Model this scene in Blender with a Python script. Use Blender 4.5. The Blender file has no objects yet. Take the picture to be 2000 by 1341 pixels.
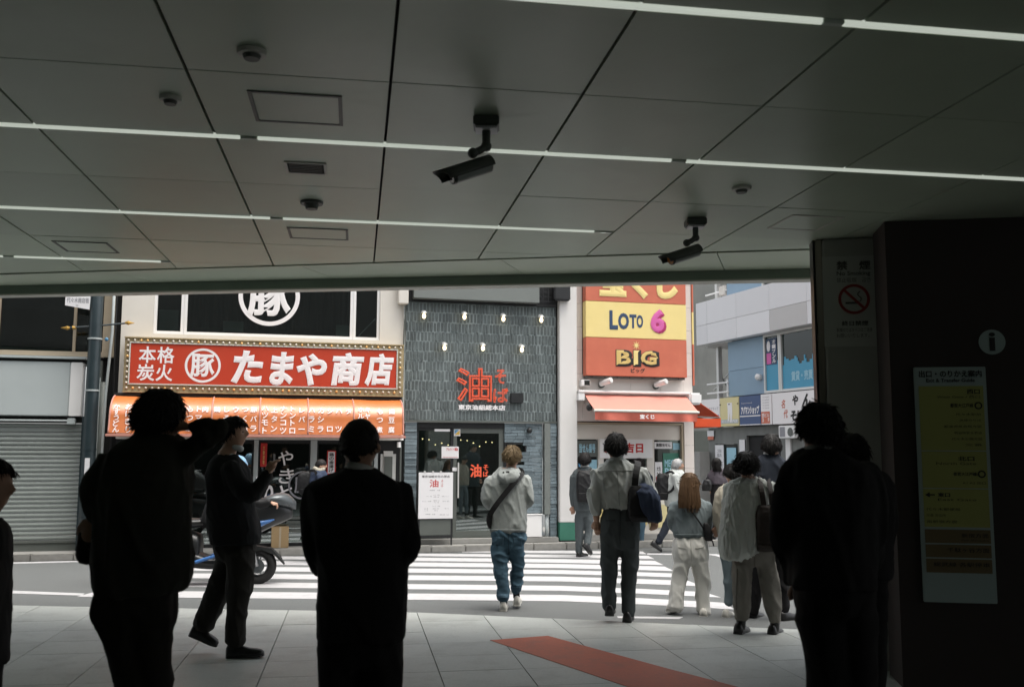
import bpy, bmesh, math, random
import numpy as np
from mathutils import Vector, Matrix, noise as mnoise

random.seed(7); rng = np.random.default_rng(7)
scene = bpy.context.scene
COL = scene.collection

# ------------------------------------------------------------------ camera, world, sun, exposure
FPX, CAMH = 1865.0, 1.55
PITCH = math.atan((880 - 670.5) / FPX); ROLL = 0.0035
FW = Vector((0, math.cos(PITCH), math.sin(PITCH))); UP = Vector((0, -math.sin(PITCH), math.cos(PITCH))); RT = Vector((1, 0, 0))
cam_d = bpy.data.cameras.new('camera'); cam = bpy.data.objects.new('camera', cam_d); COL.objects.link(cam)
cam_d.sensor_fit = 'HORIZONTAL'; cam_d.sensor_width = 36.0; cam_d.lens = 36.0 * FPX / 2000.0
cam_d.clip_start = 0.05; cam_d.clip_end = 600
cR, sR = math.cos(ROLL), math.sin(ROLL)
r2 = RT * cR + UP * sR; u2 = UP * cR - RT * sR
cam.matrix_world = Matrix(((r2.x, u2.x, -FW.x, 0), (r2.y, u2.y, -FW.y, 0), (r2.z, u2.z, -FW.z, CAMH), (0, 0, 0, 1)))
cam_d.dof.use_dof = True; cam_d.dof.focus_distance = 11.0; cam_d.dof.aperture_fstop = 4.0
scene.camera = cam

SUN_EL, SUN_AZ = math.radians(74), math.radians(125)      # azimuth measured from +Y clockwise
world = bpy.data.worlds.new('World'); scene.world = world; world.use_nodes = True
wn = world.node_tree.nodes; wl = world.node_tree.links; wn.clear()
sky = wn.new('ShaderNodeTexSky'); sky.sky_type = 'NISHITA'; sky.sun_disc = False
sky.sun_elevation = SUN_EL; sky.sun_rotation = SUN_AZ
sky.air_density = 1.0; sky.dust_density = 4.0; sky.ozone_density = 1.0
hsv = wn.new('ShaderNodeHueSaturation'); hsv.inputs['Saturation'].default_value = 0.22
bg = wn.new('ShaderNodeBackground'); bg.inputs['Strength'].default_value = 0.15
wo = wn.new('ShaderNodeOutputWorld')
wl.new(sky.outputs[0], hsv.inputs['Color']); wl.new(hsv.outputs[0], bg.inputs['Color']); wl.new(bg.outputs[0], wo.inputs[0])
sun_d = bpy.data.lights.new('sun', 'SUN'); sun_d.energy = 1.5; sun_d.angle = math.radians(45); sun_d.color = (1.0, 0.95, 0.84)
sun = bpy.data.objects.new('sun', sun_d); COL.objects.link(sun)
sd = Vector((math.sin(SUN_AZ) * math.cos(SUN_EL), math.cos(SUN_AZ) * math.cos(SUN_EL), math.sin(SUN_EL)))
sun.rotation_euler = sd.to_track_quat('Z', 'Y').to_euler()
vs = scene.view_settings
vs.view_transform = 'Standard'; vs.look = 'None'; vs.exposure = 1.08; vs.gamma = 1.0; vs.use_curve_mapping = False

# ------------------------------------------------------------------ helpers: unproject, frames
def ray(x, y):
    u = (x - 1000) / FPX; v = (670.5 - y) / FPX
    return FW + (u * cR - v * sR) * RT + (u * sR + v * cR) * UP
def atY(x, y, Y):
    d = ray(x, y); return Vector((0, 0, CAMH)) + d * (Y / d.y)
def atZ(x, y, z):
    d = ray(x, y); return Vector((0, 0, CAMH)) + d * ((z - CAMH) / d.z)

class Frame:
    def __init__(s, o, rz): s.o = Vector(o); s.rz = rz; s.m = Matrix.Translation(s.o) @ Matrix.Rotation(rz, 4, 'Z'); s.inv = s.m.inverted()
    def w(s, p): return s.m @ Vector(p)
WLD = Frame((0, 0, 0), 0)
STA = Frame((0, 0, 0), math.radians(9.195))          # station grid: x across, y towards the street
FAC = Frame((0, 16.62, 0), math.radians(14.0))       # shop fronts opposite: x along, y into the shops
SEC = Frame((5.7646, 24.0, 0), math.radians(-70.19)) # building in the side street
ORG = {}

def tag(o, label=None, cat=None, group=None, kind=None):
    if label: o['label'] = label
    if cat: o['category'] = cat
    if group: o['group'] = group
    if kind: o['kind'] = kind
    return o
def thing(name, label, cat, fr, org, group=None):
    o = bpy.data.objects.new(name, None); COL.objects.link(o); o.empty_display_size = 0.1
    o.location = fr.w(org); o.rotation_euler = (0, 0, fr.rz); ORG[o.name] = (fr, Vector(org))
    return tag(o, label, cat, group)
def orgof(o):
    return ORG[o.name]
def link_mesh(name, me, mat, parent=None, fr=None, org=(0, 0, 0), smooth=False):
    """verts of me are in frame coordinates (absolute)"""
    o = bpy.data.objects.new(name, me); COL.objects.link(o)
    if parent is not None:
        fr, org = orgof(parent); org = Vector(org)
        o.parent = parent
    else:
        o.location = fr.w(org); o.rotation_euler = (0, 0, fr.rz)
    org = Vector(org)
    if org.length > 0: me.transform(Matrix.Translation(-org))
    ORG[o.name] = (fr, org)
    if mat is not None:
        if isinstance(mat, (list, tuple)):
            for m in mat: me.materials.append(m)
        else: me.materials.append(mat)
    if smooth:
        me.polygons.foreach_set('use_smooth', [True] * len(me.polygons))
    return o

class MB:
    def __init__(s): s.v = []; s.f = []
    def add(s, vs_, fs):
        b = len(s.v); s.v += [tuple(p) for p in vs_]; s.f += [tuple(b + i for i in f) for f in fs]; return s
    def box(s, x0, x1, y0, y1, z0, z1):
        return s.add([(x0,y0,z0),(x1,y0,z0),(x1,y1,z0),(x0,y1,z0),(x0,y0,z1),(x1,y0,z1),(x1,y1,z1),(x0,y1,z1)],
                     [(0,3,2,1),(4,5,6,7),(0,1,5,4),(1,2,6,5),(2,3,7,6),(3,0,4,7)])
    def bevbox(s, x0, x1, y0, y1, z0, z1, b=0.004):
        bm = bmesh.new(); bmesh.ops.create_cube(bm, size=1)
        for v in bm.verts: v.co = Vector(((x0+x1)/2 + v.co.x*(x1-x0), (y0+y1)/2 + v.co.y*(y1-y0), (z0+z1)/2 + v.co.z*(z1-z0)))
        bmesh.ops.bevel(bm, geom=list(bm.edges), offset=b, segments=2, affect='EDGES')
        bm.verts.index_update(); s.add([v.co for v in bm.verts], [[v.index for v in f.verts] for f in bm.faces]); bm.free(); return s
    def prism(s, pts, axis, a, b):
        """polygon pts (2D) extruded along axis 'x','y','z' from a to b"""
        n = len(pts)
        def mk(p, t):
            return (t, p[0], p[1]) if axis == 'x' else ((p[0], t, p[1]) if axis == 'y' else (p[0], p[1], t))
        vs_ = [mk(p, a) for p in pts] + [mk(p, b) for p in pts]
        fs = [tuple(range(n))[::-1], tuple(range(n, 2*n))] + [(i, (i+1) % n, n+(i+1) % n, n+i) for i in range(n)]
        return s.add(vs_, fs)
    def tube(s, pts, rad, n=10, cap=True, ratio=1.0):
        pts = [Vector(p) for p in pts]
        if not isinstance(rad, (list, tuple)): rad = [rad]*len(pts)
        b = len(s.v); prev = None
        for i, p in enumerate(pts):
            t = (pts[min(i+1, len(pts)-1)] - pts[max(i-1, 0)])
            t = t.normalized() if t.length > 1e-9 else Vector((0,0,1))
            if prev is None:
                a = Vector((1,0,0)) if abs(t.x) < 0.9 else Vector((0,1,0))
                a = (a - t*a.dot(t)).normalized()
            else:
                a = prev - t*prev.dot(t); a = a.normalized() if a.length > 1e-6 else prev
            prev = a; c = t.cross(a)
            for k in range(n):
                th = 2*math.pi*k/n
                s.v.append(tuple(p + (a*math.cos(th) + c*math.sin(th)*ratio)*rad[i]))
        m = len(pts)
        for i in range(m-1):
            for k in range(n):
                s.f.append((b+i*n+k, b+i*n+(k+1) % n, b+(i+1)*n+(k+1) % n, b+(i+1)*n+k))
        if cap:
            s.f.append(tuple(b+k for k in range(n))[::-1]); s.f.append(tuple(b+(m-1)*n+k for k in range(n)))
        return s
    def cyl(s, p0, p1, r0, r1=None, n=16):
        return s.tube([p0, p1], [r0, r0 if r1 is None else r1], n)
    def sphere(s, c, r, nu=12, nv=8):
        c = Vector(c); r = (r, r, r) if not isinstance(r, (list, tuple)) else r
        b = len(s.v)
        for j in range(nv+1):
            ph = math.pi*j/nv
            for i in range(nu):
                th = 2*math.pi*i/nu
                s.v.append((c.x + r[0]*math.sin(ph)*math.cos(th), c.y + r[1]*math.sin(ph)*math.sin(th), c.z + r[2]*math.cos(ph)))
        for j in range(nv):
            for i in range(nu):
                s.f.append((b+j*nu+i, b+(j+1)*nu+i, b+(j+1)*nu+(i+1) % nu, b+j*nu+(i+1) % nu))
        return s
    def torus(s, c, R, r, axis='y', n=32, m=10, a0=0, a1=2*math.pi):
        c = Vector(c); pts = []
        full = abs(a1-a0-2*math.pi) < 1e-6
        b = len(s.v); N = n if full else n+1
        for i in range(N):
            t = a0 + (a1-a0)*i/n
            d = Vector((math.cos(t), 0, math.sin(t))) if axis == 'y' else (Vector((math.cos(t), math.sin(t), 0)) if axis == 'z' else Vector((0, math.cos(t), math.sin(t))))
            ax = Vector((0,1,0)) if axis == 'y' else (Vector((0,0,1)) if axis == 'z' else Vector((1,0,0)))
            for k in range(m):
                q = 2*math.pi*k/m
                s.v.append(tuple(c + d*(R + r*math.cos(q)) + ax*r*math.sin(q)))
        for i in range(n):
            i2 = (i+1) % N
            for k in range(m):
                s.f.append((b+i*m+k, b+i2*m+k, b+i2*m+(k+1) % m, b+i*m+(k+1) % m))
        return s
    def mesh(s, name='m'):
        me = bpy.data.meshes.new(name); me.from_pydata(s.v, [], s.f); me.update()
        bm = bmesh.new(); bm.from_mesh(me); bmesh.ops.recalc_face_normals(bm, faces=bm.faces); bm.to_mesh(me); bm.free()
        return me
    def build(s, name, mat, parent=None, fr=None, org=(0,0,0), smooth=False):
        return link_mesh(name, s.mesh(name), mat, parent, fr, org, smooth)

def B(name, mat, parent, x0, x1, y0, y1, z0, z1, bev=0):
    m = MB(); (m.bevbox(x0,x1,y0,y1,z0,z1,bev) if bev else m.box(x0,x1,y0,y1,z0,z1)); return m.build(name, mat, parent)

# ------------------------------------------------------------------ materials
def mat(name, col, rough=0.6, var=0.12, scale=6.0, bump=0.0, bscale=60.0, metal=0.0, spec=0.4, dirt=0.0, dirtcol=(0.05,0.045,0.035), stretch=(1,1,1), emit=0.0, emitcol=None, dscale=1.5, coat=0.0):
    m = bpy.data.materials.new(name); m.use_nodes = True
    nt = m.node_tree; N = nt.nodes; Lk = nt.links
    bs = N['Principled BSDF']
    bs.inputs['Roughness'].default_value = rough; bs.inputs['Metallic'].default_value = metal
    bs.inputs['Specular IOR Level'].default_value = spec; bs.inputs['Coat Weight'].default_value = coat
    tc = N.new('ShaderNodeTexCoord'); mp = N.new('ShaderNodeMapping'); mp.inputs['Scale'].default_value = stretch
    Lk.new(tc.outputs['Object'], mp.inputs['Vector'])
    n1 = N.new('ShaderNodeTexNoise'); n1.inputs['Scale'].default_value = scale; n1.inputs['Detail'].default_value = 5
    Lk.new(mp.outputs[0], n1.inputs['Vector'])
    mx = N.new('ShaderNodeMix'); mx.data_type = 'RGBA'
    c = Vector(col)
    mx.inputs['A'].default_value = (*[max(0, x*(1-var)) for x in c], 1); mx.inputs['B'].default_value = (*[min(1, x*(1+var)) for x in c], 1)
    Lk.new(n1.outputs['Fac'], mx.inputs['Factor'])
    out = mx.outputs['Result']
    if dirt > 0:
        n2 = N.new('ShaderNodeTexNoise'); n2.inputs['Scale'].default_value = dscale; n2.inputs['Detail'].default_value = 8; n2.inputs['Roughness'].default_value = 0.65
        Lk.new(mp.outputs[0], n2.inputs['Vector'])
        rp = N.new('ShaderNodeMapRange'); rp.inputs['From Min'].default_value = 0.5; rp.inputs['From Max'].default_value = 0.8
        rp.inputs['To Min'].default_value = 0.0; rp.inputs['To Max'].default_value = dirt
        Lk.new(n2.outputs['Fac'], rp.inputs['Value'])
        m2 = N.new('ShaderNodeMix'); m2.data_type = 'RGBA'; m2.inputs['B'].default_value = (*dirtcol, 1)
        Lk.new(rp.outputs[0], m2.inputs['Factor']); Lk.new(out, m2.inputs['A']); out = m2.outputs['Result']
    Lk.new(out, bs.inputs['Base Color'])
    # roughness variation
    rr = N.new('ShaderNodeMapRange'); rr.inputs['To Min'].default_value = max(0.03, rough-0.08); rr.inputs['To Max'].default_value = min(1, rough+0.08)
    Lk.new(n1.outputs['Fac'], rr.inputs['Value']); Lk.new(rr.outputs[0], bs.inputs['Roughness'])
    if bump > 0:
        n3 = N.new('ShaderNodeTexNoise'); n3.inputs['Scale'].default_value = bscale; n3.inputs['Detail'].default_value = 4
        Lk.new(mp.outputs[0], n3.inputs['Vector'])
        bp = N.new('ShaderNodeBump'); bp.inputs['Strength'].default_value = bump; bp.inputs['Distance'].default_value = 0.01
        Lk.new(n3.outputs['Fac'], bp.inputs['Height']); Lk.new(bp.outputs[0], bs.inputs['Normal'])
    if emit > 0:
        bs.inputs['Emission Color'].default_value = (*(emitcol or col), 1); bs.inputs['Emission Strength'].default_value = emit
    return m
def glass(name, tint=(0.55,0.62,0.6), rough=0.03, alpha=0.35):
    """window glass: mixes a mirror-like coat with see-through"""
    m = bpy.data.materials.new(name); m.use_nodes = True
    nt = m.node_tree; N = nt.nodes; Lk = nt.links; N.remove(N['Principled BSDF'])
    tr = N.new('ShaderNodeBsdfTransparent'); tr.inputs[0].default_value = (*tint, 1)
    gl = N.new('ShaderNodeBsdfGlossy'); gl.inputs['Roughness'].default_value = rough; gl.inputs[0].default_value = (0.9,0.95,0.95,1)
    fr = N.new('ShaderNodeFresnel'); fr.inputs[0].default_value = 1.5
    ad = N.new('ShaderNodeMath'); ad.operation = 'ADD'; ad.inputs[1].default_value = alpha*0.3
    ms = N.new('ShaderNodeMixShader')
    Lk.new(fr.outputs[0], ad.inputs[0]); Lk.new(ad.outputs[0], ms.inputs[0]); Lk.new(tr.outputs[0], ms.inputs[1]); Lk.new(gl.outputs[0], ms.inputs[2])
    Lk.new(ms.outputs[0], N['Material Output'].inputs[0])
    return m
def tile_attr(m, amount=0.1):
    """adds a per-object brightness change so that alike pieces differ"""
    nt = m.node_tree; N = nt.nodes; Lk = nt.links; bs = N['Principled BSDF']
    src = bs.inputs['Base Color'].links[0].from_socket
    oi = N.new('ShaderNodeObjectInfo'); mr = N.new('ShaderNodeMapRange'); mr.inputs['To Min'].default_value = 1-amount; mr.inputs['To Max'].default_value = 1+amount
    Lk.new(oi.outputs['Random'], mr.inputs['Value'])
    mm = N.new('ShaderNodeVectorMath'); mm.operation = 'SCALE'
    Lk.new(src, mm.inputs[0]); Lk.new(mr.outputs[0], mm.inputs['Scale']); Lk.new(mm.outputs[0], bs.inputs['Base Color'])
    return m

# ------------------------------------------------------------------ lettering
_txt = {}
def glyphs(s, bold=0.02, outline=0.0, shear=0.0, space=1.0):
    key = (s, bold, outline, shear, space)
    if key in _txt: return _txt[key]
    cu = bpy.data.curves.new('t', 'FONT'); cu.body = s; cu.size = 1.0; cu.resolution_u = 3; cu.bevel_depth = max(bold, 0.0); cu.bevel_resolution = 0; cu.shear = shear
    cu.space_line = 0.86; cu.space_character = space; cu.align_x = 'CENTER'
    if outline > 0: cu.fill_mode = 'NONE'; cu.bevel_depth = outline; cu.bevel_resolution = 1; cu.resolution_u = 2
    ob = bpy.data.objects.new('t', cu); COL.objects.link(ob)
    dg = bpy.context.evaluated_depsgraph_get(); dg.update()
    me = bpy.data.meshes.new_from_object(ob.evaluated_get(dg))
    n = len(me.vertices); co = np.zeros(n*3, dtype=np.float32); me.vertices.foreach_get('co', co); co = co.reshape(-1, 3)
    fs = [tuple(p.vertices) for p in me.polygons]
    bpy.data.objects.remove(ob); bpy.data.curves.remove(cu); bpy.data.meshes.remove(me)
    _txt[key] = (co, fs); return co, fs
def text(s, m, parent, x0, x1, z0, z1, y, bold=0.02, outline=0.0, shear=0.0, name='lettering', keep=False, thick=0.0):
    """lettering fitted into the box x0..x1, z0..z1 of the parent's frame, facing -y; each line its own piece"""
    if '\n' in s:
        ls_ = s.split('\n'); h = (z1-z0)/len(ls_)
        for i, t in enumerate(ls_): text(t, m, parent, x0, x1, z1-(i+1)*h+h*.06, z1-i*h-h*.06, y, bold, outline, shear, name, keep, thick)
        return
    co, fs = glyphs(s, bold, outline, shear)
    if len(co) == 0: return None
    lo, hi = co.min(0), co.max(0); d = np.maximum(hi-lo, 1e-4)
    sx, sz = (x1-x0)/d[0], (z1-z0)/d[1]
    if keep: k = min(sx, sz); sx = sz = k
    cx, cz = (x0+x1)/2, (z0+z1)/2; mc = (lo+hi)/2
    P = np.zeros((len(co), 3)); P[:, 0] = (co[:, 0]-mc[0])*sx + cx; P[:, 2] = (co[:, 1]-mc[1])*sz + cz; P[:, 1] = y - (co[:, 2]*min(sx, sz) if outline else (co[:, 2]-lo[2])*min(sx, sz)*0.15)
    b = MB()
    b.add(P.tolist(), fs)
    if thick:
        P2 = P.copy(); P2[:, 1] -= thick; nv = len(P)
        b.v = []; b.f = []
        b.add(P2.tolist(), fs)
        # side walls from boundary edges
        cnt = {}
        for f in fs:
            for i in range(len(f)):
                a, c = f[i], f[(i+1) % len(f)]; cnt[(min(a,c), max(a,c))] = cnt.get((min(a,c), max(a,c)), 0)+1
        base = len(b.v); b.v += [tuple(p) for p in P]
        for (a, c), k in cnt.items():
            if k == 1: b.f.append((a, c, base+c, base+a))
    me = bpy.data.meshes.new(name); me.from_pydata(b.v, [], b.f); me.update()
    return link_mesh(name, me, m, parent)
def vtext(s): return '\n'.join(s)
def ring(m, parent, cx, cz, r0, r1, y, n=48, name='ring', thick=0.004):
    b = MB(); vs_ = []
    for yy in (y, y-thick):
        for r in (r0, r1):
            for i in range(n):
                t = 2*math.pi*i/n; vs_.append((cx+r*math.cos(t), yy, cz+r*math.sin(t)))
    f = []
    for i in range(n):
        j = (i+1) % n
        f += [(2*n+i, 2*n+j, 3*n+j, 3*n+i), (n+i, n+j, 3*n+j, 3*n+i), (i, j, 2*n+j, 2*n+i)]
    b.add(vs_, f); return b.build(name, m, parent)
def disc(m, parent, cx, cz, r, y, n=40, name='disc', thick=0.006):
    b = MB(); b.prism([(cx+r*math.cos(2*math.pi*i/n), cz+r*math.sin(2*math.pi*i/n)) for i in range(n)], 'y', y-thick, y); return b.build(name, m, parent)
# ------------------------------------------------------------------ palette
M = {}
M['panel'] = tile_attr(mat('ceiling_panel_paint', (0.45,0.525,0.415), 0.36, 0.10, 2.2, 0.03, 30, spec=0.5, dirt=0.30, dirtcol=(0.33,0.35,0.29), dscale=1.7), 0.07)
M['soffit'] = tile_attr(mat('soffit_paint_daylit', (0.55,0.62,0.50), 0.4, 0.08, 3, dirt=0.25, dirtcol=(0.4,0.42,0.36)), 0.04)  # daylight near the open edge put into a paler tone than the panels
M['joint'] = mat('joint_black', (0.012,0.013,0.012), 0.8)
M['beam'] = mat('beam_paint', (0.24,0.30,0.25), 0.5, 0.15, 5)
M['lip'] = mat('beam_lip', (0.55,0.55,0.5), 0.5)
M['tube'] = mat('tube_cover', (0.7,0.75,0.7), 0.4, 0.02, emit=0.22, emitcol=(0.93,1.0,0.88))
M['tubecap'] = mat('tube_cap', (0.62,0.68,0.62), 0.5)
M['slot'] = mat('slot_metal', (0.10,0.11,0.10), 0.5)
M['tile'] = tile_attr(mat('paving_granite', (0.47,0.49,0.47), 0.5, 0.20, 45, 0.12, 160, dirt=0.55, dirtcol=(0.22,0.225,0.21), dscale=3.5), 0.07)
M['grout'] = mat('grout', (0.05,0.05,0.048), 0.9)
M['redpaint'] = mat('red_floor_paint', (0.47,0.135,0.08), 0.6, 0.22, 30, 0.10, 120, dirt=0.6, dirtcol=(0.22,0.13,0.105), dscale=4)
M['asphalt'] = mat('asphalt', (0.112,0.118,0.118), 0.85, 0.45, 60, 0.35, 220, dirt=0.3, dirtcol=(0.07,0.07,0.07), dscale=0.6)
M['stripe'] = mat('road_paint', (0.45,0.445,0.455), 0.6, 0.06, 30, 0.12, 200, dirt=0.5, dirtcol=(0.26,0.26,0.265), dscale=7)
M['concrete'] = mat('concrete', (0.27,0.265,0.25), 0.85, 0.2, 12, 0.15, 80, dirt=0.4, dirtcol=(0.1,0.1,0.09))
M['kerb'] = tile_attr(mat('kerb_stone', (0.23,0.225,0.21), 0.85, 0.25, 14, 0.25, 60, dirt=0.5, dirtcol=(0.09,0.085,0.07)), 0.12)
M['pillar'] = mat('pillar_grey', (0.42,0.43,0.40), 0.6, 0.12, 5)
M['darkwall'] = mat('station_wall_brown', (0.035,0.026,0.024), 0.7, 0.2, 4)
M['steel'] = mat('brushed_steel', (0.35,0.32,0.28), 0.35, 0.1, 20, metal=0.9, stretch=(1,1,0.05))
M['cream'] = mat('cream_wall', (0.66,0.625,0.57), 0.75, 0.05, 4, 0.05, 60, dirt=0.3, dirtcol=(0.45,0.40,0.32), dscale=1.2)
M['white'] = mat('white_paint', (0.78,0.77,0.76), 0.45, 0.03, 5, dirt=0.12, dirtcol=(0.5,0.48,0.44))
M['whitecol'] = mat('white_column', (0.70,0.685,0.665), 0.6, 0.04, 3, dirt=0.22, dirtcol=(0.55,0.50,0.42), dscale=0.9)
M['black'] = mat('black_metal', (0.018,0.019,0.02), 0.45, 0.2, 8)
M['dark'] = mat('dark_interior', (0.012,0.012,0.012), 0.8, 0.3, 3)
M['curtain'] = mat('dark_curtain', (0.035,0.042,0.042), 0.8, 0.25, 12, stretch=(1,1,0.1))
M['glass'] = glass('window_glass', (0.5,0.57,0.56), 0.02, 0.04)
M['glassd'] = glass('door_glass', (0.6,0.68,0.65), 0.02, 0.5)
M['red'] = mat('sign_red', (0.48,0.052,0.024), 0.38, 0.10, 3, dirt=0.3, dirtcol=(0.32,0.06,0.035), dscale=3, stretch=(1,1,0.3))
M['signwhite'] = mat('sign_white', (0.80,0.77,0.77), 0.5, 0.02)
M['gold'] = mat('old_gold_frame', (0.42,0.33,0.19), 0.5, 0.25, 9, metal=0.2, dirt=0.6, dirtcol=(0.10,0.07,0.03), dscale=4)
M['bulb'] = mat('clear_bulb', (0.55,0.50,0.42), 0.12, 0.05, spec=0.7)
M['bulbamber'] = mat('amber_bulb', (0.75,0.42,0.14), 0.15, 0.05, spec=0.7)
M['vinyl'] = mat('orange_vinyl', (0.52,0.145,0.030), 0.36, 0.16, 3, spec=0.9, dirt=0.25, dirtcol=(0.40,0.07,0.015), dscale=2)
M['pinktrim'] = mat('faded_pink_trim', (0.50,0.24,0.19), 0.55, 0.15, 10)
M['brick'] = mat('slate_brick', (0.095,0.112,0.113), 0.75, 0.8, 5, 0.4, 70, dirt=0.8, dirtcol=(0.19,0.225,0.225), dscale=2.2)
M['mortar'] = mat('pale_mortar', (0.26,0.30,0.30), 0.9, 0.25, 14, 0.3, 90)
M['stoneblue'] = tile_attr(mat('stone_strip_blue', (0.15,0.19,0.21), 0.8, 0.35, 12, 0.5, 50), 0.25)
M['greysign'] = mat('grey_signboard', (0.17,0.185,0.175), 0.55, 0.06, 4)
M['neon'] = mat('red_neon_tube', (0.65,0.10,0.05), 0.35, 0.05, emit=0.06, emitcol=(1.0,0.16,0.06))
M['lamp'] = mat('lit_bulb', (1.0,0.85,0.6), 0.3, 0.0, emit=1.6, emitcol=(1.0,0.80,0.48))
M['tiny'] = mat('string_bulb', (1.0,0.8,0.5), 0.3, 0.0, emit=2.5, emitcol=(1.0,0.72,0.36))
M['lamphood'] = mat('lamp_hood', (0.55,0.55,0.53), 0.35, 0.1, metal=0.5)
M['green'] = mat('green_base', (0.045,0.17,0.12), 0.5, 0.15, 6, dirt=0.3)
M['cladding'] = tile_attr(mat('pinkish_cladding', (0.66,0.60,0.56), 0.6, 0.05, 5, dirt=0.2, dirtcol=(0.42,0.37,0.32)), 0.03)
M['lotored'] = mat('faded_orange_red', (0.54,0.145,0.085), 0.5, 0.10, 4, dirt=0.2, dirtcol=(0.72,0.30,0.18), dscale=2)
M['lotoyel'] = mat('faded_yellow', (0.80,0.64,0.26), 0.5, 0.06, 4, dirt=0.15, dirtcol=(0.8,0.72,0.45))
M['lotoblue'] = mat('lettering_navy', (0.035,0.065,0.13), 0.5)
M['pink'] = mat('lettering_pink', (0.62,0.12,0.36), 0.5)
M['magenta'] = mat('lettering_side_magenta', (0.40,0.03,0.13), 0.5)
M['letgold'] = mat('lettering_gold', (0.62,0.45,0.16), 0.5)
M['letblack'] = mat('lettering_black', (0.02,0.018,0.018), 0.5)
M['letred'] = mat('lettering_red', (0.50,0.03,0.025), 0.5)
M['letgrey'] = mat('lettering_grey', (0.25,0.25,0.27), 0.6)
M['awnpink'] = mat('faded_red_canvas', (0.55,0.22,0.175), 0.8, 0.08, 5, 0.08, 140)
M['awnred'] = mat('red_canvas', (0.52,0.13,0.09), 0.75, 0.10, 6, 0.1, 100)
M['awnorange'] = mat('orange_red_canvas', (0.62,0.075,0.02), 0.75, 0.10, 6, 0.1, 100)
M['panelwhite'] = tile_attr(mat('pale_metal_panel', (0.68,0.67,0.68), 0.4, 0.03, 3, metal=0.0), 0.04)
M['panelgrey'] = mat('grey_metal_panel', (0.50,0.485,0.475), 0.45, 0.04, 3)
M['panelblue'] = tile_attr(mat('blue_metal_panel', (0.235,0.345,0.45), 0.4, 0.08, 3), 0.05)
M['seamdark'] = mat('seam_dark', (0.12,0.11,0.11), 0.8)
M['mottled'] = mat('mottled_concrete', (0.20,0.205,0.195), 0.9, 0.3, 3, 0.1, 40, dirt=0.7, dirtcol=(0.09,0.10,0.095), dscale=0.9, stretch=(1,1,0.35))
M['alu'] = mat('aluminium_frame', (0.62,0.62,0.60), 0.4, 0.05, metal=0.3)
M['filmblue'] = mat('blue_window_film', (0.06,0.30,0.46), 0.35, 0.06, 3)
M['filmlight'] = mat('pale_window_film', (0.30,0.52,0.62), 0.4, 0.06, 3)
M['beige'] = mat('beige_frame', (0.36,0.30,0.22), 0.6, 0.1, 6)
M['lgrey'] = mat('light_grey_metal', (0.42,0.46,0.46), 0.5, 0.08, 3, dirt=0.25, dirtcol=(0.28,0.31,0.31))
M['shutter'] = tile_attr(mat('shutter_slat_paint', (0.235,0.26,0.245), 0.5, 0.1, 6, dirt=0.2, dirtcol=(0.15,0.16,0.15)), 0.05)
M['teal'] = mat('dark_teal_pole', (0.022,0.036,0.042), 0.35, 0.2, 9, spec=0.6)
M['finial'] = mat('gold_finial', (0.45,0.27,0.06), 0.4, 0.1, metal=0.5)
M['paper'] = mat('notice_paper', (0.72,0.71,0.72), 0.6, 0.03)
M['paperdim'] = mat('old_paper', (0.33,0.34,0.31), 0.7, 0.05)
M['yellowsign'] = mat('yellow_guide_panel', (0.34,0.35,0.11), 0.5, 0.05)
M['guidewhite'] = mat('guide_board_white', (0.34,0.42,0.42), 0.5, 0.05)
M['guidebrown'] = mat('guide_brown_panel', (0.16,0.12,0.06), 0.5, 0.05)
M['cardboard'] = mat('cardboard', (0.30,0.21,0.11), 0.8, 0.1, 8)
M['navysign'] = mat('navy_signboard', (0.05,0.085,0.19), 0.45, 0.06)
M['creamsign'] = mat('cream_yellow_signboard', (0.66,0.58,0.31), 0.5, 0.06)
M['ochre'] = mat('ochre_paint', (0.55,0.36,0.08), 0.5)
M['skyblue'] = mat('sky_blue_paint', (0.10,0.27,0.45), 0.5)

def onp(fr, yc, px, py):
    """point of frame fr's plane y = yc seen at pixel px,py, in frame coordinates"""
    o = fr.inv @ Vector((0, 0, CAMH)); d = fr.inv.to_3x3() @ ray(px, py); return o + d*((yc-o.y)/d.y)
def clip(poly, a, b):
    """keep the part of poly left of the line a->b"""
    out = []; n = len(poly)
    def side(p): return (b[0]-a[0])*(p[1]-a[1]) - (b[1]-a[1])*(p[0]-a[0])
    for i in range(n):
        p, q = poly[i], poly[(i+1) % n]; sp, sq = side(p), side(q)
        if sp >= 0: out.append(p)
        if (sp >= 0) != (sq >= 0):
            t = sp/(sp-sq); out.append((p[0]+(q[0]-p[0])*t, p[1]+(q[1]-p[1])*t))
    return out
def toS(w): v = STA.inv @ Vector((w[0], w[1], 0)); return (v.x, v.y)

# ------------------------------------------------------------------ ground
g_ = MB().box(-150, 150, -60, 220, -1.0, -0.10); road = g_.build('road', M['asphalt'], None, WLD); tag(road, kind='structure')
plz = thing('pavement', None, None, STA, (0, 0, 0)); plz['kind'] = 'structure'
kA, kB, kC = toS((-4.76, 9.76)), toS((-0.91, 9.45)), toS((2.62, 8.60))
kA2 = (kA[0]-(kB[0]-kA[0])*4, kA[1]-(kB[1]-kA[1])*4); kC2 = (kC[0]+(kC[0]-kB[0])*4, kC[1]+(kC[1]-kB[1])*4)
def curbclip(poly, off=0.0):
    p = clip(poly, (kB[0], kB[1]-off), (kA2[0], kA2[1]-off))
    return clip(p, (kC2[0], kC2[1]-off), (kB[0], kB[1]-off)) if len(p) > 2 else p
MB().prism(curbclip([(-16,-12),(14,-12),(14,20),(-16,20)], 0.004), 'z', -0.105, -0.016).build('bed', M['grout'], plz)
TL, TG = 0.6142, 0.503; NT = 0
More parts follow.
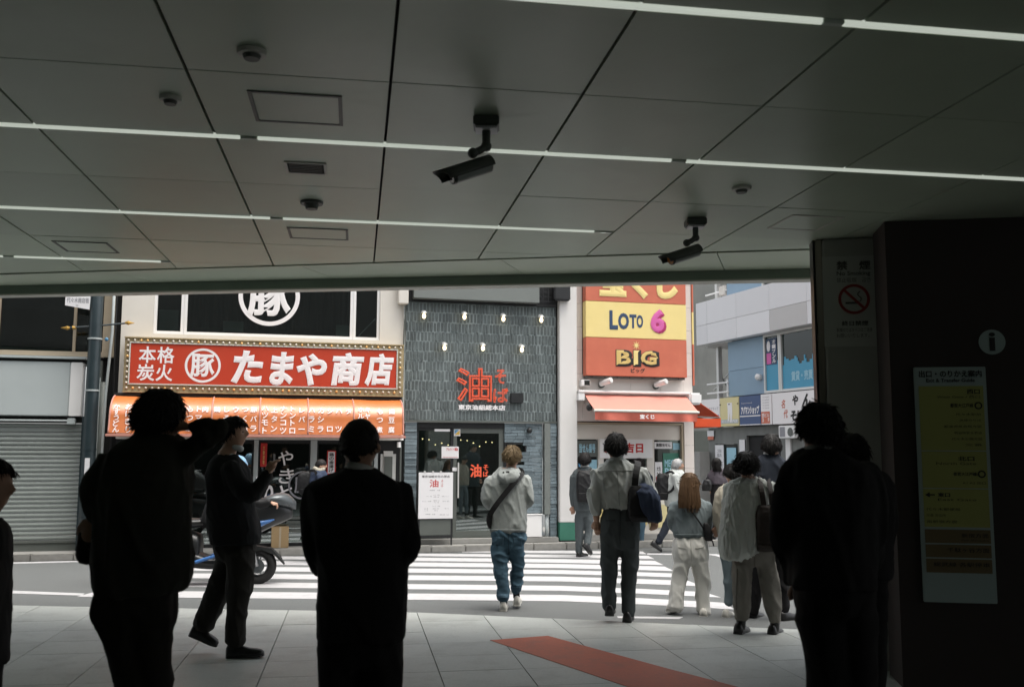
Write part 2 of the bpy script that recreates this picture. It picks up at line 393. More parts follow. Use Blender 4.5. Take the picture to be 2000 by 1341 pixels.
for i in range(-10, 8):
    for j in range(-10, 10):
        x0, y0 = 0.6115 + i*TL, 7.46 + j*TG
        if y0 < 2.6: continue
        gp = 0.0035
        poly = curbclip([(x0+gp, y0+gp*0.5), (x0+TL-gp, y0+gp*0.5), (x0+TL-gp, y0+TG-gp*0.5), (x0+gp, y0+TG-gp*0.5)])
        if len(poly) < 3: continue
        MB().prism(poly, 'z', -0.03, random.uniform(-0.0012, 0.0012)).build('paving_tile', M['tile'], plz); NT += 1
MB().box(-16, 14, -12, 2.43, -0.03, -0.004).build('rear_paving', M['tile'], plz)
pts = [atZ(957,1250,0), atZ(1070,1241.5,0), atZ(1302,1305,0), atZ(1440,1341,0), atZ(1700,1420,0), atZ(1460,1420,0), atZ(1226,1341,0), atZ(1120,1305,0)]
mk = MB().prism([(p.x, p.y) for p in pts], 'z', 0.002, 0.0045).build('floor_marking', M['redpaint'], None, WLD, (pts[0].x, pts[0].y, 0))
tag(mk, 'red painted marking on the grey paving by the kerb', 'floor marking')

# crosswalk: each stripe a painted sheet on the road
def stripe(pxs, name='crosswalk_stripe', z=-0.096):
    P = [atZ(x, y, -0.10) for x, y in pxs]
    b = MB().prism([(p.x, p.y) for p in P], 'z', -0.099, z); return b.build(name, M['stripe'], road)
LS = [(1079,1083),(1086.3,1092),(1095.7,1103),(1107.5,1115.8),(1121.2,1130.6),(1137.7,1148),(1156.5,1168.9)]   # at x = 580
RS = [(1083,1088.4),(1091.5,1098.6),(1101.1,1109),(1113,1120.6),(1125.8,1135),(1143.8,1153.3),(1161.6,1173.6)] # at x = 1096
RE = [(1266,1278),(1279,1296),(1298,1316),(1322,1345),(1345,1372),(1374,1408),(1412,1436)]                      # right ends (top, bottom edge)
LE = [(440,432),(425,414),(398,385),(372,355),(330,305),(270,235),(196,150)]
for k in range(7):
    a, b = LS[k], RS[k]
    def ey(x, e):
        t = (x-580)/516.0; cur = 0.0
        return a[e] + (b[e]-a[e])*t + (6.5e-6*(k+1)*(x-580)*(x-1096) if x > 1096 else 0)
    top = [(LE[k][0], ey(LE[k][0], 0)), (580, a[0]), (1096, b[0]), (1250, ey(1250,0)), (RE[k][0], ey(RE[k][0], 0))]
    bot = [(RE[k][1], ey(RE[k][1], 1)), (1250, ey(1250,1)), (1096, b[1]), (580, a[1]), (LE[k][1], ey(LE[k][1], 1))]
    stripe(top+bot)
stripe([(906,1073.6),(1020,1074.6),(1096,1075.1),(1255,1076.6),(1262,1081.5),(1096,1080),(1020,1079.3),(902,1078)])
stripe([(1264,1080.2),(1400,1081.8),(1402,1084),(1264,1082.6)], 'edge_line')
stripe([(1376,1081.8),(1406,1082.6),(1418,1088),(1424,1095),(1414,1090),(1398,1085.5)], 'edge_line', -0.0955)
stripe([(1205,1203.3),(1334,1204.6),(1326,1208.6),(1207,1206.6)], 'edge_line')
stripe([(-40,1150.6),(165,1158.6),(160,1162.8),(-40,1156.5)], 'edge_line')
stripe([(-40,1099.2),(200,1093.6),(200,1096),(-40,1102)], 'edge_line')

fp = thing('far_pavement', None, None, FAC, (0, 0, 0)); fp['kind'] = 'structure'
MB().box(-40, 3.62, -0.30, 3, -0.11, 0.0).build('slab', M['concrete'], fp)
u = -11.0
while u < 3.5:
    w_ = random.uniform(0.56, 0.62); h_ = random.uniform(-0.006, 0.006)
    if 1.25 < u < 3.2: h_ += 0.0
    MB().bevbox(u+0.004, u+w_-0.004, -0.46+random.uniform(-.006,.006), -0.302, -0.105, 0.004+h_, 0.012).build('kerb_stone', M['kerb'], fp); u += w_

# ------------------------------------------------------------------ station: ceiling, beam, pillar, walls
ZC = 3.15
ceil = thing('station_ceiling', None, None, STA, (0, 0, ZC)); ceil['kind'] = 'structure'
eA, eB = toS((-4.383, 8.586)), toS((2.406, 7.43))
ed = (eB[0]-eA[0], eB[1]-eA[1]); eA2 = (eA[0]-ed[0]*2, eA[1]-ed[1]*2); eB2 = (eB[0]+ed[0]*0.25, eB[1]+ed[1]*0.25)
fA, fB = toS((-4.711, 9.242)), toS((2.661, 8.235)); fd = (fB[0]-fA[0], fB[1]-fA[1]); fA2 = (fA[0]-fd[0]*2, fA[1]-fd[1]*2); fB2 = (fB[0]+fd[0]*0.6, fB[1]+fd[1]*0.6)
def below(poly, a, b): return clip(poly, b, a)
MB().prism(below([(-16,-12),(14,-12),(14,20),(-16,20)], fA2, fB2), 'z', 3.19, 3.45).build('backing', M['joint'], ceil)
DL, L0, G0, DG = 0.8615, 0.1154, 3.19, 0.872
for i in range(-9, 6):
    for j in range(-3, 8):
        x0, x1 = L0+i*DL, L0+(i+1)*DL; y0, y1 = G0+j*DG, G0+(j+1)*DG
        lit = lambda jj: (jj % 2 == 0)
        ya = y0 + (0.030 if lit(j) else 0.003); yb = y1 - (0.030 if lit(j+1) else 0.003)
        # beyond the end of a light row its slot is a plain joint
        if lit(j) and ((j == 4 and x0 > 1.6) or (j == 6 and x0 > -1.7)): ya = y0+0.003
        if lit(j+1) and ((j+1 == 4 and x0 > 1.6) or (j+1 == 6 and x0 > -1.7)): yb = y1-0.003
        p = below([(x0+0.007, ya), (x1-0.007, ya), (x1-0.007, yb), (x0+0.007, yb)], eA2, eB2)
        if len(p) < 3: continue
        dz_ = random.uniform(-.0015, .0015); MB().prism(p, 'z', ZC+dz_, ZC+0.02).build('ceiling_panel', M['panel'], ceil)
MB().box(-16, 14, -12, G0-3*DG-0.01, ZC, ZC+0.02).build('rear_ceiling', M['panel'], ceil)
# outer soffit strip between the gap and the beam
ex_ = Vector((ed[0], ed[1])).normalized(); nrm = Vector((-ex_.y, ex_.x))
tt = -9.0
cuts = [-9.0, -7.2, -5.4, -3.62, -1.84, -0.06, 1.72, 3.4, 5.2]
for a_, b_ in zip(cuts[:-1], cuts[1:]):
    def qe(t, off): return (eA[0]+ex_.x*(t+4.4)+nrm.x*off, eA[1]+ex_.y*(t+4.4)+nrm.y*off)
    fx = Vector((fd[0], fd[1])).normalized()
    poly = [qe(a_+0.004, 0.045), qe(b_-0.004, 0.045), qe(b_-0.004+0.25, 2.0), qe(a_+0.004+0.25, 2.0)]
    poly = below(poly, fA2, fB2)
    if len(poly) > 2: MB().prism(poly, 'z', ZC-0.004, ZC+0.02).build('soffit_panel', M['soffit'], ceil)
bm_ = thing('edge_beam', 'dark green beam along the outer edge of the station ceiling', 'beam', STA, (fA[0], fA[1], 3.06))
fn = Vector((-fd[1], fd[0])).normalized()
def beampoly(o0, o1): return [(fA2[0]+fn.x*o0, fA2[1]+fn.y*o0), (fB2[0]+fn.x*o0, fB2[1]+fn.y*o0), (fB2[0]+fn.x*o1, fB2[1]+fn.y*o1), (fA2[0]+fn.x*o1, fA2[1]+fn.y*o1)]
MB().prism(beampoly(0.002, 0.12), 'z', 3.066, 3.6).build('web', M['beam'], bm_)
MB().prism(beampoly(-0.01, 0.14), 'z', 3.048, 3.0635).build('lower_lip', M['lip'], bm_)  # paler than the web: street light on the lip is in its colour
# upper storeys over the canopy, back and side walls (keep the hall dark)
upb = thing('station_building', 'station building above and behind the covered forecourt', 'building', STA, (0, -12, 0))
MB().prism(beampoly(-14.0, 0.10), 'z', 3.62, 3.72).build('canopy_roof', M['concrete'], upb); MB().prism(beampoly(-14.0, -5.5), 'z', 3.722, 9.5).build('upper_storey', M['concrete'], upb)
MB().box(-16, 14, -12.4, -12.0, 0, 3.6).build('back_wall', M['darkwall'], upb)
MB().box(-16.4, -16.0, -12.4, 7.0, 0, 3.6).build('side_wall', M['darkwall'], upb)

pc = atZ(1606, 466, ZC)
PIL = Frame((pc.x, pc.y, 0), math.radians(-9.67))     # pillar and wall follow the line of the beam
PG = 0.0
PL, PR = 0.0, onp(PIL, PG, 1737, 700).x+0.25
pil = thing('pillar', 'grey square pillar at the right end of the opening with a no smoking notice', 'pillar', PIL, (0, 0, 0))
MB().bevbox(PL, PR, PG, PG+0.30, 0, ZC-0.002, 0.01).build('shaft', M['pillar'], pil)
po = thing('steel_post', 'narrow weathered steel post running up beside the grey pillar', 'post', PIL, (PL-0.05, PG+0.02, 0))
MB().bevbox(PL-0.050, PL-0.004, PG+0.02, PG+0.20, 0, ZC-0.002, 0.006).build('post', M['steel'], po)
MB().box(PL-0.068, PL-0.052, PG+0.04, PG+0.20, 0, ZC-0.002).build('edge_strip', M['black'], po)
WG = PG-0.50
wl0 = onp(PIL, WG, 1738, 700).x
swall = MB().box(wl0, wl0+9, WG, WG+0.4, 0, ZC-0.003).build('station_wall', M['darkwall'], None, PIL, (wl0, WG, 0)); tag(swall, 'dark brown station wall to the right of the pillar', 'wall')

# strip lights in the ceiling slots
LAB = ['nearest strip light row, showing in the top right corner of the ceiling', 'longest strip light row crossing the whole ceiling behind the camera mounts', 'strip light row ending short of the second camera', 'short strip light row at the far left by the beam']
caps = [-7.5, -5.2, -2.9, -0.58, 1.73, 4.02, 6.3]
for k, (gk, xe) in enumerate([(3.19, 6.3), (4.934, 6.3), (6.678, 1.78), (8.422, -1.64)]):
    st = thing('strip_light', LAB[k], 'strip light', STA, (caps[0], gk, ZC), 'strip light rows in the ceiling')
    xs = -7.4
    MB().box(xs, xe, gk-0.028, gk+0.028, ZC+0.012, ZC+0.03).build('slot_tray', M['slot'], st)
    cp = [c for c in caps if xs < c < xe] + [xe]
    prev = xs
    for c in cp:
        MB().tube([(prev+0.045, gk, ZC+0.004), (c-0.045, gk, ZC+0.004)], 0.0155, 12).build('tube_cover', M['tube'], st, smooth=True)
        MB().bevbox(c-0.043, c+0.043, gk-0.0165, gk+0.0165, ZC-0.009, ZC+0.011, 0.004).build('end_cap', M['tubecap'], st)
        prev = c

# ceiling fittings
def hatch(label, pts, group, light=False):
    P = [toS(tuple(atZ(x, y, ZC))[:2]) for x, y in pts]
    x0, x1 = min(p[0] for p in P), max(p[0] for p in P); y0, y1 = min(p[1] for p in P), max(p[1] for p in P)
    h = thing('ceiling_hatch', label, 'hatch', STA, (x0, y0, ZC), group)
    w_ = 0.018
    for nm, a in (('frame', (x0, x1, y0, y0+w_)), ('frame', (x0, x1, y1-w_, y1)), ('frame', (x0, x0+w_, y0+w_+.001, y1-w_-.001)), ('frame', (x1-w_, x1, y0+w_+.001, y1-w_-.001))):
        MB().box(a[0], a[1], a[2], a[3], ZC-0.006, ZC-0.001).build(nm, M['slot'] if not light else M['lip'], h)
    MB().box(x0+w_+.004, x1-w_-.004, y0+w_+.004, y1-w_-.004, ZC-0.004, ZC-0.0012).build('cover', M['panel'], h)
hatch('large framed ceiling hatch left of the nearer surveillance camera', [(484,176),(668,190),(665,243),(500,235)], 'ceiling hatches')
hatch('small framed ceiling hatch below the round grey detector', [(560,443),(680,450),(676,468),(570,462)], 'ceiling hatches')
hatch('faint ceiling hatch near the short strip light at far left', [(110,470),(215,478),(230,492),(130,490)], 'ceiling hatches')
hatch('dim ceiling hatch beside the pillar', [(1545,420),(1640,423),(1600,447),(1515,446)], 'ceiling hatches', True)
P = [toS(tuple(atZ(x, y, ZC))[:2]) for x, y in [(560,316),(632,320),(628,338),(566,334)]]
x0, x1, y0, y1 = P[0][0], P[1][0], P[2][1], P[0][1]
y0, y1 = min(y0, y1), max(y0, y1)
vt = thing('ceiling_vent', 'dark rectangular air vent in the ceiling with pale rim', 'vent', STA, (x0, y0, ZC))
MB().box(x0, x1, y0, y1, ZC-0.003, ZC-0.001).build('opening', M['joint'], vt)
for s_ in range(6):
    yy = y0 + (s_+0.5)*(y1-y0)/6
    MB().box(x0+.01, x1-.01, yy-.006, yy+.004, ZC-0.010, ZC-0.004).build('louvre', M['slot'], vt)
for a in ((x0-.015, x1+.015, y0-.015, y0), (x0-.015, x1+.015, y1, y1+.015), (x0-.015, x0, y0, y1), (x1, x1+.015, y0, y1)):
    MB().box(*a, ZC-0.008, ZC-0.001).build('rim', M['lip'], vt)
def detector(label, px, py, r, kind):
    c = toS(tuple(atZ(px, py, ZC))[:2])
    d = thing('ceiling_detector', label, 'detector', STA, (c[0], c[1], ZC), 'ceiling detectors')
    MB().cyl((c[0], c[1], ZC-0.001), (c[0], c[1], ZC-0.018), r, r*0.94, 24).build('base', M['lip'] if kind != 2 else M['slot'], d, smooth=False)
    MB().cyl((c[0], c[1], ZC-0.0185), (c[0], c[1], ZC-0.05 if kind == 2 else ZC-0.035), r*0.62, r*0.5, 20).build('cap', M['slot'], d)
detector('round smoke detector in the dark top left of the ceiling', 492, 100, 0.06, 0)
detector('small detector in the dim ceiling left of the large hatch', 333, 190, 0.05, 0)
detector('dark round detector on the ceiling between vent and small hatch', 609, 394, 0.075, 2)
detector('round recessed detector on the ceiling right of the cameras', 1448, 366, 0.06, 1)

# surveillance cameras
M['cambody'] = mat('camera_housing', (0.085,0.095,0.085), 0.4, 0.1)
M['camlow'] = mat('camera_underside', (0.30,0.33,0.31), 0.35, 0.05)
M['camplate'] = mat('camera_base_white', (0.55,0.56,0.58), 0.4, 0.05)
M['lens'] = mat('dark_lens', (0.01,0.012,0.015), 0.05, spec=0.8)
M['lensorange'] = mat('orange_lens_cover', (0.55,0.22,0.05), 0.3)
def cctv(label, bpx, bpy_, hpx, fpx, bsz, lensm):
    bp_ = atZ(bpx[0], bpx[1], ZC); Y0 = bp_.y
    rear, front = atY(*hpx, Y0), atY(*fpx, Y0-0.10)
    c = thing('surveillance_camera', label, 'camera', WLD, tuple(bp_), 'surveillance cameras hanging from the ceiling')
    MB().bevbox(bp_.x-bsz, bp_.x+bsz, bp_.y-bsz, bp_.y+bsz, ZC-0.05, ZC-0.001, 0.006).build('mount_box', M['cambody'], c)
    MB().bevbox(bp_.x-bsz*0.85, bp_.x+bsz*0.85, bp_.y-bsz*0.85, bp_.y+bsz*0.85, ZC-0.062, ZC-0.0505, 0.004).build('mount_plate', M['camplate'], c)
    mid = rear.lerp(front, 0.28); ax = (front-rear).normalized(); up = Vector((0,0,1)) - ax*ax.z; up.normalize()
    j = mid + up*0.075
    top = Vector((bp_.x, bp_.y, ZC-0.06)); kn = top.lerp(Vector((bp_.x, bp_.y, j.z)), 0.62)
    MB().tube([top, kn, kn.lerp(j, 0.5)+Vector((0,0,-0.004)), j], [0.021, 0.021, 0.019, 0.017], 14).build('arm', M['cambody'], c, smooth=True)
    MB().sphere(kn, 0.027).build('elbow_joint', M['cambody'], c, smooth=True)
    MB().sphere(j, 0.026).build('tilt_joint', M['cambody'], c, smooth=True)
    side = ax.cross(up)
    MB().tube([rear, rear.lerp(front, 0.96)], 0.038, 20).build('housing', M['camlow'], c, smooth=False)
    MB().tube([rear.lerp(front, 0.955), front], [0.040, 0.038], 20).build('front_ring', M['cambody'], c)
    MB().tube([front+ax*0.001, front+ax*0.006], [0.031, 0.029], 20).build('lens', lensm, c)
    # sun shield: upper half shell reaching forward
    b = MB(); n = 12; ring_ = []
    for t, (e, rr) in enumerate([(-0.012, .048), (0.10, .048), (0.22, .048), (0.28, .048)]):
        for k in range(n+1):
            th = math.radians(-14 + 208*k/n)
            fwd = 0.05*max(0, math.sin(th))**2 if t == 3 else 0
            p = rear + ax*(e*(front-rear).length/0.24 + fwd) + (side*math.cos(th) + up*math.sin(th))*rr
            b.v.append(tuple(p))
    for t in range(3):
        for k in range(n): b.f.append((t*(n+1)+k, t*(n+1)+k+1, (t+1)*(n+1)+k+1, (t+1)*(n+1)+k))
    o = b.build('sun_shield', M['cambody'], c, smooth=True)
    md = o.modifiers.new('s', 'SOLIDIFY'); md.thickness = 0.004
cctv('nearer surveillance camera with dark lens hanging near the middle of the ceiling', (950, 232), 0, (954, 322), (882, 345), 0.062, M['lens'])
cctv('farther surveillance camera with orange lens cover hanging near the pillar', (1358, 428), 0, (1362, 490), (1310, 507), 0.068, M['lensorange'])

# notices on pillar and wall
def pl_rect(g, x0, y0, x1, y1):
    a = onp(PIL, g, x0, (y0+y1)/2); b = onp(PIL, g, x1, (y0+y1)/2); c = onp(PIL, g, (x0+x1)/2, y0); d = onp(PIL, g, (x0+x1)/2, y1)
    return a.x, b.x, d.z, c.z
x0, x1, z0, z1 = pl_rect(PG, 1608, 500, 1730, 676)
ns = thing('no_smoking_notice', 'grey no smoking notice with red prohibition ring on the pillar', 'notice', PIL, (x0, PG, z0))
M['noticegrey'] = mat('notice_grey', (0.52,0.54,0.51), 0.5, 0.05); M['noticered'] = mat('prohibition_red', (0.30,0.04,0.035), 0.5); M['noticeink'] = mat('notice_ink', (0.09,0.085,0.08), 0.6)
MB().box(x0, x1, PG-0.006, PG-0.0015, z0, z1).build('sheet', M['noticegrey'], ns)
def nt_(s, a0, a1, b0, b1, bold=0.02, m=None):
    r = pl_rect(PG-0.007, a0, b0, a1, b1); text(s, m or M['noticeink'], ns, r[0], r[1], r[2], r[3], PG-0.0075, bold)
nt_('禁　煙', 1633, 1700, 509, 527, 0.03); nt_('No Smoking', 1634, 1700, 529, 540); nt_('禁止吸烟　금연', 1634, 1700, 542, 551, 0.0)
cc = onp(PIL, PG-0.007, 1668, 584); rr = abs(onp(PIL, PG-0.007, 1699, 584).x-cc.x)
ring(M['noticered'], ns, cc.x, cc.z, rr*0.82, rr, PG-0.0075, name='prohibition_ring')
b = MB(); t = rr*0.09; d7 = 0.7071
b.add([(cc.x-rr*.62-t*d7, PG-.011, cc.z+rr*.62-t*d7), (cc.x+rr*.62-t*d7, PG-.011, cc.z-rr*.62-t*d7), (cc.x+rr*.62+t*d7, PG-.011, cc.z-rr*.62+t*d7), (cc.x-rr*.62+t*d7, PG-.011, cc.z+rr*.62+t*d7)], [(0,1,2,3)]); b.build('slash', M['noticered'], ns)
MB().box(cc.x-rr*.55, cc.x+rr*.3, PG-.0095, PG-.0085, cc.z-rr*.32, cc.z-rr*.18).build('cigarette', M['noticeink'], ns)
sm = [(cc.x+rr*(.35+.12*math.sin(i*1.1)), PG-.009, cc.z-rr*.15+i*rr*.11) for i in range(7)]
MB().tube(sm, rr*.035, 6).build('smoke', M['noticeink'], ns)
nt_('終日禁煙', 1644, 1696, 626, 636, 0.03); nt_('駅構内ではタバコはご遠慮', 1634, 1704, 640, 648, 0.0); nt_('お願いいたします。', 1634, 1698, 651, 659, 0.0)

x0, x1, z0, z1 = pl_rect(WG, 1793, 717, 1934, 1175)
gd = thing('exit_guide_board', 'tall yellow exit and transfer guide board on the dark right wall', 'sign', PIL, (x0, WG, z0))
MB().bevbox(x0, x1, WG-0.03, WG-0.002, z0, z1, 0.004).build('board', M['guidewhite'], gd)
H_ = z1-z0; W_ = x1-x0; yy = WG-0.034
fx_ = lambda t: x0+W_*t; fz_ = lambda t: z1-H_*t
text('出口・のりかえ案内', M['letblack'], gd, fx_(.06), fx_(.94), fz_(.045), fz_(.014), yy, 0.03); text('Exit & Transfer Guide', M['letblack'], gd, fx_(.16), fx_(.84), fz_(.066), fz_(.050), yy, 0.02)
for a, b_ in ((.083, .36), (.364, .52), (.524, .685)):
    MB().box(fx_(.05), fx_(.95), yy+0.0005, yy+0.003, fz_(b_), fz_(a)).build('yellow_panel', M['yellowsign'], gd)
for a, b_ in ((.695, .752), (.758, .812), (.818, .876)):
    MB().box(fx_(.05), fx_(.95), yy+0.0005, yy+0.003, fz_(b_), fz_(a)).build('brown_panel', M['guidebrown'], gd)
yk = yy-0.001
for s_, a0, a1, t0, t1, bo in (('西口', .72, .90, .098, .118, .03), ('West Gate / 西口', .30, .90, .124, .136, 0), ('都営大江戸線', .48, .80, .158, .176, .02), ('代々木駅前', .55, .90, .200, .211, 0), ('JR線のりば', .60, .90, .226, .237, 0), ('都道府県会館方面', .38, .90, .252, .263, 0), ('明治神宮北参道', .52, .90, .279, .290, 0), ('代々木公園方面', .48, .90, .305, .316, 0), ('交番', .66, .90, .330, .341, 0),
    ('北口', .55, .78, .385, .404, .03), ('North Gate', .25, .80, .410, .421, 0), ('都営大江戸線', .48, .80, .452, .468, .02), ('A1 A2 出口', .60, .92, .492, .503, 0), ('東口', .25, .42, .540, .558, .03), ('East Gate', .25, .78, .564, .574, 0), ('代々木郵便局', .08, .55, .604, .616, 0), ('交番 派出所', .08, .35, .630, .641, 0), ('南新宿方面', .08, .50, .656, .668, 0),
    ('新宿方面', .55, .92, .710, .728, .01), ('For Shinjuku', .55, .92, .735, .744, 0), ('千駄ヶ谷方面', .35, .92, .770, .790, .01), ('総武線 各駅停車', .15, .92, .832, .850, .01)):
    text(s_, M['letblack'], gd, fx_(a0), fx_(a1), fz_(t1), fz_(t0), yk, bo)
for tz in (.168, .46): ring(M['letblack'], gd, fx_(.87), fz_(tz), W_*.035, W_*.055, yk, 24, 'line_symbol', 0.001)
MB().prism([(fx_(.07), fz_(.549)), (fx_(.14), fz_(.538)), (fx_(.14), fz_(.546)), (fx_(.21), fz_(.546)), (fx_(.21), fz_(.552)), (fx_(.14), fz_(.552)), (fx_(.14), fz_(.56))], 'y', yk-0.001, yk).build('arrow', M['letblack'], gd)
x0, x1, z0, z1 = pl_rect(WG, 1911, 642, 1963, 694)
inf = thing('information_sign', 'round pale information symbol with a letter i on the dark wall', 'sign', PIL, ((x0+x1)/2, WG, z0))
disc(M['guidewhite'], inf, (x0+x1)/2, (z0+z1)/2, (x1-x0)/2, WG-0.003, name='disc'); text('i', M['letblack'], inf, (x0+x1)/2-.020, (x0+x1)/2+.020, z0+.03, z1-.025, WG-0.011, 0.025)
# ------------------------------------------------------------------ shop fronts opposite (FAC frame: x along, y into the building, z up)
def wallset(parent, m, x0, x1, y0, y1, z0, z1, holes, name='wall'):
    """wall slab with rectangular openings, cut into blocks around them"""
    xs = sorted({x0, x1, *[h[0] for h in holes], *[h[1] for h in holes]}); zs = sorted({z0, z1, *[h[2] for h in holes], *[h[3] for h in holes]})
    b = MB()
    vid = {}
    solid = lambda i, j: not any(h[0]-1e-6 <= (xs[i]+xs[i+1])/2 <= h[1]+1e-6 and h[2] <= (zs[j]+zs[j+1])/2 <= h[3] for h in holes)
    def V(x, y, z):
        k = (round(x,5), round(y,5), round(z,5))
        if k not in vid: vid[k] = len(b.v); b.v.append(k)
        return vid[k]
    nx, nz = len(xs)-1, len(zs)-1
    for i in range(nx):
        for j in range(nz):
            if not solid(i, j): continue
            a, c, d, e = xs[i], xs[i+1], zs[j], zs[j+1]
            b.f.append((V(a,y0,d), V(c,y0,d), V(c,y0,e), V(a,y0,e))); b.f.append((V(a,y1,d), V(a,y1,e), V(c,y1,e), V(c,y1,d)))
            if i == 0 or not solid(i-1, j): b.f.append((V(a,y0,d), V(a,y0,e), V(a,y1,e), V(a,y1,d)))
            if i == nx-1 or not solid(i+1, j): b.f.append((V(c,y0,d), V(c,y1,d), V(c,y1,e), V(c,y0,e)))
            if j == 0 or not solid(i, j-1): b.f.append((V(a,y0,d), V(a,y1,d), V(c,y1,d), V(c,y0,d)))
            if j == nz-1 or not solid(i, j+1): b.f.append((V(a,y0,e), V(c,y0,e), V(c,y1,e), V(a,y1,e)))
    return b.build(name, m, parent)
def winframe(parent, m, x0, x1, z0, z1, y, w=0.05, d=0.06, name='window_frame'):
    b = MB(); b.box(x0, x1, y, y+d, z0, z0+w); b.box(x0, x1, y, y+d, z1-w, z1); b.box(x0, x0+w, y+.001, y+d-.001, z0+w, z1-w); b.box(x1-w, x1, y+.001, y+d-.001, z0+w, z1-w)
    return b.build(name, m, parent)
TOP = 7.0
# --- izakaya building
iz = thing('izakaya_building', 'cream walled building over the orange awning with wide dark upstairs window', 'building', FAC, (-4.1, 0, 0))
wallset(iz, M['cream'], -6.41, -1.875, 0, 0.22, 1.72, TOP, [(-5.93, -2.31, 3.40, 4.95)])
for (a, c) in ((-5.93, -5.47), (-5.47, -2.76), (-2.76, -2.31)):
    f_ = winframe(iz, M['white'], a+.002, c-.002, 3.402, 4.948, 0.03, 0.045, 0.07)
    MB().box(a+.05, c-.05, 0.07, 0.076, 3.45, 4.90).build('pane', M['glass'], f_)
b = MB(); n = 150; vs_ = []; 
for i in range(n+1):
    x = -5.42 + 2.6*i/n; y = 0.26 + 0.035*math.sin(i*0.9) + 0.012*math.sin(i*2.3)
    vs_ += [(x, y, 3.55), (x, y, 4.95)]
b.add(vs_, [(2*i, 2*i+2, 2*i+3, 2*i+1) for i in range(n)]); b.build('curtain', M['curtain'], iz, smooth=True)
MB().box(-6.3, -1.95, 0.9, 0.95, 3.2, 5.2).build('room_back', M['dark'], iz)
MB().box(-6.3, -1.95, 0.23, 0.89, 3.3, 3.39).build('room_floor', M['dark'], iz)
for (a, c, d, e) in ((-4.86, -4.54, 3.478, 3.65), (-3.04, -2.815, 3.465, 3.65), (-5.86, -5.56, 3.46, 3.80)):
    MB().box(a, c, 0.085, 0.089, d, e).build('window_notice', M['paperdim'], iz)
MB().tube([(-2.66, 0.10, 3.47), (-2.38, 0.10, 3.78)], 0.008, 6).build('stay_bar', M['white'], iz)
ring(M['signwhite'], iz, -4.14, 4.085, 0.425, 0.495, 0.064, 64, 'emblem_ring')
text('豚', M['signwhite'], iz, -4.49, -3.79, 3.74, 4.42, 0.062, 0.035, name='emblem_character')
# ground floor
wallset(iz, M['black'], -6.41, -1.875, 0.06, 0.12, 0.0, 1.715, [(-5.6, -4.32, 0.05, 1.66), (-4.22, -3.42, 0.05, 1.66), (-3.28, -2.36, 0.30, 1.66)], 'front_panel')
for (a, c) in ((-4.305, -4.235), (-3.405, -3.30), (-2.36, -2.30)):
    MB().bevbox(a, c, 0.02, 0.058, 0.0, 1.71, 0.004).build('door_post', M['lgrey'], iz)
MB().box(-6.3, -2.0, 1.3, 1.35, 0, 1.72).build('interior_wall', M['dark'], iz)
for (a, c) in ((-5.58, -4.34), (-4.20, -3.43), (-3.27, -2.37)):
    MB().box(a, c, 0.085, 0.091, 0.06 if a < -3.4 else 0.31, 1.65).build('glazing', M['glassd'], iz)
for s_, x, z in (('や', -3.80, 1.42), ('き', -3.78, 1.13), ('と', -3.80, 0.86), ('ん', -3.80, 0.60)):
    text(s_, M['signwhite'], iz, x-.12, x+.12, z-.12, z+.12, 0.055, 0.01, shear=0.15, name='brush_lettering')
text('り', M['signwhite'], iz, -4.12, -3.98, 0.70, 1.0, 0.055, 0.05, name='brush_lettering')
ring(M['letgrey'], iz, -3.52, 0.98, 0.20, 0.23, 0.055, 40, 'window_emblem')
text('豚', M['letgrey'], iz, -3.65, -3.39, 0.85, 1.11, 0.055, 0.02, name='window_emblem_character')
for k in range(5): MB().bevbox(-3.76, -3.44, 0.03, 0.058, 0.16+k*0.068, 0.205+k*0.068, 0.004).build('slat', M['lgrey'] if k == 0 else M['slot'], iz)
MB().bevbox(-2.255, -2.0, -0.02, 0.055, 0.62, 1.54, 0.05).build('rounded_panel', M['alu'], iz)
MB().box(-2.20, -2.06, -0.026, -0.021, 0.70, 1.45).build('panel_window', M['slot'], iz)
for (a, c, d, e, s_, tm, bm2) in ((-3.135, -2.99, 1.15, 1.545, '鶏の唐揚げ', M['letblack'], M['letred']), (-4.20, -4.10, 1.28, 1.66, '大衆酒場', M['letgold'], M['letred'])):
    p_ = thing('menu_poster', 'white strip poster with red border and vertical lettering in the izakaya window' if tm is M['letblack'] else 'narrow red strip poster with gold lettering beside the izakaya door post', 'poster', FAC, (a, 0.05, d), 'strip posters')
    MB().box(a, c, 0.040, 0.050, d, e).build('border', bm2, p_)
    if tm is M['letblack']: MB().box(a+.018, c-.018, 0.036, 0.0395, d+.02, e-.02).build('sheet', M['paper'], p_)
    text(vtext(s_), tm, p_, a+.035, c-.035, d+.035, e-.035, 0.034, 0.02)
MB().box(-2.86, -2.70, 0.03, 0.04, 0.98, 1.02).build('red_label', M['letred'], iz)
# --- red signboard with marquee bulbs
sg = thing('izakaya_signboard', 'long red signboard with white brush lettering in a gold frame of bulbs', 'sign', FAC, (-4.1, -0.30, 2.44))
X0, X1, Z0, Z1 = -6.30, -1.935, 2.435, 3.297; R0, R1, S0, S1 = -6.205, -2.058, 2.575, 3.20
MB().bevbox(X0, X1, -0.30, 0.0-.002, Z0, Z1, 0.012).build('frame', M['gold'], sg)
for a in ((X0, X1, Z0-.004, Z0+.018), (X0, X1, Z1-.018, Z1+.004)): MB().bevbox(a[0]-.004, a[1]+.004, -0.325, -0.301, a[2], a[3], 0.004).build('frame_rim', M['gold'], sg)
for a in ((R0-.022, R1+.022, S0-.022, S0-.002), (R0-.022, R1+.022, S1+.002, S1+.022)): MB().bevbox(a[0], a[1], -0.330, -0.301, a[2], a[3], 0.003).build('inner_rim', M['lip'], sg)
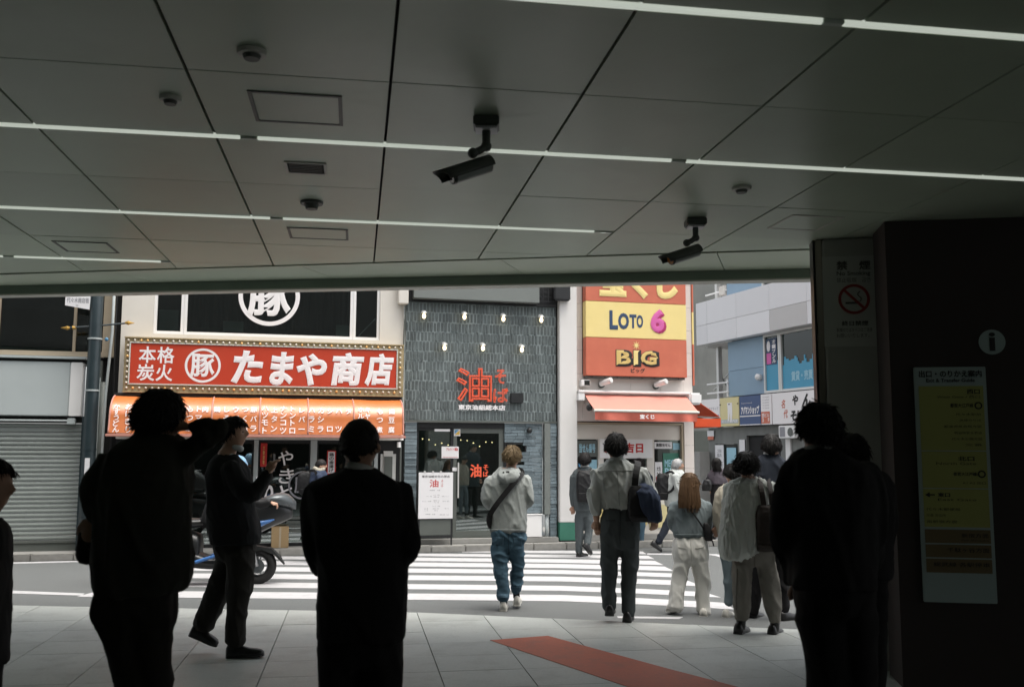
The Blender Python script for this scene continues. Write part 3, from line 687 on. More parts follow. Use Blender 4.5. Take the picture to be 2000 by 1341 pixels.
for a in ((R0-.022, R0-.002), (R1+.002, R1+.022)): MB().bevbox(a[0], a[1], -0.329, -0.301, S0, S1, 0.003).build('inner_rim', M['lip'], sg)
MB().box(R0, R1, -0.315, -0.301, S0, S1).build('red_panel', M['red'], sg)
bulb_me = MB().sphere((0,0,0), (0.020, 0.024, 0.020), 8, 6).mesh('bulb'); bulb_me.materials.append(M['bulb']); bulb_me.polygons.foreach_set('use_smooth', [True]*len(bulb_me.polygons))
bulb_me2 = bulb_me.copy(); bulb_me2.materials.clear(); bulb_me2.materials.append(M['bulbamber'])
so = orgof(sg)[1]
def bulb(x, z):
    o = bpy.data.objects.new('bulb', bulb_me2 if random.random() < 0.2 else bulb_me); COL.objects.link(o); o.parent = sg; o.location = Vector((x, -0.322, z)) - so
for k in range(46):
    x = X0+.055 + (X1-X0-.11)*k/45; bulb(x, Z1-.052); bulb(x, Z0+.066)
for k in range(1, 9):
    z = Z0+.066 + (Z1-Z0-.118)*k/9; bulb(X0+.05, z); bulb(X1-.062, z)
yS = -0.3165
for s_, a, c, d, e in (('本', -6.085, -5.83, 2.895, 3.155), ('格', -5.815, -5.555, 2.895, 3.155), ('炭', -6.105, -5.84, 2.615, 2.875), ('火', -5.825, -5.575, 2.615, 2.875)):
    text(s_, M['signwhite'], sg, a, c, d, e, yS, 0.018)
ring(M['signwhite'], sg, -5.125, 2.875, 0.235, 0.272, yS, 56, 'emblem_ring', 0.001)
text('豚', M['signwhite'], sg, -5.315, -4.945, 2.69, 3.06, yS, 0.03, name='emblem_character')
for s_, a, c, d, e, sh in (('た', -4.695, -4.20, 2.60, 3.135, 0.12), ('ま', -4.10, -3.72, 2.585, 3.125, 0.1), ('や', -3.68, -3.19, 2.585, 3.115, 0.1), ('商', -3.12, -2.59, 2.60, 3.145, 0.12), ('店', -2.58, -2.10, 2.60, 3.145, 0.12)):
    text(s_, M['signwhite'], sg, a, c, d, e, yS, 0.048, shear=sh)
# --- orange curved vinyl awning
aw = thing('izakaya_awning', 'glossy orange vinyl awning with white vertical menu lettering under the red sign', 'awning', FAC, (-4.2, -0.3, 1.75))
def prof(t):      # t 0 top .. 1 bottom : y, z
    th = math.radians(8 + 82*min(1, t/0.72))
    if t < 0.72: return (-0.22 - 0.52*math.sin(th)*1.0 + 0.0, 2.02 + 0.36*math.cos(th))
    k = (t-0.72)/0.28; return (-0.74 - 0.05*k, 2.02 - 0.225*k)
AX0, AX1, N_, K_ = -6.40, -1.985, 60, 18
b = MB()
for i in range(N_+1):
    x = AX0 + (AX1-AX0)*i/N_
    for k in range(K_+1):
        y, z = prof(k/K_); sag = 0.008*math.sin(i/N_*math.pi*6)**2 + 0.003*math.sin(i*0.37+k*0.2)
        b.v.append((x, y+sag, z-sag*0.5))
for i in range(N_):
    for k in range(K_): b.f.append((i*(K_+1)+k, i*(K_+1)+k+1, (i+1)*(K_+1)+k+1, (i+1)*(K_+1)+k))
b.build('cover', M['vinyl'], aw, smooth=True)
for x in (AX0, AX1):
    MB().prism([prof(k/K_) for k in range(K_+1)] + [(-0.2, 1.795)], 'x', x-.004, x+.004).build('end_panel', M['vinyl'], aw)
for x in (-6.40, -5.66, -4.933, -4.221, -3.483, -2.77, -1.985):
    MB().tube([(x, prof(k/K_)[0]-.002, prof(k/K_)[1]+.002) for k in range(K_+1)], 0.013, 8).build('rib', M['pinktrim'], aw, smooth=True)
MB().bevbox(-6.44, -1.95, -0.815, -0.75, 1.742, 1.785, 0.008).build('front_bar', M['pinktrim'], aw)
MB().box(-6.42, -1.96, -0.30, -0.02, 2.38, 2.425).build('top_gap', M['joint'], aw)
cols = [(228,'かすうどん'),(252,'おにぎり'),(276,'ライス'),(300,'冷奴'),(324,'枝豆'),(348,'もろきゅう'),(371,'もつ鍋'),(389,'トマト'),(401,'肉巻'),(424,'鶏皮'),(443,'しそ巻'),(461,'ウズラ'),(479,'つくね'),(496,'豚バラ'),(518,'ハツモト'),(536,'上タン'),(554,'ナンコツ'),(572,'トントロ'),(590,'レバー'),(609,'ハラミ'),(627,'カシラ'),(645,'シロ'),(662,'ハツ'),(681,'タン'),(705,'ホルモン'),(718,'キャベツ'),(742,'もつ煮'),(765,'揚豆腐')]
for px, s_ in cols:
    n_ = len(s_)
    tA, tB = 0.44, 0.97
    for k, ch in enumerate(s_):
        t = tA + (tB-tA)*((k+0.5)/max(n_, 4) if n_ >= 4 else ([0.5] if n_ == 1 else ([0.14, 0.86] if n_ == 2 else [0.13, 0.5, 0.87]))[k])
        if n_ >= 4: t = tA + 0.035 + (tB-tA-0.07)*k/(n_-1)
        hz = 0.050 if n_ < 5 else 0.046
        y, z = prof(t); y2, z2 = prof(min(1, t+0.03)); tv = Vector((0, y-y2, z-z2)).normalized(); nv = Vector((0, -tv.z, tv.y))
        if nv.y > 0: nv = -nv
        P0 = onp(FAC, y, px, 800); x = P0.x
        co, fs = glyphs(ch, 0.016)
        lo, hi = co.min(0), co.max(0); mc = (lo+hi)/2; sc_ = hz*2/max(hi[1]-lo[1], hi[0]-lo[0], 0.55)
        sc_ = min(sc_, 0.118)
        vs_ = []
        for c in co:
            lx = (c[0]-mc[0])*sc_; lz = (c[1]-mc[1])*sc_
            q = Vector((x, y, z)) + Vector((1,0,0))*lx + tv*lz + nv*(0.012+float(c[2])*0.02)
            vs_.append(tuple(q))
        me = bpy.data.meshes.new('menu_character'); me.from_pydata(vs_, [], fs); me.update(); link_mesh('menu_character', me, M['signwhite'], aw)

# --- noodle shop with slate brick front
ns2 = thing('noodle_shop_building', 'narrow noodle shop clad in blue grey upright bricks', 'building', FAC, (-0.5, 0, 0))
MB().box(-1.862, 0.805, 0.02, 0.25, 2.06, 4.085).build('mortar_bed', M['mortar'], ns2)
MB().box(-1.862, 0.805, -0.02, 0.3, 4.088, TOP).build('upper_wall', M['black'], ns2)
b = MB(); br = 12; bw = 0.0615; z0 = 2.068; rh = (4.08-2.068)/br
for r in range(br):
    x = -1.858 + (0.0 if r % 2 == 0 else -bw*0.4); 
    while x < 0.80:
        a = max(x+0.010, -1.858); c = min(x+bw-0.010+random.uniform(-.004,.004), 0.802)
        if c-a > 0.015:
            pr = random.uniform(0.002, 0.020); tz = random.uniform(-.006,.006)
            b.box(a, c, 0.02-pr, 0.03, z0+r*rh+0.011+tz, z0+(r+1)*rh-0.011+tz)
        x += bw
bf = b.build('brick_facing', M['brick'], ns2); bf['kind'] = 'stuff'
# pilasters of split stone strips
for (a, c, zt) in ((-1.860, -1.655, 2.045), (0.685, 0.803, 2.045)):
    z = 0.0; k = 0
    while z < zt-0.02:
        h = random.uniform(0.045, 0.075); z2 = min(z+h, zt)
        MB().box(a+random.uniform(0,.006), c-random.uniform(0,.006), -0.03+random.uniform(-.012,.012), 0.06, z+.003, z2-.002).build('stone_strip', M['stoneblue'], ns2); z = z2
MB().box(-1.86, 0.803, 0.07, 0.25, 0.0, 2.055).build('core_wall_back', M['dark'], None, FAC) if False else None
MB().bevbox(-1.866, 0.81, -0.045, 0.02, 2.03, 2.062, 0.004).build('lintel', M['slot'], ns2)
# entrance: fixed glass, door, stone infill, cabinet
MB().box(-1.655, -0.13, 0.02, 0.10, 1.935, 2.028).build('door_header', M['black'], ns2)
winframe(ns2, M['black'], -1.652, -1.02, 0.10, 1.933, 0.04, 0.035, 0.06, 'side_light_frame')
MB().box(-1.61, -1.06, 0.06, 0.066, 0.14, 1.89).build('side_light_glass', M['glassd'], ns2)
dr = MB(); dr.box(-1.015, -0.955, 0.04, 0.085, 0.10, 1.932); dr.box(-0.215, -0.135, 0.04, 0.085, 0.10, 1.932); dr.box(-0.955, -0.215, 0.041, 0.084, 0.10, 0.20); dr.box(-0.955, -0.215, 0.041, 0.084, 1.85, 1.932)
door = dr.build('door', M['slot'], ns2)
MB().box(-0.954, -0.216, 0.06, 0.066, 0.201, 1.849).build('door_glass', M['glassd'], door)
MB().bevbox(-0.945, -0.92, -0.005, 0.035, 0.75, 1.35, 0.006).build('door_handle', M['alu'], door)
text('油', M['neon'], door, -0.72, -0.52, 1.10, 1.32, 0.055, 0.03, name='door_lettering'); text('そ\nば', M['neon'], door, -0.49, -0.40, 1.10, 1.32, 0.055, 0.02, name='door_lettering')
z = 0.10; 
while z < 2.02:
    x = -0.128
    h = 0.055
    while x < 0.55:
        w_ = random.uniform(0.12, 0.26); x2 = min(x+w_, 0.555)
        if not (x2 < 0.27 and 1.10 < z+h/2 < 1.69 and True):
            MB().box(x+.002, x2-.002, 0.0+random.uniform(-.008,.008), 0.06, z+.002, min(z+h, 2.026)-.002).build('stone_strip', M['stoneblue'], ns2)
        x = x2
    z += h
winframe(ns2, M['black'], -0.125, 0.265, 1.105, 1.685, 0.005, 0.022, 0.05, 'wall_window_frame'); MB().box(-0.10, 0.24, 0.03, 0.036, 1.13, 1.66).build('wall_window_glass', M['glassd'], ns2)
MB().box(-0.12, 0.26, 0.058, 0.064, 1.11, 1.68).build('window_blind', M['slot'], ns2)
MB().bevbox(0.575, 0.682, -0.06, 0.06, 0.46, 2.026, 0.006).build('duct_cover', M['greysign'], ns2)
MB().tube([(0.63, 0.0, 0.0), (0.63, 0.0, 0.46)], 0.03, 12).build('duct_pipe', M['lgrey'], ns2, smooth=True)
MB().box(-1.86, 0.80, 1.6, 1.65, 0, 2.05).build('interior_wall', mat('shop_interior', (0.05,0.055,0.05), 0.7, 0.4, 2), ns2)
MB().box(-1.86, 0.80, 0.02, 1.6, 0.085, 0.098).build('interior_floor', M['slot'], ns2)
MB().bevbox(-1.60, -1.15, 0.75, 1.2, 0.1, 0.95, 0.01).build('counter', M['slot'], ns2); MB().box(-0.75, -0.30, 1.2, 1.25, 0.9, 1.75).build('interior_panel', M['greysign'], ns2)
MB().bevbox(-1.66, 0.80, -0.16, 0.018, 0.0, 0.082, 0.01).build('door_step', M['concrete'], ns2)
for k in range(12):
    x = -1.5 + k*0.112; MB().sphere((x, 0.35, 1.70+0.05*math.cos(k*1.05)+0.03*math.sin(k*2.7)), 0.011, 8, 6).build('string_bulb', M['tiny'], ns2)
MB().tube([(-1.5+k*0.112, 0.35, 1.715+0.05*math.cos(k*1.05)+0.03*math.sin(k*2.7)) for k in range(12)], 0.003, 5).build('string_wire', M['black'], ns2)
for (a, c, d, e, mm) in ((-1.345, -1.08, 1.875, 1.915, 'paper'), (-1.01, -0.90, 1.80, 1.915, 'paper'), (-1.22, -0.925, 1.42, 1.62, 'paper'), (-1.03, -0.92, 1.205, 1.265, 'paper')):
    MB().box(a, c, 0.030, 0.036, d, e).build('door_notice', M[mm], ns2)
MB().prism([(-1.0, 1.82), (-0.91, 1.82), (-0.91, 1.90)], 'y', 0.026, 0.0295).build('notice_mark', M['ochre'], ns2); MB().prism([(-1.0, 1.83), (-0.92, 1.905), (-1.0, 1.905)], 'y', 0.026, 0.0295).build('notice_mark', M['skyblue'], ns2)
text('アルバイト募集', M['letred'], ns2, -1.14, -0.94, 1.545, 1.60, 0.0285, 0.02, name='notice_lettering'); MB().box(-1.20, -0.94, 0.027, 0.0295, 1.435, 1.44).build('notice_rule', M['letred'], ns2)
cab = thing('utility_box', 'white metal utility box low on the noodle shop front', 'box', FAC, (0.38, -0.1, 0.1)); MB().bevbox(0.22, 0.505, -0.14, -0.012, 0.09, 0.46, 0.008).build('body', M['white'], cab); MB().bevbox(0.21, 0.515, -0.15, -0.005, 0.461, 0.475, 0.003).build('lid', M['white'], cab)
MB().sphere((0.30, -0.06, 1.90), (0.05,0.06,0.05)).build('spot_fitting', M['black'], ns2, smooth=True)
# signs and lamps on the brick
gs = thing('grey_signboard', 'plain grey signboard at the top of the noodle shop front', 'sign', FAC, (-0.65, -0.1, 4.12)); MB().bevbox(-1.765, 0.45, -0.18, -0.021, 4.125, 5.3, 0.006).build('board', M['greysign'], gs)
for k in range(4): MB().box(0.47, 0.80, -0.12, -0.10, 4.16+k*0.085, 4.175+k*0.085).build('grille_bar', M['black'], gs)
for k in range(3): MB().box(0.52+k*.1, 0.533+k*.1, -0.135, -0.121, 4.15, 4.5).build('grille_bar', M['black'], gs)
LP = [(-1.576,3.846,'upper left end'),(-0.873,3.855,'second in the upper row'),(-0.183,3.845,'third in the upper row'),(0.503,3.852,'upper right end'),(-1.215,3.312,'left of the lower three'),(-0.544,3.323,'middle of the lower three'),(0.15,3.316,'right of the lower three')]
for x, z, w_ in LP:
    l = thing('wall_lamp', 'small lit bulb lamp on the brick shop front, '+w_, 'lamp', FAC, (x, -0.02, z), 'bulb lamps on the brick front')
    MB().cyl((x, 0.01, z+.06), (x, -0.03, z+.06), 0.035, 0.035, 14).build('rose', M['lamphood'], l)
    MB().tube([(x, -0.03, z+.06), (x, -0.09, z+.075), (x, -0.11, z+.06)], 0.010, 8).build('arm', M['lamphood'], l)
    MB().tube([(x, -0.11, z+.075), (x, -0.11, z+.055), (x, -0.11, z+.03)], [0.018, 0.045, 0.055], 16).build('hood', M['lamphood'], l)
    MB().sphere((x, -0.11, z-.018), (0.032,0.032,0.046), 12, 8).build('bulb', M['lamp'], l, smooth=True)
nn = thing('neon_sign', 'red outlined neon noodle sign on the brick front', 'sign', FAC, (-0.55, -0.05, 2.4))
text('油', M['neon'], nn, -1.0, -0.365, 2.385, 2.965, -0.04, 0.045, outline=0.025, name='neon_character'); text('そ', M['neon'], nn, -0.315, -0.115, 2.70, 2.955, -0.04, 0.03, outline=0.025, name='neon_character'); text('ば', M['neon'], nn, -0.345, -0.07, 2.375, 2.63, -0.04, 0.03, outline=0.025, name='neon_character')
MB().bevbox(-0.035, 0.19, -0.07, -0.005, 2.375, 2.55, 0.01).build('transformer_box', M['black'], nn)
MB().tube([(-0.8, -0.02, 2.37), (-0.4, -0.03, 2.355), (-0.03, -0.03, 2.37)], 0.007, 6).build('cable', M['black'], nn)
hl = thing('shop_name_letters', 'white raised lettering under the red neon sign', 'sign', FAC, (-0.55, -0.03, 2.24)); text('東京油組総本店', M['signwhite'], hl, -0.955, -0.125, 2.242, 2.337, -0.03, 0.035, thick=0.0)
ml = glyphs('東京油組総本店', 0.035)
# menu stand
ms = thing('menu_stand', 'white menu poster on a black easel stand outside the noodle shop', 'menu stand', FAC, (-1.36, -0.25, 0))
MB().bevbox(-1.66, -1.085, -0.335, -0.315, 0.435, 1.19, 0.004).build('poster', M['paper'], ms)
for x in (-1.645, -1.10): MB().bevbox(x-.012, x+.012, -0.312, -0.29, 0.0, 1.2, 0.003).build('leg', M['black'], ms)
for x in (-1.62, -1.12): MB().tube([(x, -0.29, 1.15), (x, -0.06, 0.09)], 0.010, 6).build('rear_leg', M['black'], ms)
MB().bevbox(-1.632, -1.113, -0.312, -0.29, 0.12, 0.16, 0.003).build('crossbar', M['black'], ms); MB().bevbox(-1.63, -1.113, -0.309, -0.295, 0.165, 0.42, 0.003).build('lower_board', M['slot'], ms)
for x in (-1.56, -1.42, -1.29): MB().cyl((x, -0.34, 1.20), (x, -0.30, 1.20), 0.016, 0.016, 10).build('clip', M['alu'], ms)
yy = -0.3365
text('東京油組文化の原点', M['letblack'], ms, -1.61, -1.14, 1.105, 1.145, yy, 0.01); text('油', M['letred'], ms, -1.48, -1.33, 0.95, 1.075, yy, 0.01); text('そ\nば', M['letred'], ms, -1.285, -1.25, 0.95, 1.075, yy, 0.0)
random.seed(3)
for k, (a, c, z) in enumerate([(-1.48,-1.30,.90),(-1.53,-1.44,.80),(-1.42,-1.31,.82),(-1.41,-1.32,.79),(-1.27,-1.15,.80),(-1.60,-1.45,.72),(-1.41,-1.31,.73),(-1.40,-1.32,.70),(-1.26,-1.15,.72),(-1.43,-1.30,.64),(-1.56,-1.50,.60),(-1.42,-1.32,.60),(-1.22,-1.15,.60),(-1.56,-1.50,.57),(-1.40,-1.34,.57),(-1.54,-1.38,.51),(-1.30,-1.15,.50)]):
    text(random.choice(['油そば　並盛','辛味噌　大盛','特製トッピング','温泉玉子　ねぎ','ライス　半熟']), M['letgrey'], ms, a, c, z-.010, z+.010, yy, 0.0)
# gap pipes between shops
wp = thing('gap_conduit', 'bundle of white conduit and cables in the dark gap beside the red sign', 'pipe', FAC, (-6.5, 0, 0))
MB().tube([(-6.53, -0.05, 4.6), (-6.53, -0.05, 3.4), (-6.58, -0.05, 2.4), (-6.60, -0.05, 1.2), (-6.6, -0.05, 0.0)], 0.022, 10).build('conduit', M['lgrey'], wp, smooth=True)
MB().tube([(-6.50, 0.0, 4.6), (-6.49, 0.0, 3.4), (-6.47, 0.0, 2.2), (-6.5, 0.0, 0)], 0.012, 8).build('cable', M['black'], wp); MB().sphere((-6.60, -0.1, 3.27), 0.03).build('blue_clip', M['skyblue'], wp)
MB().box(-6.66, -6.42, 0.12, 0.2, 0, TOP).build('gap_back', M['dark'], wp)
rp_ = thing('service_pipe', 'grey service pipes with white caps between izakaya and noodle shop', 'pipe', FAC, (-1.90, -0.1, 0))
MB().tube([(-1.935, -0.09, 0), (-1.935, -0.09, 1.60), (-1.93, -0.05, 2.2), (-1.89, -0.05, 4.0)], 0.016, 8).build('pipe', M['slot'], rp_); MB().tube([(-1.90, -0.05, 1.9), (-1.885, -0.05, 3.2), (-1.91, -0.06, 4.0)], 0.006, 6).build('wire', M['lgrey'], rp_)
for z in (1.60, 1.72): MB().cyl((-1.97+.04*(z > 1.65), -0.12, z), (-1.97+.04*(z > 1.65), -0.12, z+.09), 0.035, 0.03, 12).build('insulator', M['white'], rp_)
MB().bevbox(-2.02, -1.85, -0.16, -0.02, 4.02, 4.8, 0.01).build('junction_box', M['cream'], rp_)

# --- white column and lottery shop
wc = thing('white_column', 'white wall column with green base between noodle shop and lottery stand', 'column', FAC, (1.0, -0.1, 0))
MB().bevbox(0.832, 1.155, -0.12, 0.3, 0.325, TOP, 0.01).build('shaft', M['whitecol'], wc); MB().bevbox(0.826, 1.158, -0.126, 0.3, 0.02, 0.323, 0.006).build('base', M['green'], wc); MB().box(0.84, 1.15, -0.118, 0.3, 0.0, 0.019).build('plinth', M['joint'], wc)
MB().box(0.806, 0.828, 0.0, 0.3, 0, TOP).build('shadow_gap', M['joint'], wc); MB().bevbox(0.70, 1.0, -0.25, -0.122, 4.18, 4.6, 0.02).build('lamp_bracket', M['black'], wc)
lb = thing('lottery_building', 'pinkish panel clad building behind the lottery sign', 'building', FAC, (2.3, 0, 0))
MB().box(1.162, 3.41, 0.04, 0.3, 2.06, TOP).build('core', M['seamdark'], lb)
for r in range(8):
    z0 = 2.075 + 0.42*r + (0.0 if r else 0.0)
    for a, c in ((1.165, 1.29), (1.29, 1.60), (1.60, 2.20), (2.20, 2.78), (2.78, 3.22), (3.22, 3.405)):
        if 1 < r and 1.29 <= a < 3.2: continue
        MB().box(a+.002, c-.002, 0.0, 0.038, z0+.002, z0+.418).build('cladding_panel', M['cladding'], lb)
for r in range(5):
    MB().box(3.215, 3.40, -0.03, 0.25, 0.004+.415*r, 0.415*(r+1)).build('cladding_panel', M['cladding'], lb)
wallset(lb, M['cream'], 1.162, 3.213, 0.05, 0.16, 0.0, 2.055, [(1.2, 1.60, 0.95, 1.76), (2.66, 3.19, 0.8, 1.755), (1.70, 2.52, 1.0, 1.42)], 'kiosk_front')
MB().bevbox(1.16, 3.215, -0.01, 0.05, 2.02, 2.058, 0.006).build('kiosk_header', M['beige'], lb); MB().bevbox(3.17, 3.212, -0.01, 0.05, 0.0, 2.018, 0.004).build('kiosk_jamb', M['beige'], lb)
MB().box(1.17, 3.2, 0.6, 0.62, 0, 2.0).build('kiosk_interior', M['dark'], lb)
for a, c, d, e in ((1.205, 1.595, .96, 1.75), (2.665, 3.185, .81, 1.75), (1.705, 2.515, 1.005, 1.415)): MB().box(a, c, 0.09, 0.096, d, e).build('kiosk_glass', M['glassd'], lb)
MB().bevbox(1.64, 2.56, -0.16, 0.045, 0.82, 0.99, 0.01).build('sales_counter', M['alu'], lb); MB().bevbox(1.17, 3.17, -0.12, 0.04, 0.0, 0.10, 0.01).build('kiosk_plinth', M['concrete'], lb)
MB().box(1.62, 2.62, 0.03, 0.049, 1.43, 1.765).build('white_fascia', M['white'], lb)
text('大安吉日', M['letred'], lb, 1.70, 2.44, 1.52, 1.70, 0.0285, 0.04, name='kiosk_lettering')
P_ = [(1.22,1.58,1.45,1.74,'slot','当せん番号'),(1.24,1.40,1.0,1.42,'skyblue','宝'),(1.42,1.58,1.05,1.40,'filmlight','くじ'),(2.685,2.82,1.0,1.36,'paper','大当\nたり'),(2.84,3.15,.98,1.52,'green','MEGA\nBIG'),(2.68,3.02,1.60,1.72,'paper','高額当せん'),(3.04,3.17,1.58,1.70,'filmlight','発売中'),(2.70,3.05,.83,.96,'paper','ロト7')]
for a, c, d, e, mm, s_ in P_:
    po_ = MB().box(a, c, 0.078, 0.086, d, e).build('poster_sheet', M[mm], lb)
    text(s_, M['letblack'] if mm in ('paper','creamsign','ochre') else M['filmlight'], lb, a+.03, c-.03, d+(e-d)*.25, e-(e-d)*.2, 0.0765, 0.03, name='poster_lettering')
for a, c, d, e, mm in ((2.86, 3.14, .99, 1.08, 'lotoyel'), (2.70, 2.81, 1.02, 1.10, 'letred'), (1.62, 1.72, .30, .62, 'lotoyel'), (1.75, 1.95, .25, .66, 'paper'), (2.05, 2.5, .25, .70, 'lotoyel'), (2.55, 3.1, .2, .6, 'creamsign'), (1.25, 1.55, .3, .75, 'paper'), (1.28,1.52,.62,.72,'letred')):
    MB().box(a, c, 0.030 if e < .8 else 0.070, 0.048 if e < .8 else 0.0765, d, e).build('poster_sheet', M[mm], lb)
ls = thing('lottery_signboard', 'tall orange and yellow lottery signboard reading loto 6 and big', 'sign', FAC, (2.25, -0.2, 2.87))
for a, c, mm in ((4.203, 5.3, 'lotored'), (3.555, 4.197, 'lotoyel'), (2.875, 3.549, 'lotored')): MB().bevbox(1.295, 3.212, -0.20, -0.02, a, c, 0.004).build('sign_panel', M[mm], ls)
MB().box(1.31, 3.19, -0.15, -0.001, 2.835, 2.874).build('sign_underside', M['slot'], ls)
for k in range(8): MB().cyl((1.42+k*.235, -0.152, 2.852), (1.42+k*.235, -0.16, 2.852), 0.012, 0.012, 8).build('bolt', M['black'], ls)
yy = -0.2015
text('宝くじ', M['lotoyel'], ls, 1.55, 3.06, 4.27, 4.85, yy, 0.07)
for s_, a, c, d, e in (('L', 1.735, 1.895, 3.70, 4.045), ('O', 1.90, 2.105, 3.71, 4.005), ('T', 2.115, 2.25, 3.735, 3.985), ('O', 2.25, 2.375, 3.745, 3.98)): text(s_, M['lotoblue'], ls, a, c, d, e, yy, 0.045)
text('6', M['magenta'], ls, 2.545, 2.825, 3.655, 4.085, yy, 0.07); text('6', M['pink'], ls, 2.515, 2.795, 3.675, 4.10, yy-.003, 0.065)
for s_, a, c in (('B', 1.86, 2.165), ('I', 2.185, 2.30), ('G', 2.32, 2.65)):
    text(s_, M['letblack'], ls, a-.012, c+.03, 3.045, 3.345, yy, 0.10); text(s_, M['letgold'] if s_ != 'I' else M['lotoyel'], ls, a, c, 3.065, 3.335, yy-.003, 0.075)
text('ビッグ', M['letblack'], ls, 2.13, 2.40, 2.935, 3.02, yy, 0.03)
st_ = [(2.24+ (0.075 if i % 2 == 0 else 0.024)*math.cos(math.pi*i/8), 3.43 + (0.085 if i % 2 == 0 else 0.026)*math.sin(math.pi*i/8)) for i in range(16)]
MB().prism(st_, 'y', yy-.003, yy).build('star', M['lotoyel'], ls)
for a, c, mm in ((3.4, 4.05, 'lotored'), (4.06, 4.7, 'lotoyel'), (2.5, 3.39, 'lotored')): pass
sb = thing('side_signboard', 'thin orange and yellow projecting sign edge on the lottery building corner', 'sign', FAC, (3.43, 0, 2.6)); MB().box(3.412, 3.44, -0.02, 0.3, 2.75, 3.5).build('panel', M['lotored'], sb); MB().box(3.412, 3.44, -0.02, 0.3, 3.502, 4.1).build('panel', M['lotoyel'], sb); MB().box(3.412, 3.44, -0.02, 0.3, 4.102, 5.2).build('panel', M['lotored'], sb)
# floodlights under the sign
for k, (x, lab) in enumerate(((1.64, 'left white cylindrical floodlight under the lottery sign'), (2.68, 'right white cylindrical floodlight under the lottery sign'))):
    f_ = thing('floodlight', lab, 'floodlight', FAC, (x, 0, 2.75), 'floodlights under the lottery sign')
    MB().cyl((x, -0.001, 2.72), (x, -0.05, 2.72), 0.055, 0.055, 16).build('mount', M['slot'], f_); MB().tube([(x-.02, -0.06, 2.74), (x+.08, -0.30, 2.79)], 0.05, 18).build('barrel', M['white'], f_); MB().tube([(x+.082, -0.304, 2.792), (x+.084, -0.308, 2.793)], 0.043, 16).build('front_glass', M['alu'], f_)
cb = thing('sensor_box', 'small white box sensor on the lottery building left of the floodlights', 'camera', FAC, (1.26, 0, 2.72)); MB().bevbox(1.22, 1.385, -0.16, -0.003, 2.69, 2.80, 0.01).build('housing', M['white'], cb); MB().box(1.275, 1.375, -0.164, -0.1605, 2.70, 2.785).build('window', M['joint'], cb)
# lottery awning
la = thing('lottery_awning', 'faded pink canvas awning with white casing above the lottery stand', 'awning', FAC, (2.25, -0.2, 2.1))
MB().bevbox(1.16, 3.30, -0.20, -0.003, 2.565, 2.615, 0.015).build('casing', M['white'], la)
MB().bevbox(1.155, 1.275, -0.19, -0.003, 2.43, 2.563, 0.01).build('casing_end', M['white'], la); MB().bevbox(3.235, 3.47, -0.26, -0.003, 2.39, 2.60, 0.03).build('casing_end', M['white'], la)
b = MB(); n = 40
for i in range(n+1):
    t = i/n; 
    for k in range(9):
        s_ = k/8; xx = (1.29+(1.275-1.29)*s_) + (3.225-1.29 + (3.17-3.225+.015)*s_)*t
        b.v.append((xx, -0.12-0.60*s_, 2.545-0.30*s_ - 0.012*math.sin(math.pi*s_)+0.003*math.sin(t*25+s_*3)))
for i in range(n):
    for k in range(8): b.f.append((i*9+k, i*9+k+1, (i+1)*9+k+1, (i+1)*9+k))
o = b.build('canvas', M['awnpink'], la, smooth=True)
MB().tube([(1.25, -0.73, 2.235), (3.185, -0.73, 2.225)], 0.022, 12).build('front_bar', M['lip'], la)
b = MB()
for i in range(n+1):
    t = i/n; xx = 1.27+1.885*t
    for k in range(5):
        s_ = k/4; b.v.append((xx, -0.735+0.028*s_*math.sin(t*19+1.5*math.sin(t*7))+0.01*math.sin(t*40)*s_, 2.215-0.015*t-0.135*s_-0.012*math.sin(t*math.pi*1)*s_))
for i in range(n):
    for k in range(4): b.f.append((i*5+k, i*5+k+1, (i+1)*5+k+1, (i+1)*5+k))
b.build('valance', M['awnred'], la, smooth=True)
text('宝くじ', M['signwhite'], la, 2.065, 2.335, 2.10, 2.18, -0.775, 0.05)
for x in (1.33, 3.12): MB().tube([(x, -0.03, 2.40), (x+.02, -0.4, 2.32), (x, -0.72, 2.235)], 0.014, 8).build('arm', M['alu'], la)
MB().sphere((1.30, -0.35, 2.30), (0.05,0.08,0.06)).build('gear_box', M['black'], la)
ra = thing('side_awning', 'orange red awning on the side street corner of the lottery building', 'awning', FAC, (3.6, 0.6, 2.0))
MB().prism([(0.05,2.50),(1.6,2.50),(1.6,2.46),(0.05,2.46)], 'x', 3.43, 3.47).build('rail', M['alu'], ra)
b = MB()
for k, (x, z) in enumerate(((3.46, 2.50), (3.70, 2.36), (3.96, 2.19))):
    for y in (0.05, 0.8, 1.6): b.v.append((x, y, z))
b.f = [(0,1,4,3),(1,2,5,4),(3,4,7,6),(4,5,8,7)]
o = b.build('canvas', M['awnorange'], ra); md = o.modifiers.new('s','SOLIDIFY'); md.thickness = 0.01
MB().box(3.46, 3.955, 0.03, 0.045, 2.0, 2.15).build('end_valance', M['awnorange'], ra); MB().box(3.958, 3.97, 0.03, 1.6, 2.0, 2.165).build('front_valance', M['awnorange'], ra); MB().tube([(3.46, 0.05, 2.18), (3.95, 0.05, 2.17)], 0.012, 8).build('arm', M['slot'], ra)

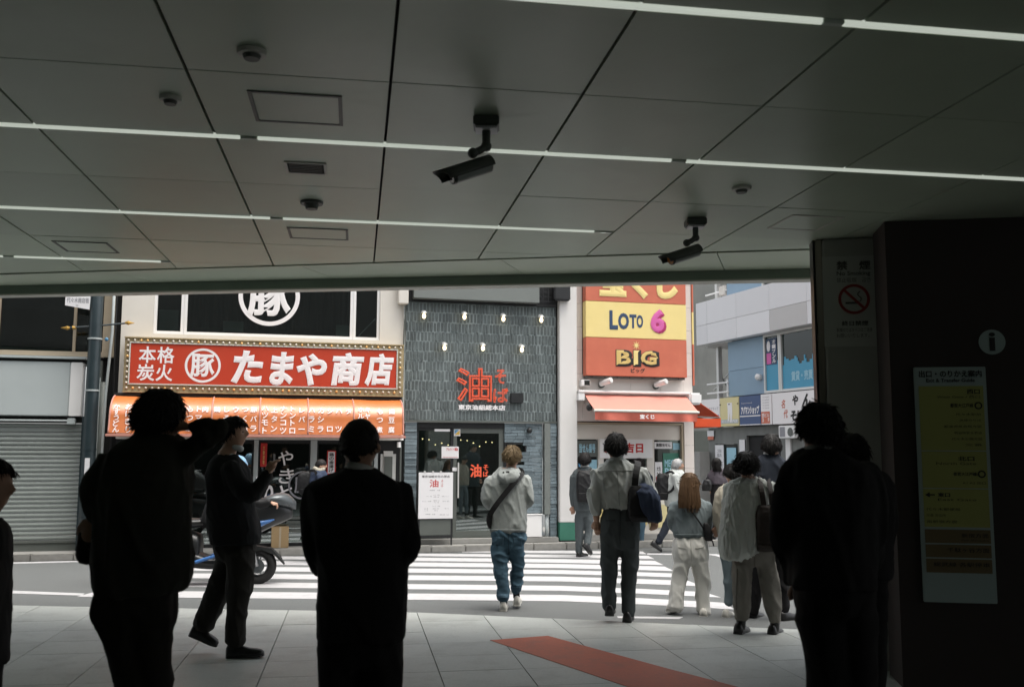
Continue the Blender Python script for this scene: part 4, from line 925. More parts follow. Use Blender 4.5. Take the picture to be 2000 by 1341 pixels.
# --- shuttered shop at the far left
sh = thing('shuttered_shop', 'closed shop with grey roller shutter and dark upstairs window at far left', 'building', FAC, (-8.2, 0, 0))
wallset(sh, M['beige'], -11, -6.50, 0.02, 0.2, 3.0, TOP, [(-10.8, -6.68, 3.075, 6.6)])
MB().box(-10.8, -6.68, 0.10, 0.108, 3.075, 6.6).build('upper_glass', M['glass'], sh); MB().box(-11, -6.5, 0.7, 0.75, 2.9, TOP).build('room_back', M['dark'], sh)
MB().box(-10.8, -6.68, 0.3, 0.31, 3.75, 6.6).build('upper_blind', M['curtain'], sh)
for x in (-7.10, -8.2, -9.3): MB().bevbox(x-.02, x+.02, 0.04, 0.09, 3.078, 6.6, 0.003).build('mullion', M['beige'], sh)
MB().bevbox(-11, -6.88, -0.10, 0.02, 2.945, 2.985, 0.006).build('canopy_edge', M['lgrey'], sh); MB().box(-11, -6.9, -0.03, 0.02, 2.905, 2.943).build('shadow_gap', M['joint'], sh)
MB().bevbox(-11, -7.11, -0.06, 0.2, 2.06, 2.90, 0.012).build('shutter_box', M['lgrey'], sh); MB().bevbox(-7.105, -6.93, -0.065, 0.2, 2.06, 2.90, 0.008).build('box_end', M['white'], sh)
MB().box(-11, -6.9, 0.03, 0.2, 1.96, 2.055).build('slot', M['joint'], sh); MB().tube([(-10.9, -0.03, 1.99), (-7.02, -0.03, 1.99)], 0.016, 8).build('guide_rod', M['lgrey'], sh); MB().bevbox(-7.12, -7.0, -0.06, 0.02, 1.93, 2.03, 0.01).build('bracket', M['lgrey'], sh)
for k in range(26):
    z = 0.165+k*0.0685
    MB().prism([(0.075, z), (0.045, z+.012), (0.040, z+.034), (0.045, z+.056), (0.075, z+.066)], 'x', -11, -6.915).build('shutter_slat', M['shutter'], sh)
MB().bevbox(-11, -6.91, 0.03, 0.09, 0.12, 0.163, 0.006).build('bottom_rail', M['slot'], sh); MB().box(-11, -6.9, 0.05, 0.2, 0.0, 0.118).build('plinth', M['slot'], sh); MB().bevbox(-6.91, -6.86, -0.03, 0.15, 0, 2.06, 0.006).build('guide_channel', M['teal'], sh)
MB().bevbox(-6.86, -6.66, 0.0, 0.2, 0, 2.94, 0.006).build('side_wall', M['slot'], sh); MB().bevbox(-6.74, -6.665, -0.06, -0.002, 0.9, 2.67, 0.006).build('white_panel', M['lgrey'], sh); MB().tube([(-6.62, -0.02, 0), (-6.62, -0.02, 2.6)], 0.05, 14).build('downpipe', M['slot'], sh, smooth=True)
# --- street lamp post with shopping street sign
lp = thing('street_post', 'dark teal street post with shopping street name plate and gold finials', 'street post', FAC, (-6.735, -0.30, 0))
MB().tube([(-6.735, -0.30, 0), (-6.735, -0.30, 0.9), (-6.735, -0.30, 2.4), (-6.735, -0.30, 3.45), (-6.735, -0.30, 6.5)], [0.105, 0.10, 0.098, 0.095, 0.095], 20).build('pole', M['teal'], lp, smooth=True)
for z in (0.95, 1.55, 2.45, 3.25): MB().tube([(-6.735, -0.30, z-.012), (-6.735, -0.30, z+.012)], 0.106, 20).build('band', M['lgrey'] if z > 2 else M['teal'], lp)
MB().tube([(-7.10, -0.32, 3.41), (-6.735, -0.30, 3.45), (-6.30, -0.30, 3.51)], 0.014, 8).build('crossarm', M['teal'], lp)
for x, z, sgn in ((-7.14, 3.405, -1), (-6.26, 3.515, 1)):
    MB().tube([(x-.05*sgn, -0.31, z), (x, -0.31, z), (x+.02*sgn, -0.31, z), (x+.09*sgn, -0.31, z)], [0.012, 0.035, 0.022, 0.003], 10).build('finial', M['finial'], lp)
MB().tube([(-7.06, -0.31, 3.41), (-7.0, -0.31, 3.415)], [0.035, 0.012], 10).build('finial', M['finial'], lp)
b = MB(); b.prism([(-7.17, 3.745), (-6.82, 3.69), (-6.80, 4.3), (-7.17, 4.32)], 'y', -0.40, -0.385); b.build('name_plate', M['paper'], lp)
text('代々木商店街', M['letgrey'], lp, -7.15, -6.83, 3.785, 3.87, -0.402, 0.02); text('街', M['letgrey'], lp, -7.02, -6.98, 3.735, 3.76, -0.402, 0.0)
MB().box(-6.85, -6.80, -0.395, -0.39, 3.75, 4.2).build('plate_bracket', M['teal'], lp); MB().box(-6.77, -6.70, -0.4035, -0.398, 0.98, 1.42).build('sticker', M['paper'], lp)
cbx = thing('cardboard_box', 'small cardboard box standing before the izakaya', 'box', FAC, (-3.85, -0.2, 0)); MB().bevbox(-3.99, -3.72, -0.24, -0.02, 0.005, 0.33, 0.006).build('carton', M['cardboard'], cbx); MB().box(-3.87, -3.84, -0.2425, -0.2405, 0.006, 0.329).build('tape', M['beige'], cbx)

# ------------------------------------------------------------------ side street building (SEC frame)
sc = thing('blue_panel_building', 'side street building with pale panel band and blue wall panels', 'building', SEC, (1, 0, 0))
MB().box(-0.52, 6.0, 0.10, 3.0, 0, TOP+2).build('core', M['seamdark'], sc)
xs = [-1.60, -1.06, 0.32, 1.71, 3.12, 4.5]
for i in range(5):
    for (z0, z1) in ((4.362, 4.868), (4.876, 5.49)):
        MB().box(xs[i]+.004, xs[i+1]-.004, -0.30, -0.02, z0, z1).build('pale_panel', M['panelgrey'] if (i == 3 and z0 < 4.5) else M['panelwhite'], sc)
MB().box(-1.58, 4.5, -0.27, 0.09, 4.40, 5.47).build('band_core', M['seamdark'], sc)
for (z0, z1) in ((2.95, 3.595), (3.603, 4.35), (5.50, 6.2)):
    MB().box(-0.55, 0.99, 0.0, 0.095, z0, z1).build('blue_panel', M['panelblue'], sc)
for a, c in ((1.02, 1.66), (1.67, 3.05), (3.06, 4.4)):
    f_ = winframe(sc, M['alu'], a, c, 2.95, 4.355, -0.02, 0.055, 0.08); MB().box(a+.06, c-.06, 0.03, 0.036, 3.0, 4.30).build('pane', M['glass'], f_)
    f_ = winframe(sc, M['alu'], a, c, 5.52, 6.4, -0.02, 0.055, 0.08); MB().box(a+.06, c-.06, 0.03, 0.036, 5.58, 6.34).build('pane', M['glass'], f_)
    random.seed(int(a*100)); x = a+.06; pts = [(x, 3.005)]
    pts2 = []
    while x < c-.07:
        w_ = random.uniform(.04,.12); h = 3.55+random.uniform(0, .22); pts2 += [(x, h), (min(x+w_, c-.062), h)]; x += w_
    MB().prism([(a+.062, 3.004)] + [(c-.062, 3.004)] + pts2[::-1], 'y', 0.018, 0.024).build('window_film', M['filmblue'], sc)
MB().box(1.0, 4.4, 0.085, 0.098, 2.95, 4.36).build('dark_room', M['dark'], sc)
text('賃貸・売買', M['filmlight'], sc, 2.05, 2.85, 3.17, 3.40, 0.015, 0.03)
MB().box(1.10, 1.52, 0.012, 0.02, 3.62, 4.25).build('window_poster', M['lotoblue'], sc); text(vtext('オープンル'), M['signwhite'], sc, 1.34, 1.48, 3.65, 4.22, 0.010, 0.03, name='poster_lettering'); MB().box(1.12, 1.30, 0.006, 0.010, 3.64, 3.90).build('poster_patch', M['pink'], sc); MB().prism([(1.2+.07*math.cos(t*.5), 4.07+.13*math.sin(t*.5)) for t in range(13)][:-1], 'y', 0.006, 0.011).build('poster_patch', M['signwhite'], sc)
MB().box(1.75, 2.05, 0.05, 0.06, 3.0, 4.3).build('inner_curtain', M['guidebrown'], sc)
for (x, z) in ((0.86, 3.35), (0.86, 5.98)): MB().tube([(x, 0.0, z), (x, -0.10, z), (x, -0.14, z-.02)], [0.075, 0.085, 0.04], 14).build('vent_cowl', M['white'], sc, smooth=True)
# open escape stair bay at the left end: posts and rails
for x in (-1.2,): MB().bevbox(x-.09, x+.02, 0.1, 0.22, 0, 4.36, 0.006).build('stair_post', M['alu'], sc); MB().bevbox(x-.09, x+.02, 0.1, 0.22, 5.5, 7, 0.006).build('stair_post', M['alu'], sc)
for (z, z2) in ((3.32, 3.32), (3.08, 3.08), (5.72, 5.72)): MB().tube([(-1.55, -0.02, z), (-0.53, -0.02, z2)], 0.022, 8).build('hand_rail', M['white'], sc)
MB().tube([(-0.60, 0.0, 2.96), (-0.60, 0.0, 3.4)], 0.03, 8).build('rail_post', M['white'], sc); MB().box(-1.62, -0.53, -0.02, 0.6, 5.492, 5.53).build('stair_slab', M['panelwhite'], sc); MB().box(-1.60, -0.55, 0.0, 0.9, 4.30, 4.355).build('stair_soffit', M['panelgrey'], sc)
MB().tube([(-1.9, 0.4, 3.2), (-0.9, 0.4, 3.75)], 0.02, 6).build('stair_rail', M['alu'], sc); MB().tube([(-1.5, 0.35, 3.6), (-0.55, 0.35, 2.6)], 0.02, 6).build('stair_stringer', M['slot'], sc)
MB().bevbox(-0.85, -0.57, -0.05, 0.1, 5.62, 5.85, 0.01).build('vent_hood', M['cream'], sc)
ct = thing('alley_building', 'mottled grey concrete building at the end of the alley', 'building', WLD, (7, 31, 0)); MB().box(3.5, 12, 30.5, 31.5, 0, 10).build('wall', M['mottled'], ct); MB().tube([(5.62, 30.4, 0), (5.62, 30.4, 9)], 0.09, 12).build('downpipe', M['lgrey'], ct); MB().box(5.8, 6.6, 30.42, 30.48, 1.0, 2.2).build('door', M['slot'], ct); MB().box(5.70, 5.85, 30.44, 30.48, 4, 9).build('drain_stain', M['concrete'], ct)
# sign row over the ground floor shops
SR = [('clinic_signboard', 'white signboard with triangle emblem at left of the side street sign row', -1.66, -0.78, 'signwhite'), ('tailor_signboard', 'cream yellow signboard with a pale trouser shape', -0.77, 0.10, 'creamsign'), ('agency_signboard', 'navy blue signboard with white katakana lettering', 0.12, 1.03, 'navysign'), ('notice_signboard', 'narrow white signboard with red square beside the navy sign', 1.035, 1.47, 'signwhite'), ('restaurant_signboard', 'wide white signboard with red and black brush lettering near the steel post', 1.50, 3.3, 'signwhite')]
for nm, lab, a, c, mm in SR:
    o = thing(nm, lab, 'sign', SEC, (a, -0.12, 2.18), 'signs over the side street shops')
    MB().bevbox(a+.004, c-.004, -0.14, 0.09, 2.19, 2.915, 0.006).build('board', M[mm], o); y = -0.1425
    if a < -1.5:
        MB().prism([(-1.58, 2.50), (-1.47, 2.50), (-1.47, 2.72)], 'y', y-.002, y).build('emblem', M['lotoblue'], o); MB().prism([(-1.465, 2.50), (-1.35, 2.50), (-1.465, 2.72)], 'y', y-.002, y).build('emblem', M['ochre'], o)
        text('アクティブ', M['letgrey'], o, -1.30, -0.84, 2.62, 2.70, y, 0.01); text('Open Room', M['skyblue'], o, -1.28, -0.82, 2.42, 2.53, y, 0.02); text('英会話', M['letgrey'], o, -1.10, -0.82, 2.30, 2.38, y, 0.01)
    elif a < 0:
        MB().prism([(-.42,2.78),(-.20,2.78),(-.19,2.5),(-.23,2.30),(-.29,2.30),(-.30,2.55),(-.345,2.33),(-.40,2.33),(-.40,2.6)], 'y', y-.004, y).build('trouser_shape', M['signwhite'], o)
        MB().box(-0.745, 0.075, y-.002, y, 2.26, 2.36).build('band', M['lgrey'], o); text('スーツ専門店', M['signwhite'], o, -0.70, 0.04, 2.275, 2.345, y-.004, 0.02)
        for x in (-.74, -.33, .06): MB().box(x-.03, x+.03, y-.006, y-.0045, 2.73, 2.76).build('clip', M['letblack'], o)
    elif a < 1:
        text('アパマンショップ', M['signwhite'], o, 0.20, 0.97, 2.46, 2.66, y, 0.05, shear=0.1); MB().box(0.13, 1.02, y-.002, y, 2.405, 2.43).build('rule', M['signwhite'], o); text('Apaman Property', M['signwhite'], o, 0.22, 0.68, 2.72, 2.75, y, 0.0); MB().box(0.13, 1.02, y-.002, y, 2.195, 2.215).build('rule', M['signwhite'], o)
    elif a < 1.2:
        MB().box(1.05, 1.40, y-.002, y, 2.22, 2.50).build('red_square', M['lotored'], o); text('西ビル\n３　F', M['signwhite'], o, 1.08, 1.38, 2.25, 2.47, y-.003, 0.02)
        for k in range(5): text('仲介 管理 相談', M['letgrey'], o, 1.12, 1.38, 2.57+k*.065, 2.595+k*.065, y, 0.0)
    else:
        text('名', M['lotored'], o, 1.86, 2.02, 2.55, 2.75, y, 0.02, shear=.2); text('代', M['lotored'], o, 1.94, 2.10, 2.32, 2.52, y, 0.02, shear=.2); text('や', M['letblack'], o, 2.28, 2.50, 2.60, 2.84, y, 0.05, shear=.2); text('ん', M['letblack'], o, 2.62, 2.95, 2.55, 2.85, y, 0.05, shear=.2); text('そば', M['letblack'], o, 2.2, 2.7, 2.25, 2.5, y, 0.05)
# ground floor of that building
gf = wallset(sc, M['mottled'], -1.62, 6.0, 0.03, 0.099, 0.0, 2.17, [(0.15, 1.55, 0.0, 1.95), (-1.3, -0.25, 0.1, 1.75)], 'ground_floor')
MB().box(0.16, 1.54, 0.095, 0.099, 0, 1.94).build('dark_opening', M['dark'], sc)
MB().bevbox(1.75, 2.35, -0.16, 0.02, 1.86, 2.15, 0.01).build('air_conditioner', M['white'], sc); MB().tube([(2.2, -0.165, 2.0), (2.2, -0.17, 2.0)], 0.10, 16).build('fan_grille', M['slot'], sc); MB().box(1.80, 2.0, -0.166, -0.162, 1.90, 2.12).build('unit_panel', M['letgrey'], sc)
MB().bevbox(1.80, 1.98, -0.02, 0.03, 0, 1.85, 0.006).build('door_post', M['white'], sc)
for a, c, d, e, mm in ((-1.25, -0.85, .35, 1.72, 'paper'), (-0.70, -0.28, 1.0, 1.65, 'filmlight'), (-0.70, -0.28, .75, .95, 'letred'), (-0.70,-0.28,.97,1.20,'paper'), (-0.12, 0.12, 1.45, 1.85, 'paper'), (-1.62, -1.30, 1.95, 2.10, 'paper'), (-1.60, -1.32, 1.86, 1.95, 'lotored')):
    MB().box(a, c, -0.01, 0.0, d, e).build('poster_sheet', M[mm], sc)
MB().box(-1.22, -0.3, 0.04, 0.05, 0.1, 1.74).build('shop_glass', M['glassd'], sc); text('ご利用\n案内', M['letgrey'], sc, -1.15, -0.95, 1.4, 1.62, -0.0115, 0.01); text('不動産　賃貸\n売買　仲介\n駐車場', M['letgrey'], sc, -1.2, -0.9, .7, 1.25, -0.0115, 0.0)
MB().bevbox(-1.75, -1.45, -0.35, -0.05, 0, 1.55, 0.01).build('meter_cabinet', M['concrete'], sc)
# ------------------------------------------------------------------ people
def fabric(name, col, rough=0.85, var=0.16, bump=0.12, scale=14, wr=0.012):
    m = mat(name, col, rough, var, scale, bump, 320, spec=0.25)
    nt = m.node_tree; N = nt.nodes; Lk = nt.links; bs = N['Principled BSDF']; b0 = bs.inputs['Normal'].links[0].from_socket
    mp = N.new('ShaderNodeMapping'); mp.inputs['Scale'].default_value = (1.0, 1.0, 0.55); mp.inputs['Rotation'].default_value = (0.2, 0.5, 0.3)
    Lk.new(N['Texture Coordinate'].outputs['Object'], mp.inputs['Vector'])
    nz = N.new('ShaderNodeTexNoise'); nz.noise_type = 'RIDGED_MULTIFRACTAL'; nz.inputs['Scale'].default_value = 11.0; nz.inputs['Detail'].default_value = 2.5; nz.inputs['Distortion'].default_value = 1.2
    Lk.new(mp.outputs[0], nz.inputs['Vector'])
    bp = N.new('ShaderNodeBump'); bp.inputs['Strength'].default_value = 0.5; bp.inputs['Distance'].default_value = wr
    Lk.new(nz.outputs['Fac'], bp.inputs['Height']); Lk.new(b0, bp.inputs['Normal']); Lk.new(bp.outputs[0], bs.inputs['Normal'])
    return m
C = {}
C['skin'] = mat('skin', (0.42,0.245,0.17), 0.5, 0.08, 8, spec=0.35)
C['hairblack'] = mat('hair_black', (0.008,0.0065,0.006), 0.6, 0.3, 60, 0.3, 200, spec=0.3, stretch=(1,1,0.2))
C['hairbrown'] = mat('hair_brown', (0.085,0.048,0.024), 0.6, 0.55, 60, 0.3, 200, spec=0.2, stretch=(1,1,0.15))
C['hairblond'] = mat('hair_light_brown', (0.14,0.098,0.052), 0.6, 0.5, 60, 0.3, 200, spec=0.25, stretch=(1,1,0.2))
C['hairgrey'] = mat('hair_grey', (0.33,0.33,0.33), 0.5, 0.35, 60, 0.3, 200, spec=0.5, stretch=(1,1,0.2))
C['suitdark'] = fabric('charcoal_suit', (0.011,0.012,0.013)); C['suitblack'] = fabric('black_suit', (0.014,0.013,0.014)); C['suitnavy'] = fabric('navy_suit', (0.022,0.027,0.038)); C['suitgrey'] = fabric('grey_suit', (0.075,0.088,0.092))
C['shirtwhite'] = fabric('white_cotton', (0.62,0.62,0.61), 0.8, 0.04, 0.05); C['shirtgrey'] = fabric('pale_grey_shirt', (0.42,0.44,0.425), 0.8, 0.10)
C['hoodie'] = fabric('grey_marl_hoodie', (0.31,0.33,0.32), 0.95, 0.14, 0.25, 40); C['denim'] = fabric('blue_denim', (0.052,0.098,0.135), 0.85, 0.5, 0.2, 5, 0.02); C['denimgrey'] = fabric('grey_blue_denim', (0.16,0.20,0.22), 0.85, 0.3, 0.2, 6)
C['charcoal'] = fabric('charcoal_trousers', (0.055,0.064,0.066)); C['darkolive'] = fabric('dark_olive_cloth', (0.028,0.028,0.022)); C['brownblack'] = fabric('black_brown_cloth', (0.020,0.018,0.015))
C['sweater'] = fabric('slate_grey_sweater', (0.16,0.19,0.20), 0.95, 0.16, 0.3, 30); C['whitetr'] = fabric('off_white_trousers', (0.68,0.67,0.63), 0.85, 0.05, 0.08)
C['blouse'] = fabric('sheer_pale_blouse', (0.47,0.49,0.46), 0.8, 0.10, 0.1); C['taupe'] = fabric('taupe_trousers', (0.19,0.178,0.155), 0.85, 0.15); C['beigecoat'] = fabric('beige_coat', (0.36,0.33,0.27), 0.85, 0.1)
C['mauve'] = fabric('mauve_grey_top', (0.10,0.085,0.10)); C['leather'] = mat('black_leather', (0.012,0.012,0.012), 0.35, 0.2, 20, spec=0.5); C['brownshoe'] = mat('brown_leather', (0.09,0.04,0.025), 0.4)
C['sneaker'] = mat('white_sneaker', (0.62,0.60,0.55), 0.6, 0.06); C['blackcloth'] = fabric('black_nylon', (0.014,0.014,0.015), 0.6); C['navycoat'] = fabric('navy_coat', (0.030,0.042,0.075), 0.8)
C['brownbag'] = fabric('dark_brown_bag', (0.030,0.022,0.018), 0.6); C['mask'] = fabric('white_mask', (0.45,0.47,0.47), 0.8, 0.04, 0.02); C['sock'] = fabric('black_sock', (0.012,0.012,0.012)); C['eye'] = mat('eye', (0.05,0.035,0.03), 0.15, spec=0.7)

def remesh(mb, voxel, smooth=3, sfac=0.5):
    me = mb.mesh('tmp'); ob = bpy.data.objects.new('tmp', me); COL.objects.link(ob)
    r = ob.modifiers.new('r', 'REMESH'); r.mode = 'VOXEL'; r.voxel_size = voxel
    if smooth: s = ob.modifiers.new('s', 'SMOOTH'); s.factor = sfac; s.iterations = smooth
    dg = bpy.context.evaluated_depsgraph_get(); dg.update()
    out = bpy.data.meshes.new_from_object(ob.evaluated_get(dg))
    bpy.data.objects.remove(ob); bpy.data.meshes.remove(me); return out
def folds(me, amp, fs=(9, 9, 3.5), seed=0, amp2=0.0):
    n = len(me.vertices); co = np.zeros(n*3, dtype=np.float32); no = np.zeros(n*3, dtype=np.float32)
    me.vertices.foreach_get('co', co); me.vertex_normals.foreach_get('vector', no); co = co.reshape(-1,3); no = no.reshape(-1,3)
    d = np.zeros(n)
    for i in range(n):
        p = co[i]; q = (p[0]*fs[0]+seed*3.1+1.5*p[2], p[1]*fs[1]+seed, p[2]*fs[2]-seed*1.7+2.0*p[0])
        a = mnoise.noise(q); b = mnoise.noise((q[0]*2.1+5, q[1]*2.1, q[2]*2.4)); c_ = mnoise.noise((p[0]*5+seed, p[1]*5, p[2]*3))
        ra, rb = 1-min(1, abs(a)*2.6), 1-min(1, abs(b)*2.4)
        d[i] = 1.25*amp*(1.9*ra*ra*(0.6+c_) + 0.9*rb*rb*(0.5-c_) - 0.6)
    co += no*d[:, None]; me.vertices.foreach_set('co', co.reshape(-1)); me.update()
def cat_pts(pts, step):
    """Catmull-Rom resample of tuples"""
    P = [np.array(p, dtype=float) for p in pts]; out = []
    for i in range(len(P)-1):
        p0 = P[max(i-1, 0)]; p1 = P[i]; p2 = P[i+1]; p3 = P[min(i+2, len(P)-1)]
        L = np.linalg.norm(p2[:3]-p1[:3]); k = max(2, int(L/step))
        for t in np.linspace(0, 1, k, endpoint=False):
            out.append(0.5*((2*p1) + (-p0+p2)*t + (2*p0-5*p1+4*p2-p3)*t*t + (-p0+3*p1-3*p2+p3)*t**3))
    out.append(P[-1]); return out

class Person:
    def __init__(s, label, Y, foot, zf=0.0, cat='person', group=None):
        s.Y = Y; p = atY(foot[0], foot[1], Y); s.root = thing('person', label, 'person', WLD, (p.x, Y, zf), group); s.inner = []; s.skin = MB(); s.k = Y/FPX; s.zf = zf; s.seed = random.random()*20
    def W(s, px, py, dy=0.0): return atY(px, py, s.Y+dy)
    def rows(s, mb, rows, e=2.5, shrink=1.0, keep=True):
        """rows: (py, xl, xr, half depth m, dy) -> horizontal super-ellipse rings lofted"""
        R = []
        for r in rows:
            py, xl, xr, hd = r[:4]; dy = r[4] if len(r) > 4 else 0.0
            c = s.W((xl+xr)/2, py, dy); R.append((c.x, c.y, c.z, (xr-xl)/2*(s.Y+dy)/FPX, hd))
        R = sorted(R, key=lambda r: -r[2]); R = cat_pts(R, 0.04)
        n = 26; b = len(mb.v)
        top = R[0].copy(); bot = R[-1].copy()
        for r, sc_ in [(top, .55)] + [(r, 1) for r in R] + [(bot, .55)]:
            for k in range(n):
                t = 2*math.pi*k/n; ct, st = math.cos(t), math.sin(t)
                fx = abs(ct)**(2/e)*(1 if ct >= 0 else -1); fy = abs(st)**(2/e)*(1 if st >= 0 else -1)
                mb.v.append((r[0]+r[3]*shrink*sc_*fx, r[1]+r[4]*shrink*sc_*fy, r[2]))
        m = len(R)+2
        for i in range(m-1):
            for k in range(n): mb.f.append((b+i*n+k, b+i*n+(k+1) % n, b+(i+1)*n+(k+1) % n, b+(i+1)*n+k))
        mb.f.append(tuple(b+k for k in range(n))); mb.f.append(tuple(b+(m-1)*n+k for k in range(n))[::-1])
        if keep: s.inner.append(('r', rows, e))
    def limb(s, mb, pts, shrink=1.0, keep=True, ratio=1.0):
        """pts: (px, py, dy, r px)"""
        Q = []
        for p in pts:
            c = s.W(p[0], p[1], p[2]); Q.append((c.x, c.y, c.z, p[3]*(s.Y+p[2])/FPX*shrink))
        Q = cat_pts(Q, 0.03)
        P = [Vector(q[:3]) for q in Q]; r = [max(0.003, q[3]) for q in Q]
        d0 = (P[0]-P[1]).normalized(); d1 = (P[-1]-P[-2]).normalized()
        P = [P[0]+d0*r[0]*0.5] + P + [P[-1]+d1*r[-1]*0.5]; r = [r[0]*0.6] + r + [r[-1]*0.6]
        mb.tube(P, r, 16, True, ratio)
        if keep: s.inner.append(('l', pts, ratio))
    def wear(s, name, m, rows=(), limbs=(), voxel=0.013, fold=0.004, fs=(9,9,3.5), smooth=3, label=None, e=2.5, keep=True):
        mb = MB()
        if name in ('trousers', 'jeans'):
            rows = [list(r[:-2]) + [(r[-2][0], r[-2][1], r[-2][2], r[-2][3]*.9) + tuple(r[-2][4:]), (r[-1][0], r[-1][1]+2, r[-1][2]-2, r[-1][3]*.66) + tuple(r[-1][4:])] for r in rows]
        for r in rows: s.rows(mb, r, e, keep=keep)
        for l in limbs: s.limb(mb, l, keep=keep)
        me = remesh(mb, voxel, smooth)
        if fold: folds(me, fold, fs, s.seed+len(name))
        o = link_mesh(name, me, m, s.root, smooth=True)
        if label: o['label'] = label
        return o
    def shoe(s, m, heel, toe, dyh=0.0, dyt=0.0, w=4.5, h=6.0, sole=None, name='shoe'):
        a, b_ = s.W(heel[0], heel[1], dyh), s.W(toe[0], toe[1], dyt)
        d = b_-a; L = d.length
        if L < 0.20: d = d/L*0.26; b_ = a+d; L = 0.26
        ax = d.normalized(); up = Vector((0,0,1)); up = (up-ax*up.dot(ax)).normalized(); sd_ = ax.cross(up)
        hw, hh = w*s.Y/FPX, h*s.Y/FPX
        prof_ = [(-0.02, .55, .75), (0.03, .85, 1.0), (0.22, .86, 1.05), (0.42, .82, .82), (0.62, .98, .62), (0.82, .98, .52), (0.95, .72, .42), (1.02, .35, .25)]
        mb = MB(); n = 16; bse = len(mb.v)
        for t, fw_, fh in prof_:
            c = a + d*t
            for k in range(n):
                th = 2*math.pi*k/n; x = math.cos(th); z = math.sin(th)
                zz = max(z, -0.02)
                mb.v.append(tuple(c + sd_*hw*fw_*abs(x)**0.8*(1 if x > 0 else -1) + up*(hh*2*fh*zz)))
        m_ = len(prof_)
        for i in range(m_-1):
            for k in range(n): mb.f.append((bse+i*n+k, bse+i*n+(k+1) % n, bse+(i+1)*n+(k+1) % n, bse+(i+1)*n+k))
        mb.f.append(tuple(bse+k for k in range(n))); mb.f.append(tuple(bse+(m_-1)*n+k for k in range(n)))
        o = mb.build(name, m, s.root, smooth=True)
        sb_ = MB(); pts = []
        for t, fw_, fh in prof_: pts.append((t, fw_))
        ring_ = [a+d*t+sd_*hw*1.04*f for t, f in pts] + [a+d*t-sd_*hw*1.04*f for t, f in pts[::-1]]
        nn_ = len(ring_); th_ = 0.016
        sb_.add([tuple(p-up*0.001) for p in ring_]+[tuple(p-up*th_) for p in ring_], [tuple(range(nn_)), tuple(range(nn_, 2*nn_))[::-1]]+[(i, (i+1) % nn_, nn_+(i+1) % nn_, nn_+i) for i in range(nn_)])
        sb_.build('sole', sole or C['leather'], o)
        return o
    def hand(s, px, py, dy, dirv, nrm_=(0,1,0), size=1.0, curl=0.5, side=1):
        W = s.W(px, py, dy); D = Vector(dirv).normalized(); N_ = Vector(nrm_); N_ = (N_-D*N_.dot(D)).normalized(); L = D.cross(N_)*side; k = size
        mb = s.skin
        mb.tube([W-D*.03*k, W, W+D*.045*k, W+D*.085*k, W+D*.10*k], [.020*k,.024*k,.036*k,.038*k,.026*k], 14, True, 0.55) if abs(Vector((1,0,0)).dot(L)) < 2 else None
        for i, (o_, ln) in enumerate(((-.030,.066),(-.010,.076),(.011,.070),(.031,.054))):
            p0 = W+D*.075*k+L*o_*k; a1 = curl*0.5; a2 = curl*1.3; d1 = (D*math.cos(a1)+N_*math.sin(a1)); d2 = (D*math.cos(a2)+N_*math.sin(a2))
            p1 = p0+d1*ln*.6*k; p2 = p1+d2*ln*.55*k
            mb.tube([p0, p0.lerp(p1,.5), p1, p1.lerp(p2,.6), p2], [.0105*k,.010*k,.0098*k,.009*k,.006*k], 8)
        t0 = W+D*.02*k-L*.028*k; t1 = t0+(D*.7-L*.55+N_*.25).normalized()*.04*k; t2 = t1+(D*.85-L*.15+N_*.4).normalized()*.032*k
        mb.tube([t0, t1, t2], [.014*k,.012*k,.008*k], 8)
    def head(s, cx, top, chin, yaw=0.0, tilt=0.0, dy=0.0, neck=None, lean=0.0):
        """yaw degrees: 0 looks away from the camera, -90 looks to the right"""
        hh = (chin-top)*s.k; c = s.W(cx, (top+chin)/2, dy)
        R = Matrix.Rotation(math.radians(yaw), 4, 'Z') @ Matrix.Rotation(math.radians(tilt), 4, 'X') @ Matrix.Rotation(math.radians(lean), 4, 'Y')
        s.hm = Matrix.Translation(c) @ R; s.hh = hh
        nu, nv = 40, 30; b = MB(); G = lambda x, m_, w: math.exp(-((x-m_)/w)**2)
        for j in range(nv+1):
            ph = math.pi*j/nv
            for i in range(nu):
                th = 2*math.pi*i/nu
                x, y, z = math.sin(ph)*math.sin(th), math.sin(ph)*math.cos(th), math.cos(ph)
                jaw = max(0.0, -z-0.05); wx = 0.335*(1-0.42*jaw**1.4); wy = 0.40*(1-0.22*jaw)
                X, Y_, Z = x*wx, y*wy + (0.05*jaw if y > 0 else 0.0), z*0.49
                if y < 0: Y_ -= 0.03*G(z, .15, .5); Y_ *= 1-0.35*max(0, -z-.25)
                if y > 0.2:
                    Y_ += 0.115*G(X, 0, .05)*G(Z, -.06, .075)*(1.0) + 0.05*G(X, 0, .045)*G(Z, .03, .08)
                    Y_ += 0.022*G(abs(X), .12, .09)*G(Z, .085, .04) - 0.045*G(abs(X), .125, .06)*G(Z, .02, .045)
                    Y_ += 0.028*G(X, 0, .10)*G(Z, -.235, .03) - 0.015*G(X, 0, .10)*G(Z, -.262, .012) + 0.026*G(X, 0, .09)*G(Z, -.285, .025) + 0.04*G(X, 0, .10)*G(Z, -.41, .06)
                b.v.append(tuple(s.hm @ Vector((X*hh, Y_*hh, Z*hh))))
        for j in range(nv):
            for i in range(nu): b.f.append((j*nu+i, (j+1)*nu+i, (j+1)*nu+(i+1) % nu, j*nu+(i+1) % nu))
